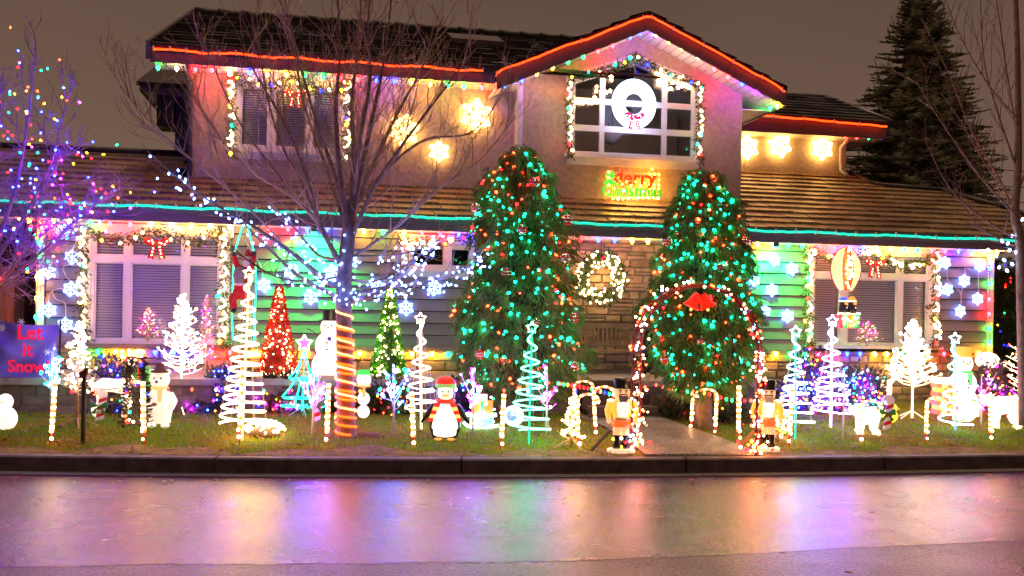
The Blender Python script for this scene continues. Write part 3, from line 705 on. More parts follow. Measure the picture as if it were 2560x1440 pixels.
m = MB(room); m.quad((wu0 - .6, 3, wz0 - .8), (wu1 + .6, 3, wz0 - .8), (wu1 + .6, 3, wza + .1), (wu0 - .6, 3, wza + .1)); m.quad((wu0 - .6, 3, wz0 - .8), (wu0 - .6, .9, wz0 - .8), (wu0 - .6, .9, wza), (wu0 - .6, 3, wza)); m.build('room', gw, M=HM)
m = MB(dark); m.bb(wu0 + .3, wu0 + 1.0, 2.7, 2.98, wz0 - .8, wz0 + .42); m.build('room_door', gw, M=HM)
ch = thing('chandelier', 'unlit chandelier with a pale ribbed bowl hanging inside the gable window', 'chandelier', H(pw(1530, 340, 1.6)[0], 1.6, pw(1530, 330, 1.6)[1]), ANG)
m = MB(whitewire); m.lathe([(.02, -.22), (.12, -.16), (.17, -.06), (.18, 0)], n=12); m.build('bowl', ch, world=False)
m = MB(black); m.tube([(0, 0, 0), (0, 0, .5)], .01); 
for i in range(6): a = i * math.pi / 3; m.tube([(0, 0, .02), (.15 * math.cos(a), .15 * math.sin(a), -.02), (.24 * math.cos(a), .24 * math.sin(a), .06)], .008, 5); m.lathe([(.01, .06), (.03, .1)], (.24 * math.cos(a), .24 * math.sin(a), 0), 6)
m.build('arms', ch, world=False)

# ------------------------------------------------------------------ planter wall, steps, bench
def blockwall(name, label, u0, u1, rows, h0, seed):
    w = thing(name, label, 'wall', H(u0, VW, .3), ANG)
    m = MB(mortar); m.bb(u0, u1, VW + .02, VW + .2, .2, SLAB - .075); m.build('core', w, M=HM)
    zb, zt = .30, SLAB - .075; h = (zt - zb) / rows
    for r_ in range(rows):
        u = u0 - random.uniform(0, .2)
        while u < u1:
            L = random.uniform(.24, .46); a, c = max(u, u0), min(u + L, u1); u += L
            if c - a < .04: continue
            m = MB(blockm); J = random.uniform(0, .015); m.bb(a + .005, c - .005, VW - J, VW + .03, zb + r_ * h + .004, zb + (r_ + 1) * h - .004); m.build('block', w, M=HM)
    m = MB(concrete); m.bb(u0 - .03, u1 + .03, VW - .05, VW + .16, SLAB - .07, SLAB + .002); m.build('cap', w, M=HM)
blockm = mat('wall_block', (.17, .12, .085), .8, .35, 8, .5, rnd=.25)
SU0, SU1 = pw(1443, 1000, VW)[0], pw(1612, 1000, VW)[0]
blockwall('retaining_wall', 'low dark block retaining wall left of the garden steps', UL - .3, SU0, 3, .1, 1)
blockwall('retaining_wall', 'low grey block retaining wall right of the garden steps, behind the second cedar', SU1, pw(1885, 1000, VW)[0], 3, .1, 2)
st = thing('garden_steps', 'dark wooden steps between the retaining walls', 'steps', H(SU0, VW, .3), ANG)
for i in range(3):
    m = MB(darkwood); zt = .30 + (SLAB - .30) * (i + 1) / 3; v0 = VW - .55 + i * .3
    m.bb(SU0 + .01, SU1 - .01, v0, v0 + .38, zt - .06, zt - .003 * (i == 2)); m.bb(SU0 + .01, SU1 - .01, v0 + .03, v0 + .06, zt - .16, zt - .061); m.build('step', st, M=HM)
bench = thing('garden_bench', 'slatted wooden bench against the stone porch wall', 'bench', H(pw(1500, 930, .02)[0], .02, SLAB), ANG)
bw = mat('bench_wood', (.34, .23, .11), .6, .25, 4, .2, stretch=(1, 6, 6))
bl = .74
for i in range(4): m = MB(bw); m.bb(-bl, bl, -.32 + i * .11, -.23 + i * .11, .30, .325); m.build('seat_slat', bench, world=False)
m = MB(bw); m.bb(-bl, bl, .11, .14, .66, .73); m.build('top_rail', bench, world=False)
m = MB(bw); m.bb(-bl, bl, .11, .14, .38, .42); m.build('lower_rail', bench, world=False)
for i in range(21): x = -bl + .06 + i * (2 * bl - .12) / 20; m = MB(bw); m.bb(x - .017, x + .017, .115, .135, .42, .66); m.build('back_slat', bench, world=False)
for sx_ in (-1, 1):
    for y in (-.30, .12): m = MB(darkwood); m.bb(sx_ * bl - .03, sx_ * bl + .03, y - .03, y + .03, 0, .3 if y > 0 else .46); m.build('leg', bench, world=False)
    m = MB(bw); m.bb(sx_ * bl - .035, sx_ * bl + .035, -.34, .11, .46, .49); m.build('armrest', bench, world=False)
urn = thing('urn_planter', 'black pedestal urn planted with a small shrub right of the bench', 'planter', PWW(1630, 932, -.3), ANG)
urn.location.z = SLAB; PM[urn.name].translation.z = SLAB
m = MB(black); m.lathe([(.15, 0), (.15, .03), (.10, .05), (.05, .12), (.045, .17), (.09, .21), (.16, .27), (.19, .33), (.17, .335)], n=18); m.build('urn', urn, world=False)
def leafcloud(n, fn, s, mt, name, parent=None, world=True, elong=2.2, droop=0):
    vs_ = np.zeros((n, 4, 3))
    for i in range(n):
        c, d = fn(); c = Vector(c); d = Vector(d).normalized() if d is not None else Vector((random.gauss(0, 1), random.gauss(0, 1), random.gauss(0, 1))).normalized()
        sd = d.cross(Vector((random.gauss(0, 1), random.gauss(0, 1), random.gauss(0, 1)))).normalized(); q = s * random.uniform(.6, 1.3)
        vs_[i] = [c, c + d * q * elong * .5 + sd * q * .5, c + d * q * elong, c + d * q * elong * .5 - sd * q * .5]
    me = fast_mesh(name, vs_.reshape(-1, 3), 4, mt)
    if parent is not None and world: me.transform(PM[parent.name].inverted())
    o = bpy.data.objects.new(name, me); COL.objects.link(o)
    if parent is not None: o.parent = parent; PM[o.name] = PM[parent.name]
    return o
shrubm = mat('shrub_leaf', (.045, .075, .018), .6, .5, 9)
def bl_fn(): 
    a, b_ = random.uniform(0, 6.28), random.random(); r_ = .2 * (1 - b_ * .7) * random.random() ** .4; return (r_ * math.cos(a), r_ * math.sin(a), .36 + b_ * .38), (math.cos(a), math.sin(a), .9)
leafcloud(420, bl_fn, .035, shrubm, 'shrub', urn, False)
# fence and neighbour hedge, far sides
fence = thing('wooden_fence', 'orange lit board fence left of the house', 'fence', PWW(-60, 1000, .6), ANG)
fence.location.z = .2; PM[fence.name].translation.z = .2
fz = pw(40, 668, .6)[1]
u = pw(-160, 800, .6)[0]; ue = pw(86, 800, .6)[0] - .25
while u < ue:
    m = MB(wood); m.bb(u, min(u + .135, ue), .6, .625, .2, fz + random.uniform(-.006, .006)); m.build('fence_board', fence, M=HM); u += .143
m = MB(darkwood); m.bb(ue + .0, ue + .1, .56, .66, .2, fz + .1); m.build('post', fence, M=HM)
m = MB(darkwood); m.bb(pw(-160, 800, .6)[0], ue, .626, .67, fz - .3, fz - .2); m.build('rail', fence, M=HM)
hedgem = mat('hedge_leaf', (.035, .055, .015), .6, .5, 6)
def hedge_fn(u0, u1, v0, v1, z0, z1):
    def f():
        u = random.uniform(u0, u1); z = z0 + (z1 - z0) * random.random(); v_ = random.uniform(v0, v1) + .08 * math.sin(u * 7) + .08 * math.sin(z * 5)
        return H(u, v_, z + .1 * math.sin(u * 5)), (random.gauss(0, .5), -1 + random.random(), random.gauss(.4, .6))
    return f
hu0, hz1 = UR + .1, pw(2520, 655, .8)[1]
hd = thing('cypress_hedge', 'tall dark hedge with sparse coloured lights right of the house', 'hedge', H(hu0, .9, .25), ANG)
for o_ in (leafcloud(7000, hedge_fn(hu0, hu0 + 3.5, .5, 1.6, .3, hz1), .05, hedgem, 'foliage', hd),): pass
m = MB(hedgem); m.bb(hu0 + .15, hu0 + 3.4, .95, 1.5, .3, hz1 - .15); m.build('branches', hd, M=HM)
m = MB(dark); m.bb(-16, -9.5, 3, 3.2, .2, 3.4, HM)
nb = thing('neighbour_shed', 'dark shed wall beyond the wooden fence', 'shed', H(UL - 2, 2.5, .2), ANG)
m = MB(mat('shed_paint', (.03, .02, .022), .8)); m.bb(UL - 6, UL - .15, 2.3, 2.5, .2, EZ0 + .1); m.build('wall', nb, M=HM)
# ------------------------------------------------------------------ light makers
ES = dict(R=75, G=18, B=45, Y=66, W=24, WW=24, T=12, O=14, P=70, M=60)
MESHES = {}
def bulb_mesh(c, kind='c9', st=None):
    k = (c, kind, st)
    if k not in MESHES:
        b = MB(em('glow_%s_%s' % (c, st or ES[c]), C[c], st or ES[c]))
        if kind == 'c9': b.lathe([(.002, -.058), (.016, -.045), (.027, -.022), (.024, 0), (.014, .014)], n=8); b.use(wire); b.lathe([(.013, .0145), (.013, .034)], n=6)
        elif kind == 'mini': b.lathe([(.002, -.022), (.012, -.012), (.013, .004), (.004, .016)], n=6)
        else: b.ball((0, 0, 0), .02, 6, 4)
        MESHES[k] = b.mesh('bulb')
    return MESHES[k]
def light_string(name, label, group, items, kind='c9', size=1.0, cord=True, sag=.015, tilt=0, off=(0, 0, .03), st=None, cat_='string lights', cm=None, vary=False):
    t = thing(name, label, cat_, items[0][0], 0, group)
    if cord:
        pts = []
        for (a, _), (b_, _) in zip(items, items[1:]):
            a, b_ = a + Vector(off), b_ + Vector(off); pts += [a, (a + b_) / 2 - Vector((0, 0, sag))]
        pts.append(items[-1][0] + Vector(off))
        m = MB(cm or wire)
        if len(pts) > 1: m.tube(pts, .004, 4); m.build('cord', t)
    for p, c in items:
        inst('bulb', bulb_mesh(c, kind, (st or {}).get(c) if isinstance(st, dict) else st), t, p, (random.uniform(-tilt, tilt), random.uniform(-tilt, tilt), random.uniform(0, 3)), size * (random.uniform(.45, 1.1) if vary else 1))
    return t
def PXS(s, v):   # "x,y,C x,y,C" -> items on house plane v
    out = []
    for q in s.split():
        x, y, c = q.split(','); out.append((PWW(float(x), float(y), v), c))
    return out
EG = 'strings of large coloured bulbs along the eaves and corners'
light_string('eave_lights', 'large coloured bulbs under the upper left eave, from green end bulb to the gable', EG, PXS('395,166,G 442,168,WW 488,172,R 530,173,R 575,176,WW 625,179,B 668,183,Y 716,184,Y 762,187,G 808,190,G 852,193,R 897,196,R 942,199,B 987,201,B 1030,205,Y 1075,208,Y 1120,211,G 1160,214,G 1205,216,R 1245,219,R', .62))
light_string('eave_lights', 'coloured bulbs climbing the left rake of the gable', EG, PXS('1262,210,B 1305,198,B 1342,181,Y 1382,166,Y 1420,152,G 1458,139,G 1495,125,R 1532,112,R 1575,90,B 1600,80,B', .26))
light_string('eave_lights', 'coloured bulbs descending under the right rake of the gable', EG, PXS('1640,84,WW 1672,100,Y 1705,117,Y 1745,140,WW 1785,170,R 1820,190,R 1855,208,B 1888,228,P 1943,262,Y', .27))
light_string('eave_lights', 'short string of green and red bulbs on the return eave below the gable end', EG, [(PWW(x, y, v), c) for x, y, v, c in ((1926, 268, .5, 'G'), (1907, 275, .9, 'G'), (1890, 280, 1.3, 'R'), (1873, 287, 1.7, 'R'), (1860, 293, 2.1, 'B'))])
light_string('eave_lights', 'coloured bulbs under the eave of the small right wing above three snowflakes', EG, PXS('1858,320,R 1890,320,R 1925,323,B 1960,327,B 1992,328,Y 2022,331,Y 2052,333,G 2083,335,G 2113,338,R 2142,341,R 2172,342,T 2205,343,B', 3.0))
light_string('eave_lights', 'coloured bulbs under the lower eave, left of the bare tree', EG, PXS('50,541,WW 72,548,Y 96,561,R 135,547,Y 174,551,WW 226,554,G 275,555,R 326,558,R 378,557,WW 428,559,WW 478,561,Y 526,561,WW 575,564,WW 622,562,G 672,567,R 720,569,R 768,572,B 816,573,B', -.17))
light_string('eave_lights', 'coloured bulbs under the lower eave between the bare tree and first cedar', EG, PXS('910,576,Y 958,578,G 1010,579,Y 1055,579,R 1100,581,R 1147,582,B 1180,584,B', -.17))
light_string('eave_lights', 'coloured bulbs under the lower eave above the round wreath', EG, PXS('1452,596,R 1496,597,B 1537,598,B 1580,600,Y 1620,601,Y 1660,603,G', -.17))
light_string('eave_lights', 'coloured bulbs under the lower eave above the right window', EG, PXS('1895,609,Y 1932,610,Y 1970,611,G 2006,612,G 2050,614,R 2086,616,R 2123,616,B 2157,617,B 2192,618,Y 2227,620,Y 2261,621,G 2295,623,G 2330,624,R 2363,625,R 2397,626,B 2428,627,B 2460,629,Y 2472,638,Y 2492,630,Y', -.17))
light_string('corner_lights', 'coloured bulbs running down the left front corner of the house', EG, PXS('78,565,R 97,601,T 96,635,G 93,690,Y 92,742,Y 90,790,G 92,835,R', -.07))
light_string('corner_lights', 'coloured bulbs running down the right front corner of the house', EG, PXS('2474,668,B 2474,706,G 2473,745,R 2473,782,R 2473,818,G 2473,853,G', -.07))
light_string('ledge_lights', 'coloured bulbs along the stone ledge below the left window', EG, PXS('205,876,T 245,876,G 288,877,Y 338,877,Y 388,878,B 435,878,B 480,877,B 530,877,R 575,878,R', -.14), sag=.03)
light_string('ledge_lights', 'coloured bulbs along the stone ledge behind the tinsel trees', EG, PXS('640,878,Y 682,879,G 720,880,Y 762,880,Y 812,880,B 855,880,B 900,880,Y 945,880,T 990,881,G 1030,882,Y 1080,882,Y 1121,882,T', -.14), sag=.03)
light_string('ledge_lights', 'coloured bulbs along the stone ledge below the right window', EG, PXS('1900,882,Y 1940,882,Y 1975,883,G 2012,884,G 2050,883,R 2085,883,M 2118,882,B 2150,882,B 2187,883,Y 2217,883,Y 2255,882,G 2290,882,G 2318,883,Y 2360,882,R 2410,881,T 2447,880,Y 2471,881,Y', -.14), sag=.03)
# rope lights on the fascias
RG = 'rope lights along the roof edges'
def rope(name, label, pts, m, r=.02, group=RG, k=4, cat_='rope light'):
    p = cat(pts, k); p = [q + Vector((0, 0, random.uniform(-.006, .006))) for q in p]
    t = thing(name, label, cat_, p[0], 0, group); b = MB(m); b.tube(p, r, 6); b.build('glowing_tube', t)
    cl = MB(whitewire)
    for q in p[::5]: cl.bb(q.x - .008, q.x + .008, q.y - .02, q.y + .03, q.z - r - .01, q.z + r + .03)
    tag(cl.build('clips', t), kind='stuff'); return t
redrope = em('red_rope', (1, .028, .002), 4); tealrope = em('teal_rope', (.001, .5, .3), 1.0)
rope('rope_light', 'red rope light along the upper left eave', [PWW(x, 122 + .0674 * (x - 380) + 2 * math.sin(x * .04), .39) for x in range(383, 1241, 33)], redrope, .014)
rope('rope_light', 'red rope light over both rakes of the big gable', [PWW(x, y, .12) for x, y in ((1240, 186), (1262, 172), (1330, 148), (1400, 119), (1470, 97), (1540, 68), (1600, 47), (1622, 42), (1645, 50), (1700, 80), (1760, 113), (1820, 146), (1880, 180), (1930, 206), (1962, 229))], redrope, .014)
rope('rope_light', 'red rope light along the eave of the small right wing', [PWW(x, y, 2.75) for x, y in ((1865, 286), (1920, 289), (1980, 295), (2040, 300), (2100, 306), (2150, 310), (2217, 317))], redrope, .016)
rope('rope_light', 'long teal rope light along the lower eave', [PWW(x, 501 + .0395 * x - 2.2e-6 * x * 0 + (1.5 * math.sin(x * .03)), -.62) for x in range(-60, 2621, 40)], tealrope, .017)
# ---- snowflakes
def flake_mesh(warm):
    k = ('flake', warm)
    if k in MESHES: return MESHES[k]
    m = MB(em('flake_warm', (1, .56, .14), 5.5) if warm else em('flake_cool', (.16, .30, 1), 4.5)); L = 1.0
    w = .17 if warm else .11
    for i in range(6):
        M = Matrix.Rotation(i * math.pi / 3, 4, 'Y')
        m.bb(-w / 2, w / 2, -.05, .05, .05, .9, M)
        for s in (-1, 1):
            M2 = M @ Matrix.Translation((0, 0, .42)) @ Matrix.Rotation(s * R(52), 4, 'Y'); m.bb(-w * .4, w * .4, -.045, .045, .02, .40, M2)
            M3 = M @ Matrix.Translation((0, 0, .68)) @ Matrix.Rotation(s * R(52), 4, 'Y'); m.bb(-w * .36, w * .36, -.04, .04, .01, .26, M3)
        m.ball(M @ Vector((0, 0, .9)), w * .75, 6, 4)
    m.lathe([(.22, -.055), (.22, .055)], n=6, M=Matrix.Rotation(R(90), 4, 'X'))
    MESHES[k] = m.mesh('snowflake'); return MESHES[k]
FG = 'lit snowflakes hung on the house front'
def flake(px, py, rpx, v, warm, label, rot=0):
    p = PWW(px, py, v); d = p.y; t = thing('snowflake_light', label, 'snowflake', p, ANG + random.uniform(-.1, .1), FG)
    o = inst('snowflake', flake_mesh(warm), t, p, (0, rot, 0), rpx * d / F); o.parent = t
    o.matrix_basis = Matrix.Rotation(random.uniform(-.2, .2), 4, 'Y') @ Matrix.Scale(rpx * d / F, 4); return t
for a in ((1010, 325, 40, .9, 1, 'left big warm white snowflake on the upper wall beside the bare tree'), (1190, 288, 42, .9, 1, 'topmost big warm white snowflake on the upper wall'), (1098, 378, 27, .9, 1, 'smallest, lowest warm white snowflake on the upper wall'),
          (1868, 368, 32, 3.25, 1, 'warm snowflake of the right wing partly tucked beside the gable corner'), (1950, 364, 31, 3.25, 1, 'middle warm snowflake of three on the right wing wall'), (2056, 371, 30, 3.25, 1, 'warm snowflake of the right wing nearest the downpipe'),
          (155, 580, 20, -.08, 0, 'cool snowflake left of the left window, top of its cluster'), (180, 643, 20, -.08, 0, 'cool snowflake left of the left window, second from top beside the trim'), (122, 680, 20, -.08, 0, 'cool snowflake nearest the left corner bulbs, upper one'),
          (177, 722, 20, -.08, 0, 'cool snowflake left of the left window, mid height beside the trim'), (122, 775, 20, -.08, 0, 'cool snowflake just above the banner top corner'), (163, 812, 20, -.08, 0, 'lowest cool snowflake left of the left window'),
          (660, 713, 19, -.08, 0, 'cool snowflake right of the climbing santa'), (728, 678, 21, -.08, 0, 'cool snowflake in the green glow left of the bare tree'), (777, 743, 20, -.08, 0, 'cool snowflake lowest left of the bare tree trunk'),
          (832, 680, 22, -.08, 0, 'cool snowflake touching the left side of the bare tree trunk'), (880, 650, 16, -.08, 0, 'cool snowflake just right of the bare tree trunk at its fork'), (945, 720, 22, -.08, 0, 'cool snowflake between the bare tree and the high window'),
          (1015, 770, 21, -.08, 0, 'cool snowflake above the small white spiral tree'), (1087, 720, 21, -.08, 0, 'cool snowflake left of the first cedar below the high window'),
          (1937, 650, 17, -.08, 0, 'cool snowflake at the green floodlight right of the second cedar'), (1980, 672, 18, -.08, 0, 'cool snowflake nearest the right window trim, upper'), (1886, 700, 17, -.08, 0, 'cool snowflake touching the edge of the second cedar'),
          (1930, 725, 18, -.08, 0, 'cool snowflake midway between the second cedar and right window'), (1912, 778, 17, -.08, 0, 'cool snowflake low beside the arch top right'), (1969, 790, 18, -.08, 0, 'cool snowflake just above the teal white spiral tree'),
          (2364, 657, 17, -.08, 0, 'cool snowflake right of the right window, top left of its cluster'), (2450, 664, 17, -.08, 0, 'cool snowflake right of the right window, top right of its cluster'), (2411, 702, 17, -.08, 0, 'cool snowflake at the centre top of the rightmost cluster'),
          (2369, 724, 17, -.08, 0, 'cool snowflake of the rightmost cluster at mid height near the garland'), (2444, 747, 17, -.08, 0, 'cool snowflake of the rightmost cluster near the corner bulbs'), (2401, 778, 17, -.08, 0, 'lowest cool snowflake of the rightmost cluster')):
    flake(*a)
def wires(label, polys, v, m=None, name='light_cable'):
    t = thing(name, label, 'cable', PWW(*polys[0][0], v), 0, 'loose cables of the snowflakes'); b = MB(m or whitewire)
    for pl in polys: b.tube(cat([PWW(x, y, v) for x, y in pl], 4), .006, 4)
    tag(b.build('cord', t), kind='stuff'); return t
wires('thin white cable linking the snowflakes left of the left window', [[(165, 545), (195, 560), (192, 600), (180, 625)], [(180, 660), (158, 668), (165, 690), (178, 704)], [(128, 660), (130, 640)], [(170, 742), (155, 722), (130, 728), (122, 745), (122, 758)], [(130, 728), (140, 748), (162, 758), (164, 795)]], -.04)
wires('thin white cable linking the snowflakes behind the bare tree', [[(612, 600), (650, 660), (658, 695)], [(658, 665), (680, 650), (730, 648)], [(1015, 752), (1015, 732), (960, 700)], [(1015, 732), (1045, 712)], [(777, 725), (777, 700)]], -.04)
wires('thin white cable linking the snowflakes right of the right window', [[(2370, 675), (2370, 700), (2400, 730), (2402, 760)], [(2415, 685), (2412, 670), (2432, 676)], [(2446, 682), (2446, 730)], [(2403, 735), (2407, 715)]], -.04)
wires('twisted cables hanging from the warm snowflakes on the upper wall', [[(1097, 405), (1098, 440), (1094, 478)], [(1192, 325), (1193, 370), (1200, 440), (1215, 475)]], .95)
wires('pale cable hanging over the roof from the right wing snowflakes', [[(1866, 400), (1860, 420), (1880, 430)], [(2062, 402), (2050, 420), (2022, 432)]], 3.2)
# ---- bows
def bow(label, px, py, s, v, lit=True, world_p=None, group='red ribbon bows on the windows', rope_m=None):
    p = world_p or PWW(px, py, v); t = thing('ribbon_bow', label, 'bow', p, ANG, group)
    for sx_ in (-1, 1):
        b = MB(rope_m or red); b.ball((sx_ * .5 * s, -.06 * s, .22 * s), (.48 * s, .16 * s, .27 * s), 12, 8, Matrix.Rotation(sx_ * -.45, 3, 'Y')); b.build('loop', t, world=False)
        b = MB(rope_m or red); b.prism([(sx_ * .04 * s, .1 * s), (sx_ * .30 * s, .05 * s), (sx_ * .62 * s, -1.02 * s), (sx_ * .42 * s, -.92 * s), (sx_ * .22 * s, -1.08 * s)], -.05 * s, .0, ); b.build('tail', t, world=False)
    b = MB(rope_m or red); b.ball((0, -.12 * s, .15 * s), .17 * s, 10, 6); b.build('knot', t, world=False)
    if lit:
        for i in range(16):
            a = i / 16; sx_ = 1 if i % 2 else -1
            q = (sx_ * random.uniform(.15, .85) * s, -.24 * s, random.uniform(.02, .42) * s) if i < 9 else (sx_ * (.2 + .1 * (i - 9) / 4) * s, -.1 * s, -(.15 + (i - 9) * .12) * s)
            o = inst('bulb', bulb_mesh('WW', 'dot', 9), t, (0, 0, 0), scale=.14 * s / .02 * .34); o.location = q
    return t
bow('lit red bow at the centre of the left window head', 392, 612, .19, -.16)
bow('lit red bow on the upper left window', 738, 240, .18, .88)
bow('lit red bow on the right window beside the balloon', 2187, 664, .19, -.16)
bow('red bow at the top left corner of the upper left window', 580, 196, .09, .86, False)
bow('red bow at the top right corner of the upper left window', 872, 200, .10, .86, False)
# ---- garlands
garm = mat('garland_needles', (.035, .085, .02), .6, .5, 9)
gbrown = mat('garland_needles_brown', (.10, .05, .02), .6, .5, 9)
ribbonm = em('lit_ribbon', (1, .62, .34), 7)
def garland(label, pts, v, r, colours, nb, ribbon=True, brown=.3, seg=8, group='garlands round the windows'):
    w = cat([PWW(x, y, v) for x, y in pts], seg); t = thing('window_garland', label, 'garland', w[0], 0, group)
    def fn():
        i = random.randrange(len(w) - 1); c = w[i].lerp(w[i + 1], random.random()); d = (w[i + 1] - w[i]).normalized()
        o = Vector((random.gauss(0, 1), random.gauss(0, .7), random.gauss(0, 1))) * r * .45
        return c + o, o * 8 + d * .3
    ln = sum((a - b_).length for a, b_ in zip(w, w[1:]))
    leafcloud(int(ln * 420 * (1 - brown)), fn, .022, garm, 'foliage', t, True, 2.6); leafcloud(int(ln * 420 * brown), fn, .022, gbrown, 'foliage', t, True, 2.6)
    if ribbon:
        ln_ = len(w); i = 2
        while i < ln_ - 6:
            k = random.randint(3, 6); b = MB(ribbonm); pr = []
            for j in range(k + 1):
                q = w[min(i + j, ln_ - 1)]; pr.append(q + Vector((math.sin(j * 1.9) * r * .8, -.05, math.cos(j * 1.9) * r * .5)))
            b.tube(cat(pr, 3), .014, 5); b.build('ribbon', t); i += k + random.randint(2, 6)
    for i in range(nb):
        q = w[int((i + .5) / nb * (len(w) - 1))] + Vector((random.gauss(0, r * .4), -.07, random.gauss(0, r * .4))); inst('bulb', bulb_mesh(colours[i % len(colours)], 'c9', 14), t, q, (random.uniform(-1, 1), random.uniform(-1, 1), 0), random.uniform(.6, 1.0))
    return t
garland('garland draped across the top of the left window', [(205, 575), (250, 590), (310, 598), (350, 590), (385, 575), (430, 590), (480, 605), (520, 592), (560, 572)], -.16, .07, ['WW', 'Y', 'WW', 'WW'], 10, False, .5)
garland('garland down the left side of the left window', [(207, 570), (204, 620), (210, 670), (203, 720), (210, 770), (206, 815), (215, 850)], -.16, .07, ['WW', 'Y', 'WW', 'T', 'WW', 'W'], 12)
garland('garland down the right side of the left window', [(562, 570), (558, 620), (562, 680), (556, 740), (560, 790), (556, 840), (562, 860)], -.16, .07, ['Y', 'WW', 'Y', 'T'], 7)
garland('garland across the top of the upper left window', [(580, 190), (620, 205), (680, 215), (730, 200), (790, 225), (840, 225), (872, 200)], .85, .07, ['WW', 'Y', 'WW', 'Y', 'B'], 13, False, .5)
garland('garland down the left side of the upper left window', [(580, 200), (577, 250), (582, 300), (577, 350), (582, 390)], .85, .06, ['WW', 'Y', 'Y', 'WW', 'T', 'WW'], 8)
garland('garland down the right side of the upper left window', [(874, 200), (868, 250), (873, 300), (868, 350), (870, 400)], .85, .06, ['Y', 'WW', 'B', 'Y'], 6)
garland('garland over the small high window', [(1005, 590), (1020, 620), (1050, 605), (1090, 612), (1130, 600), (1180, 600)], -.14, .06, ['Y', 'O', 'WW', 'R'], 8, True, .4)
garland('garland across the top of the right window behind the balloon', [(2018, 628), (2060, 640), (2110, 650), (2180, 632), (2230, 655), (2270, 668), (2310, 655), (2342, 635)], -.16, .065, ['WW', 'Y', 'WW'], 9, True, .3)
garland('garland down the left side of the right window', [(2018, 630), (2022, 680), (2018, 730), (2022, 790), (2020, 840), (2028, 870)], -.16, .06, ['WW', 'Y', 'G', 'WW', 'R'], 10)
garland('garland down the right side of the right window', [(2342, 635), (2338, 680), (2342, 730), (2335, 780), (2342, 830), (2336, 868)], -.16, .06, ['WW', 'Y', 'WW', 'W', 'R'], 10)
garland('garland over the left slope of the gable window', [(1425, 195), (1470, 188), (1520, 170), (1560, 160), (1588, 140)], .55, .05, ['Y', 'T', 'WW', 'T'], 6, False, .2)
garland('garland over the right slope of the gable window', [(1588, 140), (1630, 165), (1680, 190), (1720, 200), (1752, 215)], .55, .05, ['WW', 'B', 'WW', 'T'], 7, False, .2)
garland('garland down the left side of the gable window', [(1425, 200), (1422, 250), (1426, 300), (1424, 350), (1426, 388)], .58, .04, ['WW', 'R', 'T', 'WW', 'Y', 'R'], 7)
garland('garland down the right side of the gable window', [(1750, 215), (1748, 260), (1752, 310), (1745, 355), (1752, 405)], .58, .04, ['T', 'R', 'WW', 'Y', 'T'], 7)
# star icicle curtain inside the gable window
t = thing('star_light_curtain', 'curtain of tiny warm star lights hanging in the gable window', 'string lights', H(wu0, .67, wtop(wu0)), ANG, None)
starm = em('star_warm', (1, .55, .25), 12)
def star_poly(c, r, r2=.45, n=5, rot=0): return [(c[0] + (r if i % 2 == 0 else r * r2) * math.sin(rot + i * math.pi / n), c[1] + (r if i % 2 == 0 else r * r2) * math.cos(rot + i * math.pi / n)) for i in range(2 * n)]
for i in range(44):
    x = random.choice((random.uniform(1437, 1500), random.uniform(1505, 1530), random.uniform(1640, 1662), random.uniform(1670, 1727))); x0 = abs(x - 1588)
    yt = 160 + x0 * .38 * (1 if x < 1588 else .46); y = yt + random.uniform(10, 62) * (.5 + x0 / 260)
    u, z = pw(x, min(y, 256), .655); b = MB(starm); b.prism(star_poly((u, z), random.uniform(.025, .05)), .64, .66); b.build('star', t, M=HM)
# glowing ring wreath
p = PWW(1585, 260, .45); t = thing('ring_wreath', 'big glowing white ring wreath hung before the gable window', 'wreath', p, ANG); s_ = p.y / F
m = MB(em('ring_white', (.50, .60, 1), 3)); R0, r0_ = 41 * s_, 17 * s_
vs_ = []; fs_ = []
for i in range(36):
    a = i * math.pi / 18
    for j in range(10):
        th = j * math.pi / 5; rr = R0 + r0_ * math.cos(th); vs_.append((rr * math.sin(a), r0_ * .6 * math.sin(th), rr * math.cos(a) * 1.08)); fs_.append((i * 10 + j, i * 10 + (j + 1) % 10, ((i + 1) % 36) * 10 + (j + 1) % 10, ((i + 1) % 36) * 10 + j))
m.smooth = True; m.add(vs_, fs_); m.build('ring', t, world=False)
m = MB(whitewire); m.tube([(0, 0, 1.5 * R0), (.01, 0, 2.1 * R0), (.0, .1, 2.6 * R0)], .005, 4); m.build('hanger', t, world=False)
bow('magenta and yellow bow at the bottom of the glowing ring wreath', 0, 0, .17, 0, True, PWW(1586, 296, .26), None, em('magenta_bow', (1, .01, .22), .5, (.35, .0, .05)))
# sign: Merry Christmas
def text_mesh(s, size, depth, mt, bold=0.0, align='CENTER'):
    cu = bpy.data.curves.new('lettering', 'FONT'); cu.body = s; cu.size = size; cu.extrude = depth; cu.offset = bold; cu.align_x = align; cu.resolution_u = 3
    ob = bpy.data.objects.new('lettering_tmp', cu); COL.objects.link(ob); bpy.context.view_layer.update()
    me = bpy.data.meshes.new_from_object(ob.evaluated_get(bpy.context.evaluated_depsgraph_get())); bpy.data.objects.remove(ob); me.materials.clear(); me.materials.append(mt)
    me.transform(Matrix.Rotation(R(90), 4, 'X')); return me
p = PWW(1582, 462, .52); s_ = p.y / F
t = thing('greeting_sign', 'lit Merry Christmas sign with holly below the gable window', 'sign', p, ANG)
o = inst('lettering', text_mesh('Merry', 47 * s_, .012, em('letter_red', (1, .02, .005), 1.1), .006), t, p); o.location = (-2 * s_, -.01, 2 * s_)
o = inst('lettering', text_mesh('Christmas', 37 * s_, .012, em('letter_green', (.02, .55, .03), .5), .005), t, p); o.location = (-2 * s_, -.01, -28 * s_)
m = MB(whitewire)
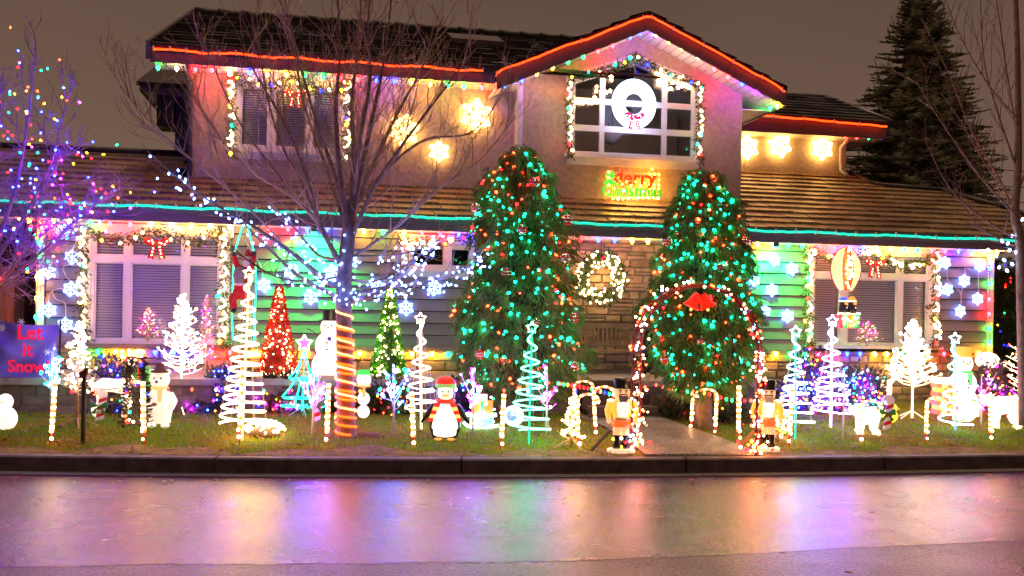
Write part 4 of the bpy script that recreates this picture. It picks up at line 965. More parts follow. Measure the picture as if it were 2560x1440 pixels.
for (x0, z0, x1, z1) in ((-70, -32, 70, -32), (-70, 30, 70, 30), (-70, -32, -70, 30), (70, -32, 70, 30), (-35, 30, -35, 70), (30, 30, 30, 70)): m.tube([(x0 * s_, .015, z0 * s_), (x1 * s_, .015, z1 * s_)], .006, 4)
m.build('frame', t, world=False)
for (cx_, cz_, an_) in ((-58, 22, .3), (-44, 8, 1.6), (-62, 2, -.5)): m = MB(em('holly_green', (.02, .6, .05), .6)); m.prism(star_poly((cx_ * s_, cz_ * s_), 15 * s_, .5, 6, an_), -.01, .008); m.build('holly_leaf', t, world=False)
m = MB(em('holly_red', (1, .03, .01), 1.2)); m.ball((-47 * s_, -.01, 12 * s_), 5 * s_, 8, 6); m.ball((-41 * s_, -.01, 7 * s_), 5 * s_, 8, 6); m.build('berries', t, world=False)
pts_ = [(-64, y) for y in (28, 14, -4, -20)] + [(x, -34 + 3 * math.sin(x)) for x in range(-52, 66, 13)] + [(x, y) for x in (42, 54, 66) for y in (28, 14, 2, -8) if (x, y) not in ((54, 14),)] + [(x, 2 + 5 * math.sin(x * .3)) for x in range(-30, 40, 12)] + [(48, 40), (-50, -12), (-25, -16), (0, -14), (25, -16)]
for (x, z) in pts_: o = inst('bulb', bulb_mesh(('Y', 'WW')[int(abs(x)) % 2], 'dot', 40), t, p, scale=.8); o.location = (x * s_, -.035, z * s_)
# round wreath on the porch stone wall
p = PWW(1503, 695, .28); s_ = p.y / F
t = thing('wreath', 'round green wreath thick with warm lights before the stone porch wall', 'wreath', p, ANG)
def wf():
    a = random.uniform(0, 6.28); rr = (46 + random.gauss(0, 9)) * s_; c = p + Vector((rr * math.sin(a), random.gauss(0, .03), rr * math.cos(a) * 1.05)); return c, (math.sin(a), random.gauss(0, .6), math.cos(a))
leafcloud(1500, wf, .03, garm, 'foliage', t)
for i in range(120):
    a = random.uniform(0, 6.28); rr = random.choice((30, 38, 48, 57, 60)) + random.gauss(0, 3); inst('bulb', bulb_mesh('WW', 'dot', 12), t, p + Vector((rr * s_ * math.sin(a), -.06 + random.uniform(-.02, .02), rr * s_ * math.cos(a) * 1.05)), scale=random.uniform(.5, 1.0))
m = MB(red); m.ball((.02, -.07, 48 * s_), (.05, .03, .035), 8, 6); m.build('ribbon', t, world=False)
m = MB(wire); m.tube([(0, .02, 58 * s_), (0, .06, 118 * s_)], .004, 4); m.build('hanger', t, world=False)
# green floodlights
def flood(label, px, py, v, aim, power):
    p = PWW(px, py, v); t = thing('floodlight', label, 'floodlight', p, ANG, 'green floodlights')
    m = MB(wire); m.lathe([(.02, .05), (.045, .03), (.05, -.03)], n=10); m.build('housing', t, world=False)
    m = MB(em('flood_lens', (.01, 1, .25), 8)); m.lathe([(.044, -.031), (.03, -.04)], n=10); m.build('lens', t, world=False)
    l = bpy.data.lights.new('flood_beam', 'SPOT'); l.energy = power; l.color = (.0, 1, .10); l.spot_size = R(120); l.spot_blend = .8; l.shadow_soft_size = .03
    o = bpy.data.objects.new('flood_beam', l); COL.objects.link(o); q = p + Vector((0, 0, -.07)); o.location = q
    o.rotation_euler = (PWW(*aim, 0) - q).to_track_quat('-Z', 'Y').to_euler()
flood('green floodlight under the lower eave left of the bare tree', 785, 575, -.42, (780, 680), 150)
flood('green floodlight under the lower eave right of the second cedar', 1940, 612, -.42, (1935, 690), 110)
# ------------------------------------------------------------------ trees
def twigs(b, p, d, L, r, depth, up=.25, wob=.22, kids=(3, 5), nseg=4, sides=4, maxd=3):
    """one branch with its children; returns nothing, adds tubes to b"""
    pts = [Vector(p)]; d = Vector(d).normalized(); dirs = [d.copy()]
    for i in range(nseg):
        d = (d + Vector((random.gauss(0, wob), random.gauss(0, wob), random.gauss(0, wob) + up)) * .5).normalized(); pts.append(pts[-1] + d * L / nseg); dirs.append(d.copy())
    b.tube(pts, [max(.0023, r * (1 - .75 * i / nseg)) for i in range(nseg + 1)], sides if r > .012 else 3, cap=False)
    if depth >= maxd: return
    for k in range(random.randint(*kids)):
        t = random.uniform(.25, 1); i = min(nseg - 1, int(t * nseg)); q = pts[i].lerp(pts[i + 1], t * nseg - i)
        nd = dirs[i + 1] + Vector((random.gauss(0, .6), random.gauss(0, .6), random.gauss(.05, .45)))
        twigs(b, q, nd, L * random.uniform(.35, .62), max(.0028, r * random.uniform(.3, .5)), depth + 1, up, wob, kids, nseg, sides, maxd)
def limb(b, pts, r0, r1, nk, L, maxd=2, side=.6, start=.15, up=.25, kids=(2, 4), rt=None, tb=None):
    w = cat(pts, 5); n = len(w); b.tube(w, [r0 + (r1 - r0) * (i / (n - 1)) for i in range(n)], 7 if r0 > .02 else 5, cap=False)
    for k in range(nk):
        t = start + (1 - start) * (k + random.random()) / nk; i = min(n - 2, int(t * (n - 1))); q = w[i]; d = (w[i + 1] - w[i]).normalized()
        nd = d * .8 + Vector((random.gauss(0, side), random.gauss(0, side), random.gauss(.1, side * .7)))
        twigs(tb or b, q, nd, L * random.uniform(.5, 1.1) * (1.1 - .5 * t), (rt or max(.004, (r0 + (r1 - r0) * t) * .45)), 1, up, .2, kids, 4, 4, maxd)
    return w
D0 = G(867, 1092); dm = D0.y
tree = thing('bare_tree', 'tall bare deciduous tree with many upswept branches before the house', 'tree', D0)
def Q(px, py, dd=0): return P(px, py, dm + dd)
b = MB(bark); tr = cat([D0 - Vector((0, 0, .05)), Q(864, 1000), Q(862, 900), Q(860, 800), Q(860, 700), Q(868, 620), Q(874, 560), Q(880, 500)], 4)
n = len(tr); b.tube(tr, [.098 - .032 * (i / n) + (.05 if i == 0 else 0) + .02 * max(0, 1 - i / 3) for i in range(n)], 14, cap=False); b.build('trunk', tree)
b = MB(twigm); lb_ = MB(bark)
UP = [  # upper limbs: pixel polylines with depth offsets
    ([(872, 620, 0), (850, 480, .1), (790, 300, .3), (740, 120, .5), (700, -60, .6)], .04), ([(872, 600, 0), (850, 430, -.2), (840, 280, -.4), (850, 120, -.5), (840, -80, -.6)], .045),
    ([(876, 560, 0), (885, 400, .2), (880, 250, .4), (898, 100, .4), (905, -80, .5)], .05), ([(878, 560, 0), (905, 420, -.1), (930, 300, -.3), (960, 150, -.4), (985, -60, -.5)], .045),
    ([(880, 540, 0), (930, 420, .3), (990, 290, .6), (1060, 160, .8), (1110, 40, .9)], .04), ([(880, 590, 0), (935, 470, -.3), (1000, 370, -.6), (1090, 250, -.9), (1190, 120, -1.2)], .035),
    ([(850, 660, 0), (800, 560, -.2), (760, 420, -.5), (700, 290, -.7), (600, 120, -.9)], .036), ([(848, 650, 0), (780, 540, .2), (690, 430, .4), (590, 290, .6), (500, 80, .8)], .032),
    ([(835, 640, 0), (765, 480, .3), (700, 350, .5), (660, 200, .7), (640, 20, .9)], .03), ([(862, 560, 0), (820, 430, .4), (760, 260, .8), (730, 100, 1), (680, -60, 1.1)], .03),
    ([(885, 520, 0), (960, 430, .2), (1060, 350, .4), (1180, 330, .6), (1260, 230, .7)], .026), ([(884, 500, 0), (900, 350, -.5), (925, 200, -.8), (920, 60, -1), (935, -80, -1.1)], .034),
    ([(830, 600, .1), (740, 500, -.3), (620, 420, -.6), (520, 300, -.8), (450, 180, -1)], .022), ([(888, 640, 0), (1000, 560, -.2), (1100, 470, -.5), (1200, 400, -.6), (1290, 290, -.8)], .022),
    ([(700, 600, -.1), (600, 500, -.4), (480, 400, -.6), (380, 310, -.8), (300, 215, -1)], .016)]
for pts, r in UP: limb(b if r < .024 else lb_, [Q(*p) for p in pts], r * .78, .006, 22, .95, 3, .5, .08, .32, (2, 3), rt=.0068, tb=b)
LOW = [([(852, 720, 0), (800, 690, -.2), (740, 640, -.4), (640, 570, -.6), (520, 500, -.8), (400, 410, -1)], .036), ([(850, 745, 0), (790, 715, -.3), (735, 680, -.5), (640, 590, -.3), (590, 535, -.2)], .025),
       ([(880, 750, 0), (940, 735, -.2), (1000, 690, -.3), (1040, 645, -.4), (1100, 595, -.5)], .034), ([(880, 735, 0), (960, 720, .1), (1040, 708, .2), (1130, 690, .3), (1205, 640, .3)], .03),
       ([(850, 650, 0), (800, 640, .3), (760, 600, .5), (720, 550, .6), (680, 520, .7)], .022), ([(884, 640, 0), (950, 640, -.3), (1000, 635, -.5), (1060, 620, -.7)], .012),
       ([(852, 690, 0), (800, 700, -.5), (720, 700, -.9), (640, 665, -1.1), (560, 600, -1.2)], .013), ([(880, 700, 0), (920, 705, -.4), (975, 690, -.6), (1030, 650, -.7)], .013)]
LW = []
for pts, r in LOW: LW.append(limb(lb_, [Q(*p) for p in pts], r, .006, 11, .5, 2, .5, .3, .15, (1, 3), .007, tb=b))
lb_.build('limbs', tree); tag(b.build('twigs', tree), kind='stuff')
# cool white lights wound on the low limbs
def limb_lights(label, ws, n, c, st, spread=.09, size=1.1, group='cool white lights wound on the bare tree', drop=.03):
    items = []
    for k in range(n):
        w = ws[k % len(ws)]; i = random.randrange(1, len(w)); q = w[i - 1].lerp(w[i], random.random()); items.append((q + Vector((random.gauss(0, spread), random.gauss(0, spread) - .03, random.gauss(-drop, spread))), random.choice(c)))
    return light_string('tree_lights', label, group, items, 'mini', size, False, st=st, tilt=1.2)
limb_lights('cool white lights on the long low left limb of the bare tree', [LW[0], LW[0], LW[1], LW[4]], 125, ['CW'], 17, .05, .8)
limb_lights('cool white lights on the low right limbs of the bare tree', [LW[2], LW[3], LW[3][8:], LW[2][10:]], 135, ['CW'], 17, .05, .8)
limb_lights('cool white lights on the thin inner twigs and fork of the bare tree', [LW[5], LW[6][:12], LW[7], tr[18:24]], 55, ['CW'], 17, .05, .8)
# low-power glow of those bulbs is the bulbs themselves; trunk wrap
def wrap(label, y0, y1, turns, m, r, ph=0, rad=1.12, name='trunk_rope'):
    pts = []; N_ = int(turns * 14)
    for i in range(N_ + 1):
        t = i / N_; y = y0 + (y1 - y0) * t; cxp = 860 + 4 * (y - 760) / 330; rr = (.072 + .029 * (y - 760) / 330) * rad; a = ph + i / 14 * 2 * math.pi; q = Q(cxp + 1, y); pts.append(q + Vector((rr * math.cos(a), rr * math.sin(a), 0)))
    t_ = thing(name, label, 'rope light', pts[0], 0, 'rope lights wound round the bare tree trunk'); MB(m).tube(pts, r, 6).build('glowing_tube', t_)
warmrope = em('warm_rope', (1, .40, .10), 5); whiterope = em('white_rope', (1, .30, .07), 4); orangerope = em('orange_rope', (1, .05, .003), 3.5)
wrap('white rope light wound down the bare tree trunk', 762, 1045, 8.5, whiterope, .010, .4, 1.2); wrap('orange rope light wound round the bare tree trunk', 815, 1085, 12.5, orangerope, .013, 2.2, 1.12)
m = MB(mat('mulch', (.10, .02, .01), .9, .5, 20, .5)); q = G(905, 1094); m.ball(q + Vector((0, .1, -.02)), (.28, .2, .06), 14, 6); o = m.build('mulch_mound'); tag(o, 'small dark red mulch mound at the foot of the bare tree', 'mulch')
# left tree full of coloured bulbs
B0 = P(-75, 990, 10.9); B0.z = lawn(B0.x, B0.y)
lt = thing('bare_tree', 'bushy bare tree with coloured bulbs at the far left', 'tree', B0)
def QL(px, py, dd=0): return P(px, py, 10.9 + dd)
b = MB(bark); w = cat([B0, QL(-72, 850), QL(-68, 740), QL(-40, 640)], 4); b.tube(w, [.09 - .03 * i / len(w) for i in range(len(w))], 10); b.build('trunk', lt)
b = MB(mat('pale_twig', (.32, .2, .22), .7, .25, 5)); LL = []
for pts, r in ([([(-68, 760, 0), (30, 500, 0), (70, 300, .1), (90, 120, .1)], .03), ([(-68, 740, 0), (60, 540, -.3), (130, 400, -.4), (170, 230, -.5)], .025), ([(-68, 760, 0), (90, 600, .1), (200, 520, .2), (310, 470, .2)], .022),
                ([(-68, 760, 0), (-40, 520, .2), (-20, 350, .3), (10, 180, .4)], .028), ([(-68, 760, 0), (80, 650, -.5), (170, 570, -.7), (250, 500, -.8)], .02), ([(-68, 760, 0), (40, 690, -.2), (110, 640, -.3), (150, 590, -.3)], .018), ([(-68, 740, 0), (50, 560, .3), (110, 470, .5), (180, 350, .6)], .022),
                ([(-68, 790, 0), (30, 670, -.4), (60, 600, -.5), (100, 560, -.6)], .016), ([(-68, 720, 0), (-90, 560, -.1), (-90, 450, .1), (-80, 300, .1)], .02)]):
    LL.append(limb(b, [QL(*p) for p in pts], r, .005, 30, .62, 3, .7, .1, .1, (2, 4), .008))
tag(b.build('branches', lt), kind='stuff')
items = []
for k in range(195):
    w = random.choice(LL[:5] + LL[6:7] + LL); q = w[random.randrange(7, len(w))] + Vector((random.gauss(0, .22), random.gauss(0, .22), random.gauss(.0, .12))); items.append((q, random.choice('RYBBTYRBPO')))
light_string('tree_lights', 'coloured bulbs scattered through the bushy tree at far left', None, items, 'c9', .42, False, st={'R': 14, 'O': 12, 'Y': 9, 'B': 130, 'T': 9, 'W': 12, 'P': 220}, tilt=1.5)
# right bare tree
R0_ = P(2562, 1075, 12.0); R0_.z = .3
rt_ = thing('bare_tree', 'slender bare tree at the far right edge', 'tree', R0_)
def QR(px, py, dd=0): return P(px, py, 12.0 + dd)
b = MB(bark); w = cat([R0_, QR(2556, 800), QR(2550, 600), QR(2537, 540), QR(2545, 420), QR(2545, 250), QR(2542, 80), QR(2535, -80)], 4); b.tube(w, [.075 - .05 * i / len(w) for i in range(len(w))], 8); b.build('trunk', rt_)
b = MB(mat('red_twig', (.26, .13, .10), .7, .25, 5)); RW = []
for pts, r in ([([(2545, 560, 0), (2500, 450, .2), (2430, 330, .4), (2370, 180, .5), (2300, 40, .6)], .017), ([(2540, 540, 0), (2450, 440, -.2), (2350, 300, -.4), (2290, 200, -.5)], .014), ([(2545, 430, 0), (2500, 300, 0), (2460, 150, 0), (2450, -40, 0)], .017),
                ([(2545, 350, 0), (2520, 200, .3), (2500, 60, .4), (2480, -80, .5)], .015), ([(2545, 600, 0), (2480, 560, -.3), (2400, 500, -.4), (2350, 430, -.6), (2310, 340, -.7)], .013), ([(2548, 620, 0), (2500, 600, .3), (2440, 560, .4), (2390, 470, .6)], .011),
                ([(2545, 480, 0), (2590, 350, .1), (2620, 200, .2)], .015), ([(2545, 300, 0), (2470, 210, -.4), (2400, 90, -.6), (2350, -40, -.7)], .013), ([(2540, 500, .1), (2470, 420, .5), (2400, 300, .7), (2350, 230, .9)], .012)]):
    RW.append(limb(b, [QR(*p) for p in pts], r, .004, 9, .75, 2, .38, .15, .2, (2, 3), .006))
tag(b.build('branches', rt_), kind='stuff')
items = [(w[random.randrange(20, len(w))] * 0 + QR(*q), 'W') for q in ((2545, 530), (2556, 548), (2540, 575), (2530, 590), (2552, 592), (2505, 602), (2520, 608), (2548, 612), (2524, 625), (2540, 630), (2490, 640), (2480, 655), (2510, 650), (2530, 660), (2545, 672), (2498, 668), (2555, 650), (2560, 620), (2470, 625), (2550, 668), (2517, 676))]
light_string('tree_lights', 'cool bluish lights on the low limbs of the far right tree', None, items, 'mini', 1.25, True, st=12, tilt=1)
# tall dark spruce behind
S0 = P(2290, 620, 27.0); S0.z = .2
sp = thing('spruce_tree', 'tall dark spruce behind the right wing roof', 'tree', S0)
m = MB(bark); ztop = P(2275, -60, 27).z; m.tube([S0, (S0.x, S0.y, ztop)], [.22, .02], 8); m.build('trunk', sp)
needle = mat('spruce_needles', (.20, .19, .105), .7, .5, 3)
bt = MB(bark); lv = []
def spray(c, d, L, n=26):
    d = Vector(d).normalized(); s = d.cross(Vector((0, 0, 1))).normalized(); u = s.cross(d)
    for i in range(n):
        t = (i + .5) / n; q = c + d * L * t; a = random.choice((-1, 1)); wl_ = L * .36 * (1.05 - t) * random.uniform(.7, 1.2) + .07; e = q + (s * a * .8 + d * .55 + u * random.uniform(-.1, .35)) * wl_
        w_ = .045 + .04 * (1 - t); n_ = Vector((0, 0, 1)) * w_; lv.extend([q - d * w_, q + d * w_ * .5 - n_ * .4, e, q + n_ * .6])
for i in range(64):
    z = .9 + (ztop - 1.2) * (i / 63) ** .92; rad = min(2.15, 3.6 * max(.01, 1 - z / ztop) ** .8) + .05; nb_ = 30 if i < 45 else 16
    for k in range(nb_):
        a = random.uniform(0, 6.28); L = rad * random.uniform(.62, 1.12)
        if math.sin(a) > .75: continue
        c = Vector((S0.x, S0.y, z)); d = Vector((math.cos(a), math.sin(a), random.uniform(.12, .45) - .25 * (rad > 1)))
        m_ = c + d * L * .25; bt.tube([m_, c + d * L], [.015, .006], 3, cap=False); spray(c + d * L * .3, d, L * .74)
        if random.random() < .5: tip = c + d * L * .85; spray(tip, Vector((d.x * .3, d.y * .3, 1)), .32 * random.uniform(.7, 1.4), 9)
bt.lathe([(1.35, 1.0), (1.2, 3.5), (.85, 6.5), (.4, 9.2), (.05, ztop - .5)], (S0.x, S0.y, 0), 10); tag(bt.build('branches', sp), kind='stuff')
me = fast_mesh('crown', np.array([tuple(q) for q in lv]), 4, needle); me.transform(PM[sp.name].inverted()); o = bpy.data.objects.new('crown', me); COL.objects.link(o); o.parent = sp
# two weeping cedars with red and teal lights
cedar = mat('cedar_foliage', (.12, .20, .035), .6, .6, 5); cedarb = mat('cedar_foliage_brown', (.10, .065, .025), .7, .5, 5)
def cedar_tree(label, cx, prof, d, ytrunk, seed, trunk_w, dense, blue=False):
    random.seed(seed); zs = [(P(cx, y, d).z, .91 * hw * d / F) for y, hw in prof]
    base = P(cx, ytrunk, d); top = P(cx, prof[0][0], d)
    t = thing('cedar_tree', label, 'tree', base)
    xc_ = lambda z: base.x + (top.x - base.x) * (z - base.z) / (top.z - base.z)
    def rad(z):
        for (z1, r1_), (z2, r2_) in zip(zs, zs[1:]):
            if z2 <= z <= z1: return r1_ + (r2_ - r1_) * (z1 - z) / (z1 - z2)
        return 0.02
    zl, zh = zs[-1][0], zs[0][0]
    def off(a, z): return 1 + .11 * math.sin(a * 3 + z * 4 + seed) + .10 * math.sin(z * 11 + a * 2 + seed * 2) + .06 * math.sin(a * 7 - z * 9)
    clumps = []
    for _ in range(420):
        z = zl + (zh - zl) * random.random() ** 1.2; a = random.uniform(math.pi * .9, math.pi * 2.1) if random.random() < .8 else random.uniform(0, 6.28); clumps.append((z, a, random.uniform(.82, 1.12), random.uniform(.10, .24)))
    def fn(f0=.5, f1=1.04):
        def f():
            if f1 > 1 and random.random() < .72:
                z, a, k_, dl = random.choice(clumps); r_ = rad(z) * off(a, z) * k_; t_ = random.random()
                c = Vector((xc_(z) + (r_ + .05 * t_) * math.cos(a) + random.gauss(0, .028), base.y + (r_ + .05 * t_) * math.sin(a) + random.gauss(0, .028), z + .06 - dl * t_ + random.gauss(0, .015)))
                return c, (math.cos(a) * .7 + random.gauss(0, .35), math.sin(a) * .7 + random.gauss(0, .35), -.8 + random.gauss(0, .3))
            z = zl + (zh - zl) * random.random() ** 1.25; a = random.uniform(math.pi * .95, math.pi * 2.05) if random.random() < .75 else random.uniform(0, 6.28)
            r_ = rad(z) * off(a, z) * (f0 + (f1 - f0) * random.random() ** .5)
            c = Vector((xc_(z) + r_ * math.cos(a), base.y + r_ * math.sin(a), z)); return c, (math.cos(a) * .55 + random.gauss(0, .3), math.sin(a) * .55 + random.gauss(0, .3), -1.0 + random.gauss(0, .35))
        return f
    m = MB(bark); m.tube([base - Vector((0, 0, .05)), (xc_(zh), base.y, zh - .1)], [trunk_w, .02], 10); m.build('trunk', t)
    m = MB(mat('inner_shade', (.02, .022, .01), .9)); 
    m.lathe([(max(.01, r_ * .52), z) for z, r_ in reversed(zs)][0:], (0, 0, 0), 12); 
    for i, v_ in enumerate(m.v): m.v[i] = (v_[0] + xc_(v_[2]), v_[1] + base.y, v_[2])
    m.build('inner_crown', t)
    leafcloud(dense * 2, fn(), .017, cedar, 'crown', t, True, 4.6); leafcloud(dense // 4, fn(.5, .98), .018, cedarb, 'dead_sprays', t, True, 4)
    leafcloud(dense // 3, fn(.9, 1.14), .015, cedar, 'drooping_sprays', t, True, 5)
    pin = lambda z, a, k_: Vector((xc_(z) + rad(z) * off(a, z) * k_ * math.cos(a), base.y + rad(z) * off(a, z) * k_ * math.sin(a) - .01, z))
    items = []; N_ = 300; tot = 13 * 2 * math.pi; aa = 0
    for k in range(N_):
        f = (k + .5) / N_; z = zh - (zh - zl) * (.02 + .96 * f ** .8); a = tot * f ** .62 + random.gauss(0, .03)
        items.append((pin(z + .05 * math.sin(a * 5) + random.gauss(0, .02), a, random.uniform(1.0, 1.08)), random.choice('TTTTOTO')))
    light_string('tree_lights', 'spiralling string of teal and red bulbs on the ' + label.split(' strung')[0], 'teal and red bulbs on the cedars', items, 'c9', .66, True, tilt=1.4, st={'T': 16, 'O': 14}, vary=True, off=(0, .01, .02))
    items = []; N_ = 110
    for k in range(N_):
        z = zl + (zh - zl) * ((k + random.random()) / N_) ** 1.1 * .97; a = random.uniform(math.pi * 1.02, math.pi * 1.98)
        items.append((pin(z, a, random.uniform(.98, 1.10)), random.choice('TTOTOTR')))
    light_string('tree_lights', 'loose extra teal and red bulbs on the ' + label.split(' strung')[0], 'teal and red bulbs on the cedars', items, 'c9', .66, False, tilt=1.4, st={'T': 16, 'O': 14, 'R': 16}, vary=True)
    return t, rad, xc_, off, base, zl, zh
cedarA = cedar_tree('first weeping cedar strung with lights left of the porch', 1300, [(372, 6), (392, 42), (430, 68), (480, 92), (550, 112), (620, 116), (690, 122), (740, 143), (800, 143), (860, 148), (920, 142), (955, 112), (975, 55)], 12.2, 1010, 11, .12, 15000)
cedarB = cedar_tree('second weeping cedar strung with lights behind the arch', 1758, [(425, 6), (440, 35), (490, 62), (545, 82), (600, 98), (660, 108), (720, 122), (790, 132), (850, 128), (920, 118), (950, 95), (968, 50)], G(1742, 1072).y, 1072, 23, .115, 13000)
random.seed(5)
silver = mat('silver_ball', (.7, .7, .7), .18, .05, 5, metal=1); redball = mat('red_ball', (.7, .02, .02), .15, .1, 5, coat=1)
def ornament(px, py, d, r, cols, label):
    q = P(px, py, d); t = thing('bauble', label, 'bauble', q, 0, 'baubles hung on the cedars'); rr = r * d / F
    b = MB(cols[0]); b.ball((0, 0, 0), rr, 14, 10); b.build('ball', t, world=False)
    b = MB(cols[1]); 
    for zz in (-.35, .25): b.lathe([(rr * math.sqrt(1 - (zz - .12) ** 2) * 1.02, (zz - .12) * rr), (rr * 1.03 * math.sqrt(1 - zz * zz), zz * rr), (rr * math.sqrt(1 - (zz + .12) ** 2) * 1.02, (zz + .12) * rr)], n=14)
    b.build('stripe', t, world=False); b = MB(silver); b.lathe([(.2 * rr, .95 * rr), (.2 * rr, 1.2 * rr)], n=6); b.tube([(0, 0, 1.2 * rr), (0, .02, 1.9 * rr)], .003, 3); b.build('cap', t, world=False)
dA, dB = 11.55, G(1742, 1072).y - .55
for a in ((1336, 456, dA + .2, 13, (redball, silver), 'red bauble high on the first cedar'), (1190, 520, dA + .4, 13, (silver, redball), 'silver bauble on the left edge of the first cedar, upper part'), (1305, 575, dA, 14, (silver, redball), 'silver bauble at the middle of the first cedar beside red bulbs'),
          (1418, 550, dA + .3, 14, (redball, silver), 'red striped bauble on the right edge of the first cedar above the rope'), (1413, 647, dA + .2, 14, (silver, redball), 'silver striped bauble on the right side of the first cedar near the wreath'), (1266, 682, dA, 14, (redball, silver), 'red bauble left of centre on the first cedar'),
          (1437, 795, dA + .2, 14, (redball, silver), 'red bauble at the right edge of the first cedar, lower part'), (1200, 886, dA, 13, (redball, silver), 'small red bauble low on the first cedar above the gift boxes'), (1340, 806, dA, 12, (silver, redball), 'silver bauble beside the star of the teal spiral tree'), (1436, 915, dA, 12, (silver, redball), 'lowest silver bauble on the first cedar'),
          (1799, 502, dB + .3, 13, (silver, redball), 'silver bauble high on the second cedar'), (1738, 562, dB + .2, 13, (redball, silver), 'red bauble on the second cedar level with the teal rope'), (1668, 603, dB + .3, 13, (redball, silver), 'red bauble on the left edge of the second cedar'),
          (1798, 671, dB, 13, (silver, redball), 'silver bauble above the arch bells'), (1865, 603, dB + .3, 11, (redball, silver), 'small red bauble on the right edge of the second cedar'), (1752, 852, dB, 13, (silver, redball), 'silver bauble low in the second cedar'), (1662, 900, dB, 12, (redball, silver), 'red bauble at the lowest left of the second cedar')): ornament(*a)
# coloured bulbs on the hedge
items = [(H(random.uniform(hu0, hu0 + 1.4), .38, random.uniform(.4, hz1)), random.choice('GBYRBO')) for _ in range(38)]
light_string('hedge_lights', 'sparse coloured bulbs on the dark hedge at right', None, items, 'c9', .5, False, st=5, tilt=1)

pl = thing('power_line', 'thin dark power lines crossing the sky behind the right tree', 'power line', P(2330, 420, 45)); m = MB(wire)
for a_, c_ in (((2300, 396), (2700, 440)), ((2300, 442), (2700, 476)), ((2300, 470), (2700, 520))): m.tube([P(*a_, 45), P((a_[0] + c_[0]) / 2, (a_[1] + c_[1]) / 2 + 6, 45), P(*c_, 45)], .02, 4)
tag(m.build('cable', pl), kind='stuff')
# ------------------------------------------------------------------ lawn decorations
glowwhite = em('figure_white', (1, .84, .66), .55, (.8, .78, .74)); glowcool = em('figure_cool', (.85, .92, 1), 2.4); glowyellow = em('figure_yellow', (1, .50, .06), .45); glowred = em('figure_red', (1, .06, .02), .8); glowskin = em('figure_skin', (1, .50, .22), .4); glowgreen = em('figure_green', (.02, .5, .05), .6)
glowblue = em('figure_blue', (.03, .12, .9), .8)
plasticblack = mat('plastic_black', (.02, .018, .018), .25, .1, 5)
def base(px, py): g_ = G(px, py); return g_, g_.y / F
def bulb(t, q, c, st=10, s=.6): o = inst('bulb', bulb_mesh(c, 'dot', st), t, (0, 0, 0), scale=s, world=True); o.matrix_basis = Matrix.Translation(q) @ Matrix.Scale(s, 4); return o
# candy cane stakes
canew = em('cane_white', (1, .58, .24), 3.4); caner = em('cane_red', (1, .16, .03), 1.5)
def cane_mesh(hook):
    k = ('cane', hook)
    if k in MESHES: return MESHES[k]
    pts = [Vector((0, 0, z / 20)) for z in range(4, 18 if hook else 21)]
    if hook: pts += [Vector((.12 - .12 * math.cos(a * math.pi / 8), 0, .86 + .13 * math.sin(a * math.pi / 8))) for a in range(1, 10)]
    b = MB()
    for i in range(len(pts) - 1): b.use(canew if i % 2 else caner).tube([pts[i], pts[i + 1]], .020 if hook else .024, 7)
    MESHES[k] = b.mesh('cane'); return MESHES[k]
def cane(px, ytop, ybase, hook, label, flip=1):
    g_, s = base(px, ybase); h = (ybase - ytop) * s; t = thing('candy_cane_light', label, 'candy cane', g_, 0, 'lit candy cane stakes on the lawn')
    o = inst('cane', cane_mesh(hook), t, g_); o.matrix_basis = Matrix.Rotation(random.uniform(-.03, .03), 4, 'Y') @ Matrix.Diagonal((.95 * flip, 1, h, 1))
    m = MB(red); m.tube([(0, 0, -.06), (0, 0, h * .2)], [.004, .014], 6); m.build('stake', t, world=False)
    n_ = max(4, int(h / .085)); t.rotation_euler = (random.uniform(-.05, .05), random.uniform(-.06, .06), random.uniform(-.3, .3))
    for i in range(n_): bulb(t, (random.uniform(-.012, .012), -.022, h * (.1 + .85 * i / n_)), 'WW', 16, random.uniform(.6, 1.0))
for a in ((127, 950, 1112, 0, 'straight lit stake nearest the banner at far left'), (360, 955, 1113, 0, 'straight lit stake in front of the white bear figure'), (598, 905, 1112, 0, 'thick lit stake in front of the tall white spiral tree'), (817, 960, 1113, 0, 'straight lit stake left of the bare tree trunk'),
          (1035, 980, 1120, 0, 'straight lit stake below the small white spiral tree'), (1252, 985, 1122, 0, 'straight lit stake in front of the gift boxes'), (1446, 985, 1122, 1, 'lit candy cane in front of the small warm twig tree'), (1436, 952, 1050, 1, 'shorter candy cane left of the path, farthest back'), (1490, 966, 1092, 1, 'candy cane left of the path beside the nutcracker'),
          (1727, 960, 1076, 1, 'candy cane in front of the second cedar trunk', -1), (1788, 972, 1090, 1, 'candy cane right of the second cedar trunk', -1), (1846, 965, 1108, 0, 'straight lit stake inside the right leg of the arch'), (1972, 965, 1117, 0, 'straight lit stake right of the second nutcracker'), (2150, 1000, 1108, 1, 'candy cane in front of the white lamb figure'),
          (2314, 992, 1107, 1, 'candy cane in front of the blinding white twig tree'), (2477, 985, 1105, 1, 'candy cane near the right edge before the round lamp post', -1)): cane(*a)
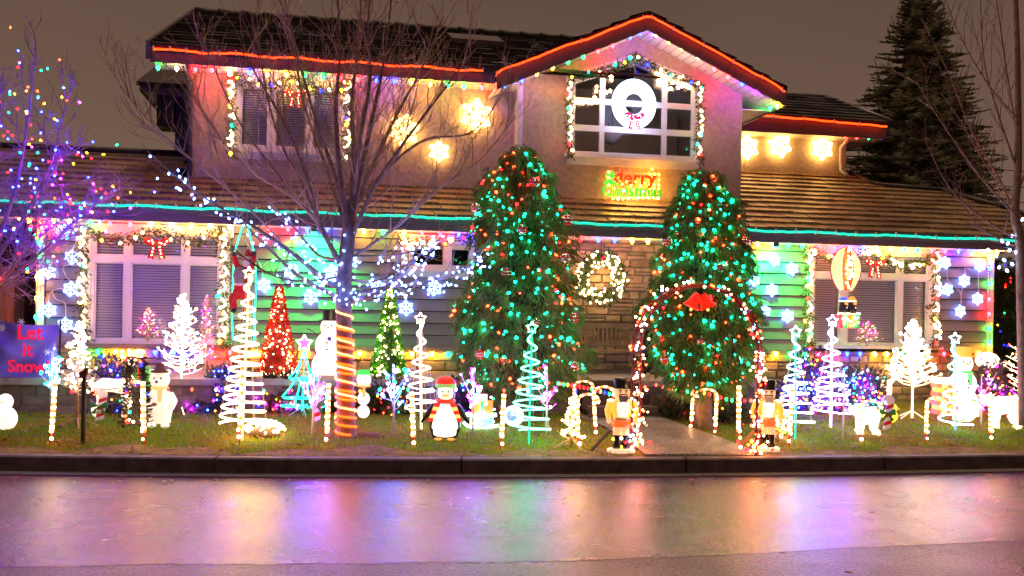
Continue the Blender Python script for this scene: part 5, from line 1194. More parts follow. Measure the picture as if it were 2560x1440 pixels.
# spiral trees
def spiral(px, ytop, ybase, ybot, rpx, turns, m, pm, label, star=True, rt=.0095, off=0, r0=.10, legs=True):
    g_, s = base(px, ybase); H_ = (ybase - ytop) * s; zb = (ybase - ybot) * s; Rb = rpx * s; t = thing('spiral_tree_light', label, 'spiral tree', g_, 0, 'rope light spiral trees')
    b = MB(m); pts = []; N_ = int(turns * 18); zt = H_ - 24 * s
    for i in range(N_ + 1):
        f = i / N_; f2 = f ** .8; rr = Rb * (r0 + (1 - r0) * f2); a = i / 18 * 2 * math.pi + off; pts.append((rr * math.cos(a), rr * math.sin(a), zt + (zb - zt) * f2))
    b.tube(pts, rt, 6); b.build('glowing_spiral', t, world=False)
    b = MB(pm); b.tube([(0, 0, -.02), (0, 0, H_ - 15 * s)], .011, 6); b.build('pole', t, world=False)
    b = MB(whitewire)
    for i in range(6): a = i * math.pi / 3 + .3; b.tube([(Rb * math.cos(a), Rb * math.sin(a), zb), (0, 0, zt)], .0018, 3, cap=False)
    tag(b.build('guy_strings', t, world=False), kind='stuff')
    if star:
        b = MB(m); sp_ = star_poly((0, H_ - 14 * s), 15 * s, .5); b.tube([(x, -.01, z) for x, z in sp_ + sp_[:1]], rt * .8, 5); b.build('star', t, world=False)
    t.rotation_euler = (random.uniform(-.04, .04), random.uniform(-.045, .045), 0)
    return t, g_, s
sw = em('spiral_white', (1, .66, .36), 4); sg = em('spiral_green', (.10, 1, .5), 4.5); scw = em('spiral_cool', (.55, .9, 1), 5); sv = em('spiral_violet', (.66, .5, 1), 6); tpole = em('teal_pole', (.01, .6, .38), .8); wpole = em('warm_pole', (1, .5, .15), 1.6); bpole = em('blue_pole', (.1, .45, .9), .9)
spiral(605, 668, 1100, 1060, 58, 13.5, sw, wpole, 'tallest white spiral tree with star, by the left window', rt=.012); spiral(1053, 782, 1072, 1030, 42, 7, sw, sw, 'small warm white spiral tree right of the bare tree')
spiral(1322, 805, 1110, 1080, 55, 8.2, sg, tpole, 'mint green spiral tree in front of the first cedar', off=1); spiral(1988, 815, 1098, 1062, 48, 8, scw, tpole, 'spiral tree with teal pole right of the second nutcracker', off=2)
spiral(2077, 788, 1068, 1035, 50, 8, sv, sv, 'violet white spiral tree below the hot air balloon', off=.5); spiral(2388, 832, 1078, 1068, 42, 6, scw, bpole, 'spiral tree with blue pole beside the snow dome', off=1.3)
# generic lit twig tree
def led_tree(px, ytop, ybase, wpx, label, cols, nb, bright, bcol, shape='cone', group='lit twig trees on the lawn', name='twig_tree_light', size=.6, z0=.22, up=.35, nbr=46, lift=0, dens=3, gpos=None, br=.006):
    if gpos is None: g_, s = base(px, ybase)
    else: g_, s = gpos, gpos.y / F
    H_ = (ybase - ytop) * s; W_ = wpx * s; t = thing(name, label, 'lit tree', g_, 0, group); b = MB(bcol); ends = []
    b.tube([(0, 0, -.02), (0, 0, H_ * .96)], [.016, .006], 6)
    for i in range(nbr):
        f = (i + .5) / nbr; z = H_ * (z0 + (1 - z0) * f * .93)
        rr = W_ * ((1 - f) ** .8 + .08) if shape == 'cone' else W_ * (.45 + .55 * math.sin(f * 3)) ; a = i * 2.4; rr *= random.uniform(.62, 1.15); c = Vector((0, 0, z if shape == 'cone' else H_ * (z0 + .35 * f)))
        e = c + Vector((rr * math.cos(a), rr * math.sin(a), up * rr + (0 if shape == 'cone' else H_ * .45 * random.random()))); b.tube([c, c.lerp(e, .5) + Vector((0, 0, -.02)), e], [br, br * .8, br * .5], 4, cap=False); ends.append((c, e))
        for k in range(dens):
            q = c.lerp(e, random.uniform(.3, .95)); e2 = q + Vector((random.gauss(0, .4), random.gauss(0, .4), random.uniform(.1, .6))) * rr * .45; b.tube([q, e2], [br * .5, br * .35], 3, cap=False); ends.append((q, e2))
    b.build('branches', t, world=False)
    lg = MB(bcol)
    for i in range(4): a = i * math.pi / 2 + .5; lg.tube([(0, 0, .10), (.22 * math.cos(a), .22 * math.sin(a), 0)], .006, 4)
    if shape == 'cone': lg.build('stand', t, world=False)
    for i in range(nb):
        c, e = random.choice(ends); q = c.lerp(e, random.uniform(.55, 1.02)); c__ = random.choice(cols); bulb(t, q, c__, bright * (9 if c__ in 'PB' else 5 if c__ == 'M' else 1), random.uniform(.6, 1.15) * size)
    return t
warmb = mat('warm_branch', (.6, .42, .25), .6, .1, 5); whiteb = mat('white_branch', (.75, .74, .72), .6, .05, 5); hotb = em('hot_branch', (1, .74, .48), 1.3); hotb2 = em('hot_branch_warm', (1, .62, .30), 1.2)
led_tree(193, 795, 1066, 62, 'cream twig tree with round warm lights left of the reindeer', ['WW', 'WW', 'W'], 190, 12, warmb, size=.75, z0=.28)
led_tree(452, 722, 1032, 66, 'tall white glowing twig tree in front of the left window', ['WW', 'W'], 170, 11, hotb, size=.8, z0=.3, br=.0065, nbr=56, dens=4)
led_tree(512, 725, 1020, 30, 'thin reddish twinkling twig tree beside the tall white one', ['WW', 'O', 'M'], 120, 8, warmb, size=.35, z0=.4)
led_tree(2280, 790, 1045, 62, 'blinding white twig tree in front of the right window', ['WW', 'W'], 200, 16, hotb2, size=.95, z0=.30, br=.009, nbr=70, dens=4)
led_tree(2560, 810, 1030, 62, 'warm white twig tree cut by the right picture edge', ['WW', 'WW', 'O'], 170, 11, hotb, size=.7, z0=.2)
led_tree(1428, 985, 1118, 42, 'small warm twig tree left of the first nutcracker', ['WW'], 75, 12, warmb, size=.8, z0=.1, nbr=24)
led_tree(1945, 1000, 1105, 40, 'small yellow twig tree right of the second nutcracker', ['WW', 'Y'], 70, 12, warmb, size=.8, z0=.05, nbr=24)
led_tree(782, 925, 1087, 42, 'low white branch with cool and purple tips beside the teal star tree', ['W', 'P', 'B'], 50, 12, whiteb, 'vase', size=.75, z0=.3, nbr=9)
led_tree(984, 925, 1085, 44, 'low white branch with blue and white tips right of the bare tree', ['W', 'B', 'W', 'T'], 80, 12, whiteb, 'vase', size=.8, z0=.35, nbr=10)
led_tree(1366, 925, 1083, 38, 'low white branch with purple tips right of the mint spiral tree', ['W', 'P', 'W', 'M'], 55, 12, whiteb, 'vase', size=.7, z0=.35, nbr=8)
led_tree(1182, 925, 1085, 36, 'low white branch with cool tips behind the penguin', ['W', 'T', 'P', 'W'], 55, 12, whiteb, 'vase', size=.7, z0=.35, nbr=8)
led_tree(127, 870, 1040, 34, 'low branch with cool tips in front of the banner', ['W', 'T', 'W'], 70, 11, whiteb, 'vase', size=.65, z0=.3, nbr=9)
led_tree(2108, 930, 1098, 32, 'low branch with purple and white tips in front of the coloured bush', ['W', 'P', 'B'], 45, 11, whiteb, 'vase', size=.65, z0=.45, nbr=8)
led_tree(2452, 935, 1062, 34, 'low branch with purple tips behind the snow dome', ['P', 'W', 'M'], 36, 9, whiteb, 'vase', size=.6, z0=.3, nbr=8)
# tiny light trees added at the sills, standing in for reflections in the panes
for (px, y0, y1, w_, lab) in ((368, 765, 850, 38, 'tiny added light tree standing in for a reflection in the left window'), (2168, 800, 862, 34, 'tiny added light tree standing in for a reflection in the right window')):
    q = PWW(px, y1, -.10); led_tree(px, y0, y1, w_, lab, ['WW', 'O', 'Y', 'M', 'T'], 150, 5, warmb, gpos=q, size=.24, z0=.02, nbr=30, dens=1, br=.002, group='added light trees standing in for window reflections', name='reflection_tree_light')
# tinsel cones
def tinsel(px, ytop, ybot, hw, label, m1, m2, light):
    p_ = PWW(px, ybot, -.9); s = p_.y / F; p_.z = SLAB; H_ = (ybot - ytop) * s + .0; t = thing('tinsel_tree', label, 'tinsel tree', p_, 0, 'tinsel cone trees on the planter')
    zb = max(0, PWW(px, ybot, -.9).z - SLAB)
    def f():
        k = random.random() ** 1.5; a = random.uniform(0, 6.28); rr = hw * s * (1 - k) * random.uniform(.75, 1.08) + .015; return (rr * math.cos(a), rr * math.sin(a), zb + H_ * k), (math.cos(a), math.sin(a), random.gauss(.3, .6))
    leafcloud(3800, f, .016, m1, 'tinsel', t, False, 3); m = MB(m2); m.lathe([(hw * s * .8, zb), (.01, zb + H_)], n=12); m.build('cone', t, world=False)
    m = MB(wire); m.tube([(0, 0, 0), (0, 0, zb + .01)], .02, 6); m.build('pole', t, world=False)
    for i in range(110): q, _ = f(); q = Vector(q); q.x *= 1.1; q.y = -abs(q.y) * 1.1; bulb(t, q, light, 11, random.uniform(.3, .75))
tinsel(694, 728, 945, 43, 'red tinsel cone tree with warm lights on the planter', mat('red_tinsel', (.75, .03, .01), .25, .3, 9, metal=.6), mat('red_core', (.2, .01, .01), .7), 'WW')
tinsel(971, 733, 950, 38, 'green tinsel cone tree with warm lights on the planter', mat('green_tinsel', (.08, .45, .02), .25, .3, 9, metal=.6), mat('green_core', (.01, .06, .01), .7), 'WW')
# teal rope tree with star
g_, s = base(758, 1040); t = thing('rope_tree_light', 'teal rope light tree topped by a violet star', 'lit tree', g_, 0)
m = MB(em('teal_tree', (.01, .75, .5), 2.4))
for (x0, z0, x1, z1, x2, z2) in ((0, 165, -15, 120, -34, 95), (0, 165, 15, 120, 34, 95), (-8, 130, -26, 80, -50, 48), (8, 130, 26, 80, 50, 48), (0, 100, 0, 60, 0, 15), (-5, 100, -12, 60, -18, 28), (5, 100, 14, 60, 22, 28)):
    m.tube(cat([(x0 * s, 0, z0 * s), (x1 * s, -.04, z1 * s), (x2 * s, -.08, z2 * s)], 5), .010, 5)
for (rr, z) in ((34, 92), (50, 45), (56, 25)): m.tube([(rr * s * math.cos(a * math.pi / 10), rr * s * .5 * math.sin(a * math.pi / 10), z * s) for a in range(21)], .010, 5)
m.build('glowing_tubes', t, world=False)
m = MB(em('star_core', (.35, .12, .55), .7)); m.prism(star_poly((0, 182 * s), 19 * s, .5), -.01, .01); m.build('star', t, world=False)
m = MB(sw); sp_ = star_poly((0, 182 * s), 21 * s, .52); m.tube([(x, -.012, z) for x, z in sp_ + sp_[:1]], .010, 5); m.build('star_outline', t, world=False)
m = MB(whitewire); m.tube([(0, 0, 0), (0, 0, 160 * s)], .008, 6)
for i in range(4): a = i * 1.57 + .4; m.tube([(0, 0, .12), (.18 * math.cos(a), .18 * math.sin(a), 0)], .005, 4)
m.build('stand', t, world=False)
# nutcrackers
def nutcracker(px, ybase, h, label, rot):
    g_, s = base(px, ybase); k = h * s; t = thing('nutcracker', label, 'nutcracker', g_, rot, 'lit nutcracker soldiers beside the arch')
    P_ = lambda n_, m_, prof, c=(0, 0, 0), sy=.85: MB(m_).lathe([(r_ * k, z_ * k) for r_, z_ in prof], [q * k for q in c], 16, sy).build(n_, t, world=False)
    P_('base', em('nut_base', (1, .6, .35), .45), [(.19, 0), (.19, .035), (.17, .05)]); 
    for sx_ in (-1, 1): P_('boot', plasticblack, [(.06, .05), (.065, .09), (.05, .12), (.058, .23)], (sx_ * .055, 0, 0)); P_('trouser_leg', glowskin, [(.058, .231), (.062, .34)], (sx_ * .052, 0, 0))
    P_('coat_skirt', em('nut_orange', (1, .12, .02), .5), [(.125, .341), (.135, .40), (.115, .44)]); P_('belt', white, [(.118, .441), (.118, .465)]); P_('torso', glowyellow, [(.115, .466), (.15, .60), (.145, .68), (.07, .715)])
    P_('chest_panel', glowwhite, [(.06, .48), (.09, .58), (.09, .67), (.05, .70)], (0, -.085, 0), .5)
    for sx_ in (-1, 1):
        MB(glowyellow).tube([Vector(q) * k for q in ((sx_ * .15, 0, .67), (sx_ * .19, -.01, .56), (sx_ * .18, -.05, .45))], [.05 * k, .045 * k, .035 * k], 8).build('arm', t, world=False); MB(glowskin).ball(Vector((sx_ * .18, -.055, .42)) * k, .035 * k, 8, 6).build('hand', t, world=False)
        MB(glowwhite).ball(Vector((sx_ * .145, 0, .69)) * k, (.06 * k, .05 * k, .03 * k), 10, 6).build('epaulette', t, world=False)
    P_('head', glowskin, [(.06, .70), (.10, .73), (.112, .80), (.105, .855)]); P_('hat', plasticblack, [(.125, .856), (.125, .87), (.108, .875), (.12, .96), (.105, .99), (.05, 1.0)])
    MB(white).prism([(-.07 * k, .765 * k), (.07 * k, .765 * k), (.05 * k, .68 * k), (0, .66 * k), (-.05 * k, .68 * k)], -.12 * k, -.095 * k).build('beard', t, world=False)
    m = MB(plasticblack)
    for sx_ in (-1, 1): m.ball(Vector((sx_ * .04, -.093, .815)) * k, .013 * k, 6, 4); m.tube([Vector((sx_ * .02, -.10, .835)) * k, Vector((sx_ * .065, -.088, .842)) * k], .007 * k, 4)
    m.tube([Vector((-.06, -.10, .775)) * k, Vector((0, -.115, .785)) * k, Vector((.06, -.10, .775)) * k], .010 * k, 5); m.build('face_details', t, world=False)
    MB(glowskin).ball(Vector((0, -.11, .80)) * k, .018 * k, 6, 5).build('nose', t, world=False)
    for z_ in (.52, .57, .62): 
        for sx_ in (-1, 1): MB(em('button_gold', (1, .5, .05), 1.2)).ball(Vector((sx_ * .05, -.135, z_)) * k, .012 * k, 6, 4).build('button', t, world=False)
    MB(darkwood if rot > 0 else wood).tube([Vector((-.12, .12, .28)) * k, Vector((-.42, .05, -.01)) * k], .018, 4).build('brace', t, world=False)
nutcracker(1552, 1130, 186, 'lit nutcracker with black hat left of the arch', .1); nutcracker(1916, 1126, 178, 'lit nutcracker with black hat right of the arch, slightly farther', -.05)
# penguin
g_, s = base(1112, 1098); k = 158 * s; t = thing('penguin_figure', 'large lit penguin with red knitted hat and striped scarf', 'penguin', g_, .05)
L_ = lambda n_, m_, prof, c=(0, 0, 0), sy=.85: MB(m_).lathe([(r_ * k, z_ * k) for r_, z_ in prof], [q * k for q in c], 18, sy).build(n_, t, world=False)
L_('body', plasticblack, [(.10, .0), (.20, .04), (.245, .17), (.245, .30), (.20, .46), (.14, .57), (.12, .62)]); L_('belly', em('penguin_belly', (1, .84, .60), .9), [(.08, .02), (.18, .08), (.215, .20), (.205, .32), (.15, .48), (.09, .57)], (0, -.065, 0), .8)
L_('head', plasticblack, [(.11, .60), (.145, .67), (.15, .76), (.12, .86)], (0, 0, 0), .9); L_('face', em('penguin_face', (1, .8, .58), .55), [(.07, .62), (.12, .67), (.128, .75), (.11, .84)], (0, -.05, 0), .8)
L_('hat', em('hat_red', (1, .02, .01), .45), [(.16, .86), (.155, .91), (.11, .97), (.03, 1.0)]); L_('hat_brim', em('hat_green', (.25, .5, .12), .4), [(.158, .82), (.168, .84), (.165, .875), (.15, .885)])
L_('scarf', em('scarf_red', (.9, .03, .02), .45), [(.12, .575), (.155, .60), (.15, .635), (.11, .65)])
for sx_ in (-1, 1):
    for i in range(5): MB(em('scarf_red', (.9, .03, .02), .45) if i % 2 == 0 else em('scarf_yellow', (1, .5, .12), .7)).prism([(sx_ * (.07 + .025 * i) * k, (.58 - .055 * i) * k), (sx_ * (.16 + .022 * i) * k, (.60 - .06 * i) * k), (sx_ * (.18 + .022 * i) * k, (.54 - .06 * i) * k), (sx_ * (.09 + .025 * i) * k, (.525 - .055 * i) * k)], -.235 * k, -.20 * k).build('scarf_stripe', t, world=False)
    MB(plasticblack).tube([Vector(q) * k for q in ((sx_ * .17, 0, .55), (sx_ * .28, 0, .40), (sx_ * .38, -.02, .26))], [.05 * k, .045 * k, .015 * k], 8).build('wing', t, world=False)
    MB(em('foot_orange', (1, .35, .05), .5)).ball(Vector((sx_ * .10, -.14, .02)) * k, (.07 * k, .1 * k, .02 * k), 8, 5).build('foot', t, world=False); MB(plasticblack).ball(Vector((sx_ * .045, -.16, .765)) * k, .014 * k, 8, 6).build('eye', t, world=False)
MB(em('beak_orange', (1, .25, .03), .8)).ball(Vector((0, -.17, .705)) * k, (.07 * k, .05 * k, .018 * k), 10, 6).build('beak', t, world=False)
# snowmen
def snowman(px, ybase, ytop, balls, label, hat, scarf, gm, d_=None, arms=True, hatm=None, name='snowman_figure', group=None):
    if d_ is None: g_, s = base(px, ybase)
    else: g_ = PWW(px, ybase, d_); s = g_.y / F
    k = (ybase - ytop) * s; t = thing(name, label, 'snowman', g_, 0, group)
    for z_, r_ in balls: MB(gm).ball((0, 0, z_ * k), (r_ * k, r_ * k * .9, r_ * k * 1.05), 18, 12).build('snowball', t, world=False)
    hz, hr = balls[-1]
    if hat: MB(hatm or black).lathe([(hr * 1.25 * k, (hz + hr * .7) * k), (hr * 1.25 * k, (hz + hr * .78) * k), (hr * .75 * k, (hz + hr * .8) * k), (hr * .8 * k, k), (.02, k)], n=14).build('hat', t, world=False)
    if scarf: MB(scarf).lathe([(hr * .6 * k, (hz - hr * 1.05) * k), (hr * 1.0 * k, (hz - hr * .95) * k), (hr * .8 * k, (hz - hr * .75) * k)], n=14).build('scarf', t, world=False); MB(scarf).prism([(0, (hz - hr) * k), (.05 * k, (hz - hr) * k), (.06 * k, (hz - hr * 2.3) * k), (.0, (hz - hr * 2.2) * k)], -hr * 1.25 * k, -hr * 1.1 * k).build('scarf_tail', t, world=False)
    m = MB(black)
    for sx_ in (-1, 1): m.ball((sx_ * hr * .35 * k, -hr * .85 * k, (hz + hr * .2) * k), .014 * k, 6, 4)
    m.build('eyes', t, world=False); MB(em('carrot', (1, .2, .02), .5)).tube([(0, -hr * .85 * k, hz * k), (0, -hr * 1.5 * k, (hz - .01) * k)], [.018 * k, .003], 6).build('nose', t, world=False)
    for i in range(2): MB(black).ball((0, -balls[-2][1] * .9 * k, (balls[-2][0] + .05 - .09 * i) * k), .016 * k, 6, 4).build('button', t, world=False)
    if arms:
        for sx_ in (-1, 1): MB(darkwood).tube([Vector(q) * k for q in ((sx_ * .12, 0, .62), (sx_ * .24, 0, .70), (sx_ * .32, 0, .74))], .006, 4).build('arm', t, world=False)
    return t, k
snowman(822, 955, 775, [(.22, .24), (.50, .20), (.76, .13)], 'tall glowing snowman with black top hat beside the bare tree trunk', True, mat('scarf_violet', (.2, .1, .4), .7), em('snow_hot', (1, .80, .56), .85), -.9)
snowman(908, 1055, 925, [(.20, .12), (.45, .12), (.82, .14)], 'slim lit snowman figure with green hat and orange scarf', True, em('scarf_orange', (1, .25, .03), .9), glowwhite, None, False, glowgreen)
snowman(12, 1072, 985, [(.30, .34), (.78, .22)], 'glowing white snowman cut by the left picture edge', False, None, glowwhite, None, False)
snowman(2405, 1052, 868, [(.20, .22), (.50, .18), (.78, .13)], 'tall glowing snowman behind the blue poled spiral tree', True, em('scarf_green', (.05, .6, .1), .8), em('snow_hot', (1, .80, .56), .85), None, False, em('hat_orange', (1, .25, .03), .9))
# white bear with gift
g_, s = base(398, 1068); k = 165 * s; t = thing('bear_figure', 'standing lit white bear with brown hat and tan scarf', 'bear', g_, .05)
m = MB(em('bear_white', (1, .84, .66), .36)); m.lathe([(.10 * k, .06 * k), (.17 * k, .14 * k), (.205 * k, .3 * k), (.19 * k, .45 * k), (.10 * k, .60 * k)], n=18, sy=.8); m.ball((0, -.01 * k, .72 * k), (.15 * k, .13 * k, .14 * k), 16, 10)
for sx_ in (-1, 1): m.ball((sx_ * .12 * k, 0, .84 * k), .045 * k, 8, 6); m.tube([Vector(q) * k for q in ((sx_ * .15, 0, .5), (sx_ * .23, -.05, .40), (sx_ * .20, -.10, .50 if sx_ < 0 else .30))], [.06 * k, .055 * k, .05 * k], 8); m.tube([Vector(q) * k for q in ((sx_ * .09, 0, .2), (sx_ * .10, 0, .06))], [.09 * k, .07 * k], 8); m.ball((sx_ * .10 * k, -.04 * k, .03 * k), (.07 * k, .09 * k, .035 * k), 8, 6)
m.build('body', t, world=False)
m = MB(mat('brown_felt', (.14, .05, .03), .8)); m.lathe([(.14 * k, .83 * k), (.14 * k, .86 * k), (.07 * k, .87 * k), (.06 * k, .95 * k), (.01, .97 * k)], n=12); m.build('hat', t, world=False)
m = MB(em('scarf_tan', (1, .45, .15), .5)); m.lathe([(.11 * k, .57 * k), (.14 * k, .60 * k), (.11 * k, .635 * k)], n=12); m.prism([(.02 * k, .6 * k), (.10 * k, .6 * k), (.08 * k, .40 * k), (.03 * k, .41 * k)], -.2 * k, -.17 * k); m.build('scarf', t, world=False)
m = MB(black)
for sx_ in (-1, 1): m.ball((sx_ * .05 * k, -.125 * k, .75 * k), .016 * k, 6, 5)
m.ball((0, -.17 * k, .70 * k), .022 * k, 8, 5); m.build('eyes_and_nose', t, world=False); MB(em('bear_white', (1, .84, .66), .36)).ball((0, -.12 * k, .69 * k), (.06 * k, .05 * k, .045 * k), 10, 6).build('muzzle', t, world=False)
MB(mat('tan_patch', (.4, .25, .12), .6)).ball((-.03 * k, -.155 * k, .36 * k), (.045 * k, .02 * k, .03 * k), 8, 5).build('patch', t, world=False)
g_, s = base(352, 1072); p_ = P(350, 940, g_.y + .1); t = thing('hanging_gift', 'green gift panel with red ribbon beside the white bear', 'gift box', p_, .05); a_ = 24 * s
gg = em('gift_green', (.06, .35, .05), .55)
MB(gg).bb(-a_, a_, -.03, .03, -a_, a_).build('box', t, world=False); MB(em('ribbon_red', (1, .08, .02), .6)).bb(-.018, .018, -.036, .036, -a_ * 1.01, a_ * 1.01).build('ribbon', t, world=False)
m = MB(wire); m.tube([(0, .04, -a_), (0, .04, lawn(p_.x, p_.y) - p_.z)], .006, 5); m.build('stake', t, world=False)
for i in range(8): bulb(t, (random.uniform(-a_, a_) * .85, -.045, random.uniform(-a_, a_) * .85), 'WW', 8, .45)
# small dark topiary with coloured bulbs by the bear
g_, s = base(338, 1080); t = thing('topiary', 'small dark topiary with sparse coloured bulbs left of the white bear', 'topiary', g_)
def tf(): a, f = random.uniform(0, 6.28), random.random(); rr = (.16 - .09 * f) * random.random() ** .4; return (rr * math.cos(a), rr * math.sin(a), .05 + f * .75), (math.cos(a), math.sin(a), .4)
leafcloud(1500, tf, .022, hedgem, 'foliage', t, False)
for i in range(26): q, _ = tf(); bulb(t, (q[0] * 1.3, -abs(q[1]) * 1.3 - .03, q[2]), random.choice(['WW', 'R', 'O', 'WW', 'T', 'B']), 10, .8)
# reindeer of lit wire (behind) and other animals
def animal(px, ybase, ytop, label, cat_, m_, leg=.42, blen=.55, bth=.17, headup=.3, antl=False, flip=1, lights=None, name='lit_animal', rotz=0, group=None, hr=.10):
    g_, s = base(px, ybase); k = (ybase - ytop) * s; t = thing(name, label, cat_, g_, rotz, group); m = MB(m_); hb = leg + bth
    B_ = lambda pts, rs: m.tube([Vector((x * k * flip, y * k, z * k)) for x, y, z in cat(pts, 4)], [r_ * k for r_ in np.interp(np.linspace(0, 1, (len(pts) - 1) * 4 + 1), np.linspace(0, 1, len(rs)), rs)], 10)
    B_([(-blen / 2 - .04, 0, hb - .02), (-blen / 4, 0, hb + .02), (blen / 4, 0, hb), (blen / 2 + .03, 0, hb + .03)], [bth * .6, bth, bth * .92, bth * 1.05, bth * .55])
    B_([(blen / 2 - .05, 0, hb + .05), (blen / 2 + .08, 0, hb + headup * .6), (blen / 2 + .14, 0, hb + headup)], [bth * .75, bth * .5, bth * .45])
    B_([(blen / 2 + .06, 0, hb + headup + .03), (blen / 2 + .16, 0, hb + headup + .02), (blen / 2 + .29, 0, hb + headup - .05)], [hr * .8, hr, hr * .5])
    for x, y in ((-blen / 2, .09), (-blen / 2, -.09), (blen / 2 - .04, .09), (blen / 2 - .04, -.09)):
        hind = x < 0; B_([(x + (.03 if hind else 0), y, hb - .02), (x + (.05 if hind else .02), y, leg * .62), (x - (.06 if hind else -.0), y, leg * .34), (x, y, .0)], [bth * .5, bth * .32, bth * .2, bth * .22])
    for y in (-.05, .05): B_([(blen / 2 + .08, y, hb + headup + .07), (blen / 2 + .04, y * 1.9, hb + headup + .15)], [.025, .012])
    B_([(-blen / 2 - .08, 0, hb + .05), (-blen / 2 - .13, 0, hb - .02)], [.04, .02]); m.build('body', t, world=False)
    if antl:
        m = MB(hotb)
        for y in (-1, 1):
            a0 = Vector((blen / 2 + .08, y * .04, hb + headup + .08)); a1 = a0 + Vector((-.04, y * .10, .16)); a2 = a1 + Vector((.06, y * .05, .14))
            for q in ((a0, a1, a2), (a1, a1 + Vector((.10, y * .02, .05)), a1 + Vector((.13, 0, .13))), (a1, a1 + Vector((-.08, y * .03, .06)), a1 + Vector((-.1, 0, .14)))): m.tube([Vector((v_.x * k * flip, v_.y * k, v_.z * k)) for v_ in q], .008, 4)
        m.build('antlers', t, world=False)
    if lights:
        me_ = t.children[0].data if t.children else None
        for i in range(lights[1]):
            v_ = random.choice(me_.vertices).co; bulb(t, (v_.x * 1.04, v_.y * 1.04 - .01, v_.z), lights[0], 12, random.uniform(.5, .9))
    return t
furw = em('lit_mesh_white', (1, .82, .6), .5); furh = em('lit_mesh_hot', (1, .78, .52), .75)
animal(282, 1042, 895, 'lit white wire reindeer standing left of the green gift', 'reindeer', furw, leg=.40, blen=.50, bth=.12, headup=.22, antl=True, lights=('WW', 110), hr=.07)
animal(2168, 1086, 998, 'glowing white lamb figure right of the violet spiral tree', 'lamb', furh, leg=.26, blen=.46, bth=.26, headup=.18, flip=-1, lights=('WW', 40))
animal(2512, 1070, 962, 'glowing white bear cub on all fours near the right edge', 'polar bear', furh, leg=.30, blen=.52, bth=.22, headup=.12, flip=-1, lights=('WW', 40))
animal(1250 + 955, 1002, 925, 'small glowing reindeer behind the flat candy cane at right', 'reindeer', furh, leg=.38, blen=.5, bth=.15, headup=.24, antl=True, flip=1, lights=('WW', 40))
# sleeping net light on the lawn
g_, s = base(662, 1092); t = thing('net_light_mound', 'low mound of dense warm lights on the grass left of the bare tree', 'net light', g_)
m = MB(mat('net_wire', (.06, .04, .015), .8)); m.ball((0, 0, .02), (.17, .11, .09), 14, 8); m.build('net', t, world=False)
for i in range(130): a, f = random.uniform(0, 6.28), random.random() ** .5; bulb(t, (.22 * f * math.cos(a), .16 * f * math.sin(a) - .02, .04 + .13 * math.sqrt(1 - f * f) + .01), 'WW', 9, random.uniform(.45, 1.0))
# arch
aL, aR = G(1578, 1130), G(1872, 1126); mid = (aL + aR) / 2; t = thing('garden_arch', 'red metal garden arch wound with warm and white lights over the path', 'arch', mid, 0); W_ = (aR.x - aL.x) / 2; Ht = P((1578 + 1872) / 2, 706, mid.y).z - mid.z
redm = mat('arch_red', (.20, .012, .02), .35, .15, 9, spec=.6)
def archp(f, y): 
    if f < .35: return Vector((-W_ * (1 - .0 * f), y, Ht * .62 * f / .35))
    if f > .65: return Vector((W_, y, Ht * .62 * (1 - f) / .35))
    a = math.pi * (1 - (f - .35) / .3); return Vector((W_ * math.cos(a), y, Ht * .62 + Ht * .38 * math.sin(a)))
sh = {-.16: (0, 0), .16: (.16, 0)}
for y in (-.16, .16):
    m = MB(redm); dx = .12 if y > 0 else 0; m.tube([archp(i / 44, y) + Vector((dx, 0, -.03)) for i in range(45)], .014, 6); m.tube([archp(i / 88, y) + Vector((dx + .026 * math.cos(i * 1.3), .026 * math.sin(i * 1.3), -.03)) for i in range(89)], .006, 4); m.build('hoop', t, world=False)
for i in range(1, 22):
    f = i / 22; m = MB(redm); m.tube([archp(f, -.16), archp(f, .16) + Vector((.12, 0, 0))], .008, 5); m.build('rung', t, world=False)
for i in range(250):
    f = random.random(); y = random.choice((-.16, .16)); q = archp(f, y) + Vector(((.12 if y > 0 else 0) + random.gauss(0, .035), random.gauss(0, .03) - .02, random.gauss(-.02, .03))); bulb(t, q, random.choice(['WW', 'W', 'WW', 'O', 'O', 'WW']), 13, random.uniform(.4, .78))
for i in range(34): bulb(t, archp(random.choice((.02, .98)) + random.uniform(-.018, .018), -.16) + Vector((random.gauss(0, .09), 0, .03)), random.choice(['WW', 'O', 'R', 'Y']), 11, .9)
# bells on the arch
p_ = P(1748, 752, mid.y - .2); t = thing('bells', 'pair of shiny red bells hung from the top of the arch', 'bells', p_); s = p_.y / F; gr = em('bell_red', (1, .015, .005), .55)
for sx_ in (-1, 1):
    MM = Matrix.Rotation(sx_ * .45, 3, 'Y'); m = MB(gr); m.lathe([(2 * s, 22 * s), (9 * s, 17 * s), (12 * s, 5 * s), (15 * s, -8 * s), (22 * s, -16 * s), (21 * s, -18 * s)], (sx_ * -15 * s, -.02 * (sx_ + 1), 0), 16, 1, MM); m.build('bell', t, world=False)
    m = MB(em('clapper', (1, .5, .1), 1)); m.ball((sx_ * -21 * s, -.02, -22 * s), 4 * s, 8, 6); m.build('clapper', t, world=False)
m = MB(garm); m.prism(star_poly((0, 22 * s), 14 * s, .4, 6), -.05, -.03); m.build('holly', t, world=False)
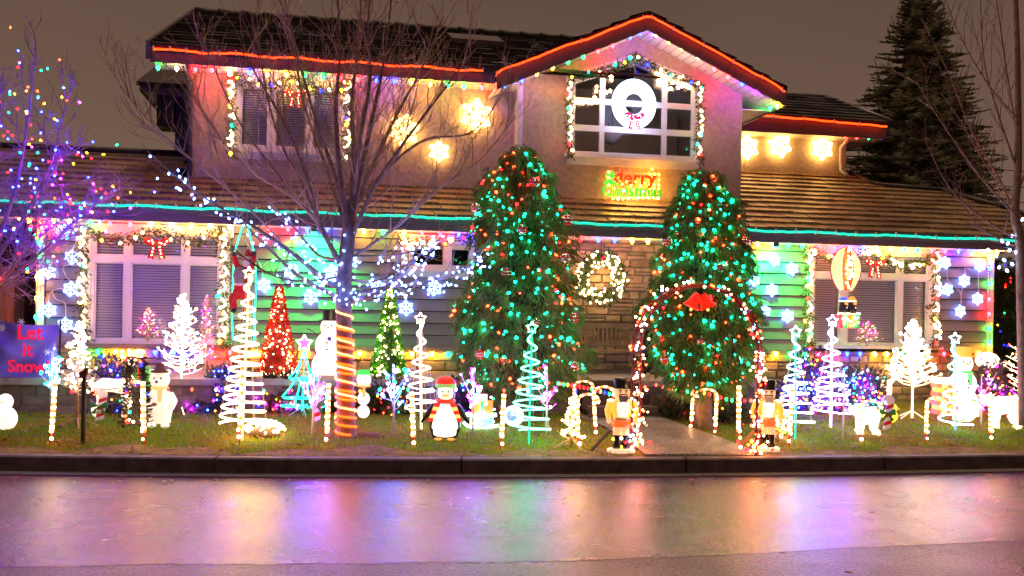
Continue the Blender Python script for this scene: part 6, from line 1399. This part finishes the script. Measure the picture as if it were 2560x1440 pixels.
# flat candy cane signs
def flatcane(px, ytop, ybase, label):
    g_, s = base(px, ybase + 6); t = thing('candy_cane_sign', label, 'candy cane sign', g_, .1, 'flat candy cane cutouts with green bows'); h = (ybase - ytop) * s; w_ = 9 * s; M_ = Matrix.Rotation(.13, 4, 'Y')
    z0 = 6 * s
    for i in range(7):
        za, zb = z0 + h * i / 7, z0 + h * (i + 1) / 7; m = MB(red if i % 2 else white); m.prism([(-w_, za - w_ * .5), (w_, za + w_ * .5), (w_, zb + w_ * .5 - .001), (-w_, zb - w_ * .5 - .001)], -.012, .012, M_); m.build('stripe', t, world=False)
    m = MB(white); m.prism([(-w_, z0 + h - w_ * .5), (w_, z0 + h + w_ * .5), (-.3 * w_, z0 + h + 1.6 * w_), (-2.0 * w_, z0 + h + 1.0 * w_), (-2.6 * w_, z0 + h - .6 * w_), (-1.6 * w_, z0 + h - .4 * w_)], -.012, .012, M_); m.build('hook', t, world=False)
    m = MB(green); c_ = z0 + h * .55
    for sx_ in (-1, 1): m.prism([(0, c_), (sx_ * 2.2 * w_, c_ + 1.3 * w_), (sx_ * 2.4 * w_, c_ - .7 * w_)], -.03, -.015); m.prism([(0, c_), (sx_ * 1.2 * w_, c_ - 2.4 * w_), (sx_ * 2.0 * w_, c_ - 1.8 * w_)], -.028, -.016)
    m.build('bow', t, world=False); m = MB(whitewire); m.tube([(.1 * w_, .012, z0), (.1 * w_, .012, -.05)], .006, 4); m.build('stake', t, world=False)
flatcane(248, 985, 1050, 'flat candy cane cutout with green bow below the reindeer'); flatcane(790, 975, 1052, 'flat candy cane cutout with green bow below the teal star tree'); flatcane(2216, 1000, 1072, 'flat candy cane cutout with green bow at right, beside the lamb')
# thin brown post at left
g_, s = base(208, 1110); t = thing('garden_stake', 'thin dark green garden post standing on the left lawn', 'post', g_); h = 185 * s
MB(mat('post_green', (.035, .03, .018), .6)).bb(-.018, .018, -.018, .018, -.03, h).build('post', t, world=False); m = MB(mat('post_cap', (.12, .03, .01), .6)); m.prism([(-.05, h - .03), (.035, h + .03), (.03, h - .05), (-.045, h - .09)], -.02, .02); m.build('cap', t, world=False)
g_ = G(1618, 1028); p_ = Vector((g_.x, g_.y, g_.z)); t = thing('wooden_stake', 'pale wooden stake by the path holding a light cord', 'post', p_); s = p_.y / F
MB(mat('pale_wood', (.55, .38, .18), .6)).bb(-.022, .022, -.02, .02, -.02, 96 * s).build('post', t, world=False)
pts_ = [P(x, y, d_) for x, y, d_ in ((1618, 955, p_.y), (1690, 975, 11.4), (1760, 982, 11.0), (1830, 1000, 10.9), (1900, 1000, 10.8))]
light_string('path_lights', 'sagging cord of small coloured bulbs from the wooden stake to the arch', None, [(q, random.choice('ORBGY')) for q in cat(pts_, 5)], 'mini', 1.1, True, st=8)
pts_ = [P(x, y, 10.9) for x, y in ((1395, 958), (1440, 965), (1490, 975), (1540, 990))]
light_string('path_lights', 'sagging cord of small coloured bulbs left of the path', None, [(q, random.choice('YORBG')) for q in cat(pts_, 5)], 'mini', 1.1, True, st=8)
pts_ = [(P(x, 976 + 3 * math.sin(x * .01), 10.6)) for x in range(180, 1560, 60)]
light_string('yard_cord', 'long dark cord with sparse small bulbs strung low across the left lawn', None, [(q, random.choice('YOBRWG')) for q in pts_], 'mini', 1.0, True, st=8)
# banner
b0, b1 = P(-25, 797, 11.2), P(146, 812, 11.2); zl_ = P(60, 962, 11.2).z
t = thing('banner', 'blue violet cloth banner reading Let it Snow at the far left', 'banner', b0)
bm_ = mat('banner_cloth', (.24, .21, .88), .7, .35, 2.5); NX, NZ = 24, 14; m = MB(bm_); m.smooth = True; vs_ = []
def bpos(f, g2, o=0): x = b0.x + (b1.x - b0.x) * f; zt = b0.z + (b1.z - b0.z) * f - .03 * math.sin(f * math.pi); z = zt + (zl_ - zt) * g2; return Vector((x, 11.2 + .03 * math.sin(f * 9 + g2 * 5) + .02 * math.sin(g2 * 14 - f * 6) - o, z))
for i in range(NX + 1):
    for j in range(NZ + 1): vs_.append(bpos(i / NX, j / NZ))
m.add(vs_, [(i * (NZ + 1) + j, (i + 1) * (NZ + 1) + j, (i + 1) * (NZ + 1) + j + 1, i * (NZ + 1) + j + 1) for i in range(NX) for j in range(NZ)]); m.build('cloth', t)
s = 11.2 / F; lp = em('letter_pink', (.9, .01, .06), .3)
for txt, px, py, sz in (('Let', 74, 848, 50), ('it', 68, 890, 48), ('Snow!', 72, 930, 42)):
    q = P(px, py, 11.10); o = inst('lettering', text_mesh(txt, sz * s, .004, lp, .004), t, q)
for px, py in ((53, 805), (5, 820), (-12, 870), (118, 880)):
    m = MB(white); q = P(px, py, 11.1)
    for i in range(3): a = i * math.pi / 3; m.tube([q + Vector((.04 * math.cos(a), 0, .04 * math.sin(a))), q - Vector((.04 * math.cos(a), 0, .04 * math.sin(a)))], .006, 4)
    m.build('printed_snowflake', t)
m = MB(black)
for x_ in (b0.x, b1.x): m.tube([(x_, 11.25, lawn(x_, 11.2)), (x_, 11.25, b1.z + .05)], .012, 6)
m.build('frame', t)
g_, s = base(30, 1018); t = thing('rope_ring', 'oval of white rope light round a pink pad on the far left lawn', 'rope light', g_)
MB(sw).tube([(88 * s * math.cos(a * math.pi / 16), .30 * math.sin(a * math.pi / 16) + .1, .03) for a in range(33)], .013, 6).build('glowing_tube', t, world=False); MB(em('pad_pink', (.9, .3, .5), .3)).lathe([(80 * s, .0), (80 * s, .025)], (0, .1, 0), 24, .75).build('pad', t, world=False)
m = MB(red); m.ball((.25, .5, .18), (.4, .15, .14), 14, 8); m.build('folded_fabric', t, world=False)
# gift sled
g_, s = base(1205, 1068); t = thing('gift_sled', 'lit sled with stacked gift boxes and a blue snowflake wheel', 'gift sled', g_)
m = MB(scw); m.tube(cat([(-46 * s, -.1, 14 * s), (-30 * s, -.1, 4 * s), (10 * s, -.1, 2 * s), (42 * s, -.1, 8 * s)], 6), .016, 6); m.tube(cat([(-40 * s, -.1, 34 * s), (0, -.1, 30 * s), (36 * s, -.1, 34 * s)], 5), .02, 6); m.build('glowing_runner', t, world=False)
MB(em('box_green', (.2, .8, .25), .6)).bb(-30 * s, 28 * s, -.08, .10, 8 * s, 30 * s).build('gift_box', t, world=False)
MB(em('box_orange', (1, .16, .02), .7)).bb(-26 * s, 26 * s, -.07, .09, 36 * s, 66 * s).build('gift_box', t, world=False); MB(em('ribbon_green', (.03, .5, .08), .7)).bb(-4 * s, 4 * s, -.078, .095, 36 * s, 67 * s).build('ribbon', t, world=False)
MB(em('box_pink', (1, .4, .35), .8)).bb(-20 * s, 12 * s, -.05, .07, 67 * s, 82 * s).build('gift_box', t, world=False)
for i in range(40): bulb(t, (random.uniform(-30, 30) * s, -.10, random.uniform(8, 78) * s), random.choice(['WW', 'W', 'W', 'G']), 11, .6)
wh = em('wheel_white', (.9, .88, .95), .75); m = MB(wh); m.lathe([(24 * s, -.05), (26 * s, 0), (24 * s, .05)], (78 * s, 0, 30 * s), 24, ax='y'); m.build('wheel', t, world=False)
m = MB(em('wheel_blue', (.05, .22, .8), .6)); m.lathe([(13 * s, -.01), (13 * s, .01)], (74 * s, -.065, 32 * s), 20, ax='y'); m.build('hub', t, world=False)
m = MB(white)
for i in range(3): a = i * math.pi / 3; m.tube([((74 + 9 * math.cos(a)) * s, -.085, (32 + 9 * math.sin(a)) * s), ((74 - 9 * math.cos(a)) * s, -.085, (32 - 9 * math.sin(a)) * s)], .007, 4)
m.build('hub_snowflake', t, world=False)
# round lamp post
g_, s = base(2466, 1022); t = thing('lamp_post', 'white lamp post with flattened glowing globe and spiral stripe', 'lamp post', g_)
MB(em('globe_white', (1, .84, .6), 1.6)).ball((0, 0, 121 * s), (28 * s, 28 * s, 20 * s), 18, 12).build('globe', t, world=False)
MB(em('post_white', (1, .74, .6), .45)).lathe([(14 * s, 0), (11 * s, 18 * s), (7 * s, 26 * s), (7 * s, 100 * s), (10 * s, 104 * s)], n=14).build('post', t, world=False)
MB(red).tube([(7.4 * s * math.cos(i * .5), 7.4 * s * math.sin(i * .5), (28 + i * 1.15) * s) for i in range(60)], .008, 4).build('stripe', t, world=False)
# snow dome / igloo with entrance
g_, s = base(2412, 1040); t = thing('snow_dome', 'glowing white dome house with small lit doorway', 'snow dome', g_)
m = MB(em('dome_white', (1, .82, .58), .7)); m.lathe([(34 * s, 0), (34 * s, 22 * s), (29 * s, 48 * s), (18 * s, 68 * s), (3 * s, 76 * s)], n=20, sy=.7); m.build('dome', t, world=False); m = MB(em('door_orange', (1, .25, .05), 1)); m.bb(-6 * s, 8 * s, -.185, -.15, 0, 16 * s); m.build('doorway', t, world=False)
m = MB(mat('dome_joint', (.5, .4, .3), .7))
for z_, r_ in ((22, 34.5), (48, 29.5)): m.tube([(r_ * s * math.cos(a * math.pi / 12), r_ * s * .7 * math.sin(a * math.pi / 12), z_ * s) for a in range(25)], .005, 4)
m.build('block_joint', t, world=False)
g_, s = base(2358, 1052); t = thing('chimney_figure', 'lit orange brick chimney decoration with snow on top', 'chimney decoration', g_); m = MB(em('brick_orange', (1, .30, .04), 1.1))
for r_ in range(7):
    for c_ in range(4):
        x_ = -24 + c_ * 12 + (r_ % 2) * 3; m = MB(em('brick_orange', (1, .30, .04), 1.0) if (r_ + c_) % 2 else em('brick_red', (1, .10, .03), .9)); m.bb(x_ * s, (x_ + 11) * s, -.12, .1, (18 + r_ * 11) * s, (28 + r_ * 11) * s); m.build('brick', t, world=False)
MB(em('snow_cap', (1, .84, .6), 1)).ball((0, -.02, 100 * s), (34 * s, .17, 9 * s), 14, 6).build('snow_cap', t, world=False)
for x_ in (-18, 18): MB(wood).bb((x_ - 3) * s, (x_ + 3) * s, -.02, .02, -.02, 18 * s).build('leg', t, world=False)
for i in range(26): bulb(t, (random.uniform(-22, 22) * s, -.14, random.uniform(20, 92) * s), random.choice(['WW', 'O', 'Y']), 11, .6)
g_, s = base(2224, 1062); t = thing('duck_figure', 'small lit yellow chick behind the flat candy cane at right', 'chick', g_); m = MB(em('chick_yellow', (1, .62, .02), 1.2)); m.ball((0, 0, 22 * s), (20 * s, 14 * s, 17 * s), 14, 8); m.ball((6 * s, -.01, 42 * s), 11 * s, 12, 8); m.tube([(-14 * s, 0, 26 * s), (-28 * s, 0, 36 * s)], [8 * s, 2 * s], 6); m.build('body', t, world=False)
MB(em('beak_orange', (1, .25, .03), .8)).tube([(13 * s, -.03, 42 * s), (22 * s, -.04, 40 * s)], [4 * s, 1 * s], 6).build('beak', t, world=False)
# bushes with coloured lights
def bush(px, y0, y1, w_, label, cols, nb, depth=None, st=8, group='lit low bushes along the house', lsize=.5, m_=None):
    SB = {'B': 120, 'P': 130, 'M': 80, 'O': 14, 'R': 20}
    g_, s = base(px, y1); g_ = Vector((g_.x, g_.y + .25, g_.z)); H_ = (y1 - y0) * s; t = thing('bush', label, 'bush', g_, 0, group); W_ = w_ * s; ph = random.uniform(0, 6)
    def f():
        a = random.uniform(0, 6.28); e_ = math.asin(random.random()); rr = random.uniform(.7, 1.05) * (1 + .15 * math.sin(a * 4 + ph) + .12 * math.sin(e_ * 7 + ph)); return (rr * W_ * math.cos(a) * math.cos(e_), rr * .3 * math.sin(a) * math.cos(e_), rr * H_ * math.sin(e_)), (math.cos(a), math.sin(a), math.sin(e_) + .2)
    leafcloud(int(2600 * w_ / 60), f, .03, m_ or hedgem, 'foliage', t, False); MB(hedgem).ball((0, 0, 0), (W_ * .7, .2, H_ * .7), 14, 8).build('branches', t, world=False)
    for i in range(nb): q, _ = f(); bulb(t, (q[0] * 1.05, -abs(q[1]) * 1.1 - .02, abs(q[2])), (c__ := random.choice(cols)), SB.get(c__, st), random.uniform(.7, 1.2) * lsize / .5 * .55)
bush(2040, 905, 1035, 78, 'bush with dense yellow blue and violet lights behind the spirals', ['Y', 'B', 'P', 'B', 'O', 'W', 'Y'], 230, lsize=.6, st=9); bush(2165, 925, 1030, 62, 'bush with violet and yellow lights below the right window', ['Y', 'B', 'P', 'W', 'O', 'T'], 170, lsize=.6, st=9)
bush(255, 920, 1035, 60, 'dark bush with blue and violet lights behind the reindeer', ['B', 'P', 'B', 'O', 'Y', 'T'], 60); bush(560, 920, 1035, 62, 'dark bush with blue lights right of the tall white twig tree', ['B', 'B', 'P', 'W', 'Y'], 80); bush(690, 950, 1035, 75, 'dark low bush with violet and orange lights below the red tinsel tree', ['B', 'P', 'O', 'Y', 'M'], 60)
bush(860, 980, 1035, 80, 'dark low bush behind the bare tree trunk', ['O', 'Y', 'W'], 14); bush(960, 960, 1038, 70, 'dark low bush with mixed lights below the green tinsel tree', ['WW', 'O', 'Y', 'T', 'R'], 46); bush(480, 985, 1032, 60, 'dark bare low bush below the tall white twig tree', ['B', 'P'], 6); bush(1150, 950, 1035, 60, 'dark low bush behind the penguin', ['P', 'B', 'O'], 24)
bush(1700, 1000, 1050, 60, 'low flowering bush left of the second cedar trunk', ['G', 'O'], 6, m_=mat('dry_shrub', (.09, .09, .04), .7, .5, 9)); bush(1830, 985, 1062, 45, 'low shrub right of the second cedar trunk', ['O', 'Y'], 8, m_=mat('dry_shrub', (.09, .09, .04))); bush(2500, 930, 1035, 50, 'bush with orange and violet lights behind the lamp post', ['O', 'P', 'Y', 'M', 'W'], 90, lsize=.55)
# rope ladder with climbing santa
t = thing('rope_ladder', 'teal rope light ladder hanging beside the left window', 'rope ladder', PWW(612, 550, -.45), 0)
for pts_ in ([(612, 548), (596, 600), (586, 640), (582, 720), (580, 790), (583, 850)], [(614, 548), (628, 600), (638, 650), (640, 720), (637, 790), (636, 860)]): MB(em('teal_ladder', (.01, .8, .45), 2.0)).tube(cat([PWW(x, y, -.45) for x, y in pts_], 6), .010, 5).build('side_rope', t)
for y in (640, 690, 740, 790, 835): MB(whitewire).tube([PWW(584, y, -.45), PWW(639, y, -.45)], .007, 5).build('rung', t)
p_ = PWW(607, 745, -.55); s = p_.y / F; t = thing('climbing_santa', 'stuffed santa in red suit with grey sack climbing the rope ladder', 'santa figure', p_, .1)
sr2 = mat('santa_red', (.55, .02, .015), .75, .15, 12, .3); fur = mat('santa_fur', (.75, .74, .7), .9, .1, 20, .4)
b = MB(sr2); b.tube([Vector(q) * s for q in cat([(-6, 0, 0), (-4, 0, 20), (2, 0, 45), (6, 0, 70), (8, 0, 84)], 3)], [15 * s, 19 * s, 21 * s, 20 * s, 19 * s, 18 * s, 18 * s, 17 * s, 16 * s, 14 * s, 12 * s, 9 * s, 7 * s], 12)
for pts_, rs_ in (([(2, -2, 66), (-16, -3, 82), (-22, -3, 104)], (9, 8, 6)), ([(10, -2, 66), (22, -3, 84), (26, -3, 108)], (9, 8, 6)), ([(-10, 0, 8), (-24, -3, 0), (-20, -3, -26)], (12, 10, 8)), ([(4, 0, 6), (14, -3, -10), (8, -3, -34)], (12, 10, 8))): b.tube([Vector(q) * s for q in cat(pts_, 3)], [x_ * s for x_ in np.interp(np.linspace(0, 1, 7), (0, .5, 1), rs_)], 9)
b.ball(Vector((10, 0, 96)) * s, 11 * s, 12, 8); b.build('body', t, world=False)
b = MB(sr2); b.lathe([(11 * s, 0), (9 * s, 9 * s), (4 * s, 18 * s), (1 * s, 24 * s)], Vector((11, 0, 101)) * s, 12); b.build('hat', t, world=False); b = MB(fur); b.lathe([(10 * s, -2 * s), (13 * s, 0), (13 * s, 4 * s), (10 * s, 5 * s)], Vector((11, 0, 99)) * s, 12); b.ball(Vector((12, 0, 126)) * s, 4 * s, 8, 6); b.build('hat_trim', t, world=False)
b = MB(mat('santa_skin', (.6, .32, .22), .6)); b.ball(Vector((10, -7, 94)) * s, (7 * s, 6 * s, 6 * s), 10, 7); b.build('face', t, world=False); b = MB(fur); b.ball(Vector((9, -9, 86)) * s, (9 * s, 6 * s, 10 * s), 10, 7); b.build('beard', t, world=False)
b = MB(fur); b.lathe([(20 * s, 30 * s), (23 * s, 34 * s), (20 * s, 38 * s)], Vector((-1, 0, 0)) * s, 14); b.build('belt_trim', t, world=False)
b = MB(mat('sack_grey', (.25, .24, .22), .85, .2, 14, .3)); b.ball(Vector((-6, -14, 56)) * s, (17 * s, 12 * s, 22 * s), 12, 8); b.build('sack', t, world=False)
for q in ((-21, -4, -32), (7, -4, -40)): MB(black).ball(Vector(q) * s, (8 * s, 12 * s, 7 * s), 9, 6).build('boot', t, world=False)
for q in ((-22, -3, 108), (26, -3, 112)): MB(mat('mitten', (.05, .05, .05), .8)).ball(Vector(q) * s, 6.5 * s, 8, 6).build('mitten', t, world=False)
# hot air balloon with penguins
p_ = PWW(2112, 820, -.65); s = p_.y / F; t = thing('hot_air_balloon', 'lit hot air balloon decoration with striped envelope in front of the right window', 'balloon decoration', p_, ANG)
cream = em('balloon_cream', (1, .72, .34), .45); brd = em('balloon_red', (1, .06, .01), .5)
prof = [(0, 204), (22, 194), (38, 170), (42, 148), (38, 125), (28, 106), (19, 94)]; wd = lambda z: np.interp(z, [q[1] for q in reversed(prof)], [q[0] for q in reversed(prof)]); zs_ = list(range(94, 205, 5))
for f0, f1, m_, dy in ((-1, -.42, cream, .0), (-.42, .36, brd, -.02), (.36, 1, cream, .0)):
    b = MB(m_); b.smooth = True; pts_ = []
    for z in zs_:
        w_ = wd(z)
        for f in (f0, (f0 + f1) / 2, f1): pts_.append((f * w_ * s, -math.sqrt(max(0, 1 - f * f)) * .09 * w_ / 42 + dy * 0, z * s))
    b.add(pts_, [(i * 3 + j, i * 3 + j + 1, i * 3 + j + 4, i * 3 + j + 3) for i in range(len(zs_) - 1) for j in range(2)])
    pts_ = [(x, -y, z) for x, y, z in pts_]; b.add(pts_, [(i * 3 + j + 3, i * 3 + j + 4, i * 3 + j + 1, i * 3 + j) for i in range(len(zs_) - 1) for j in range(2)]); b.build('envelope_panel', t, world=False)
b = MB(red)
for sx_ in (-1, 1): b.tube([(sx_ * (wd(z) + .5) * s, 0, z * s) for z in zs_], .008, 5)
b.build('edge_piping', t, world=False)
for i in range(34): z = random.gauss(150, 26); z = max(100, min(196, z)); bulb(t, (random.uniform(-.25, .22) * wd(z) * s, -.12, z * s), 'WW', 13, random.uniform(.4, .95))
b = MB(whitewire)
for x0, x1 in ((-19, -17), (19, 27), (-8, -6), (10, 14)): b.tube([(x0 * s, 0, 94 * s), (x1 * s, 0, 22 * s)], .003, 3)
b.build('ropes', t, world=False)
for f0, f1, m_ in ((-1, -.7, em('basket_magenta', (1, .03, .08), .6)), (-.7, -.2, em('basket_green', (.03, .35, .08), .7)), (-.2, .45, em('basket_orange', (1, .16, .02), .9)), (.45, 1, em('basket_green', (.03, .35, .08), .7))): MB(m_).prism([((5 + f0 * 24) * s, 0), ((5 + f1 * 24) * s, 0), ((5 + f1 * 29) * s, 34 * s), ((5 + f0 * 29) * s, 34 * s)], -.08, .05).build('basket_panel', t, world=False)
b = MB(em('snow_cap', (1, .84, .6), 1)); b.tube([(-25 * s, -.06, 35 * s), (35 * s, -.06, 36 * s)], .02, 8); b.build('basket_rim', t, world=False)
for i in range(14): bulb(t, (random.uniform(-16, 28) * s, -.10, random.uniform(5, 30) * s), 'WW', 12, .7)
for i, (x_, hc) in enumerate(((-6, em('hat_blue', (.03, .1, .8), .6)), (16, em('hat_orange2', (1, .2, .02), .8)))):
    q = p_ + Vector((x_ * s, -.02, 36 * s)); t2 = thing('toy_penguin', ('small penguin with blue hat in the balloon basket', 'small penguin with orange hat in the balloon basket')[i], 'penguin', q, ANG, 'penguins riding in the balloon basket')
    MB(plasticblack).lathe([(10 * s, 0), (12 * s, 10 * s), (9 * s, 22 * s), (10 * s, 28 * s), (5 * s, 36 * s)], n=12).build('body', t2, world=False); MB(glowwhite).ball((1 * s, -.035, 11 * s), (8 * s, .03, 10 * s), 10, 7).build('belly', t2, world=False)
    MB(hc).lathe([(10 * s, 32 * s), (9 * s, 38 * s), (3 * s, 43 * s)], n=12).build('hat', t2, world=False); MB(glowwhite).lathe([(10.5 * s, 29 * s), (10.5 * s, 33 * s)], n=12).build('hat_trim', t2, world=False); MB(em('beak_orange', (1, .25, .03), .8)).ball((2 * s, -.06, 25 * s), (5 * s, .03, 3 * s), 8, 5).build('beak', t2, world=False)
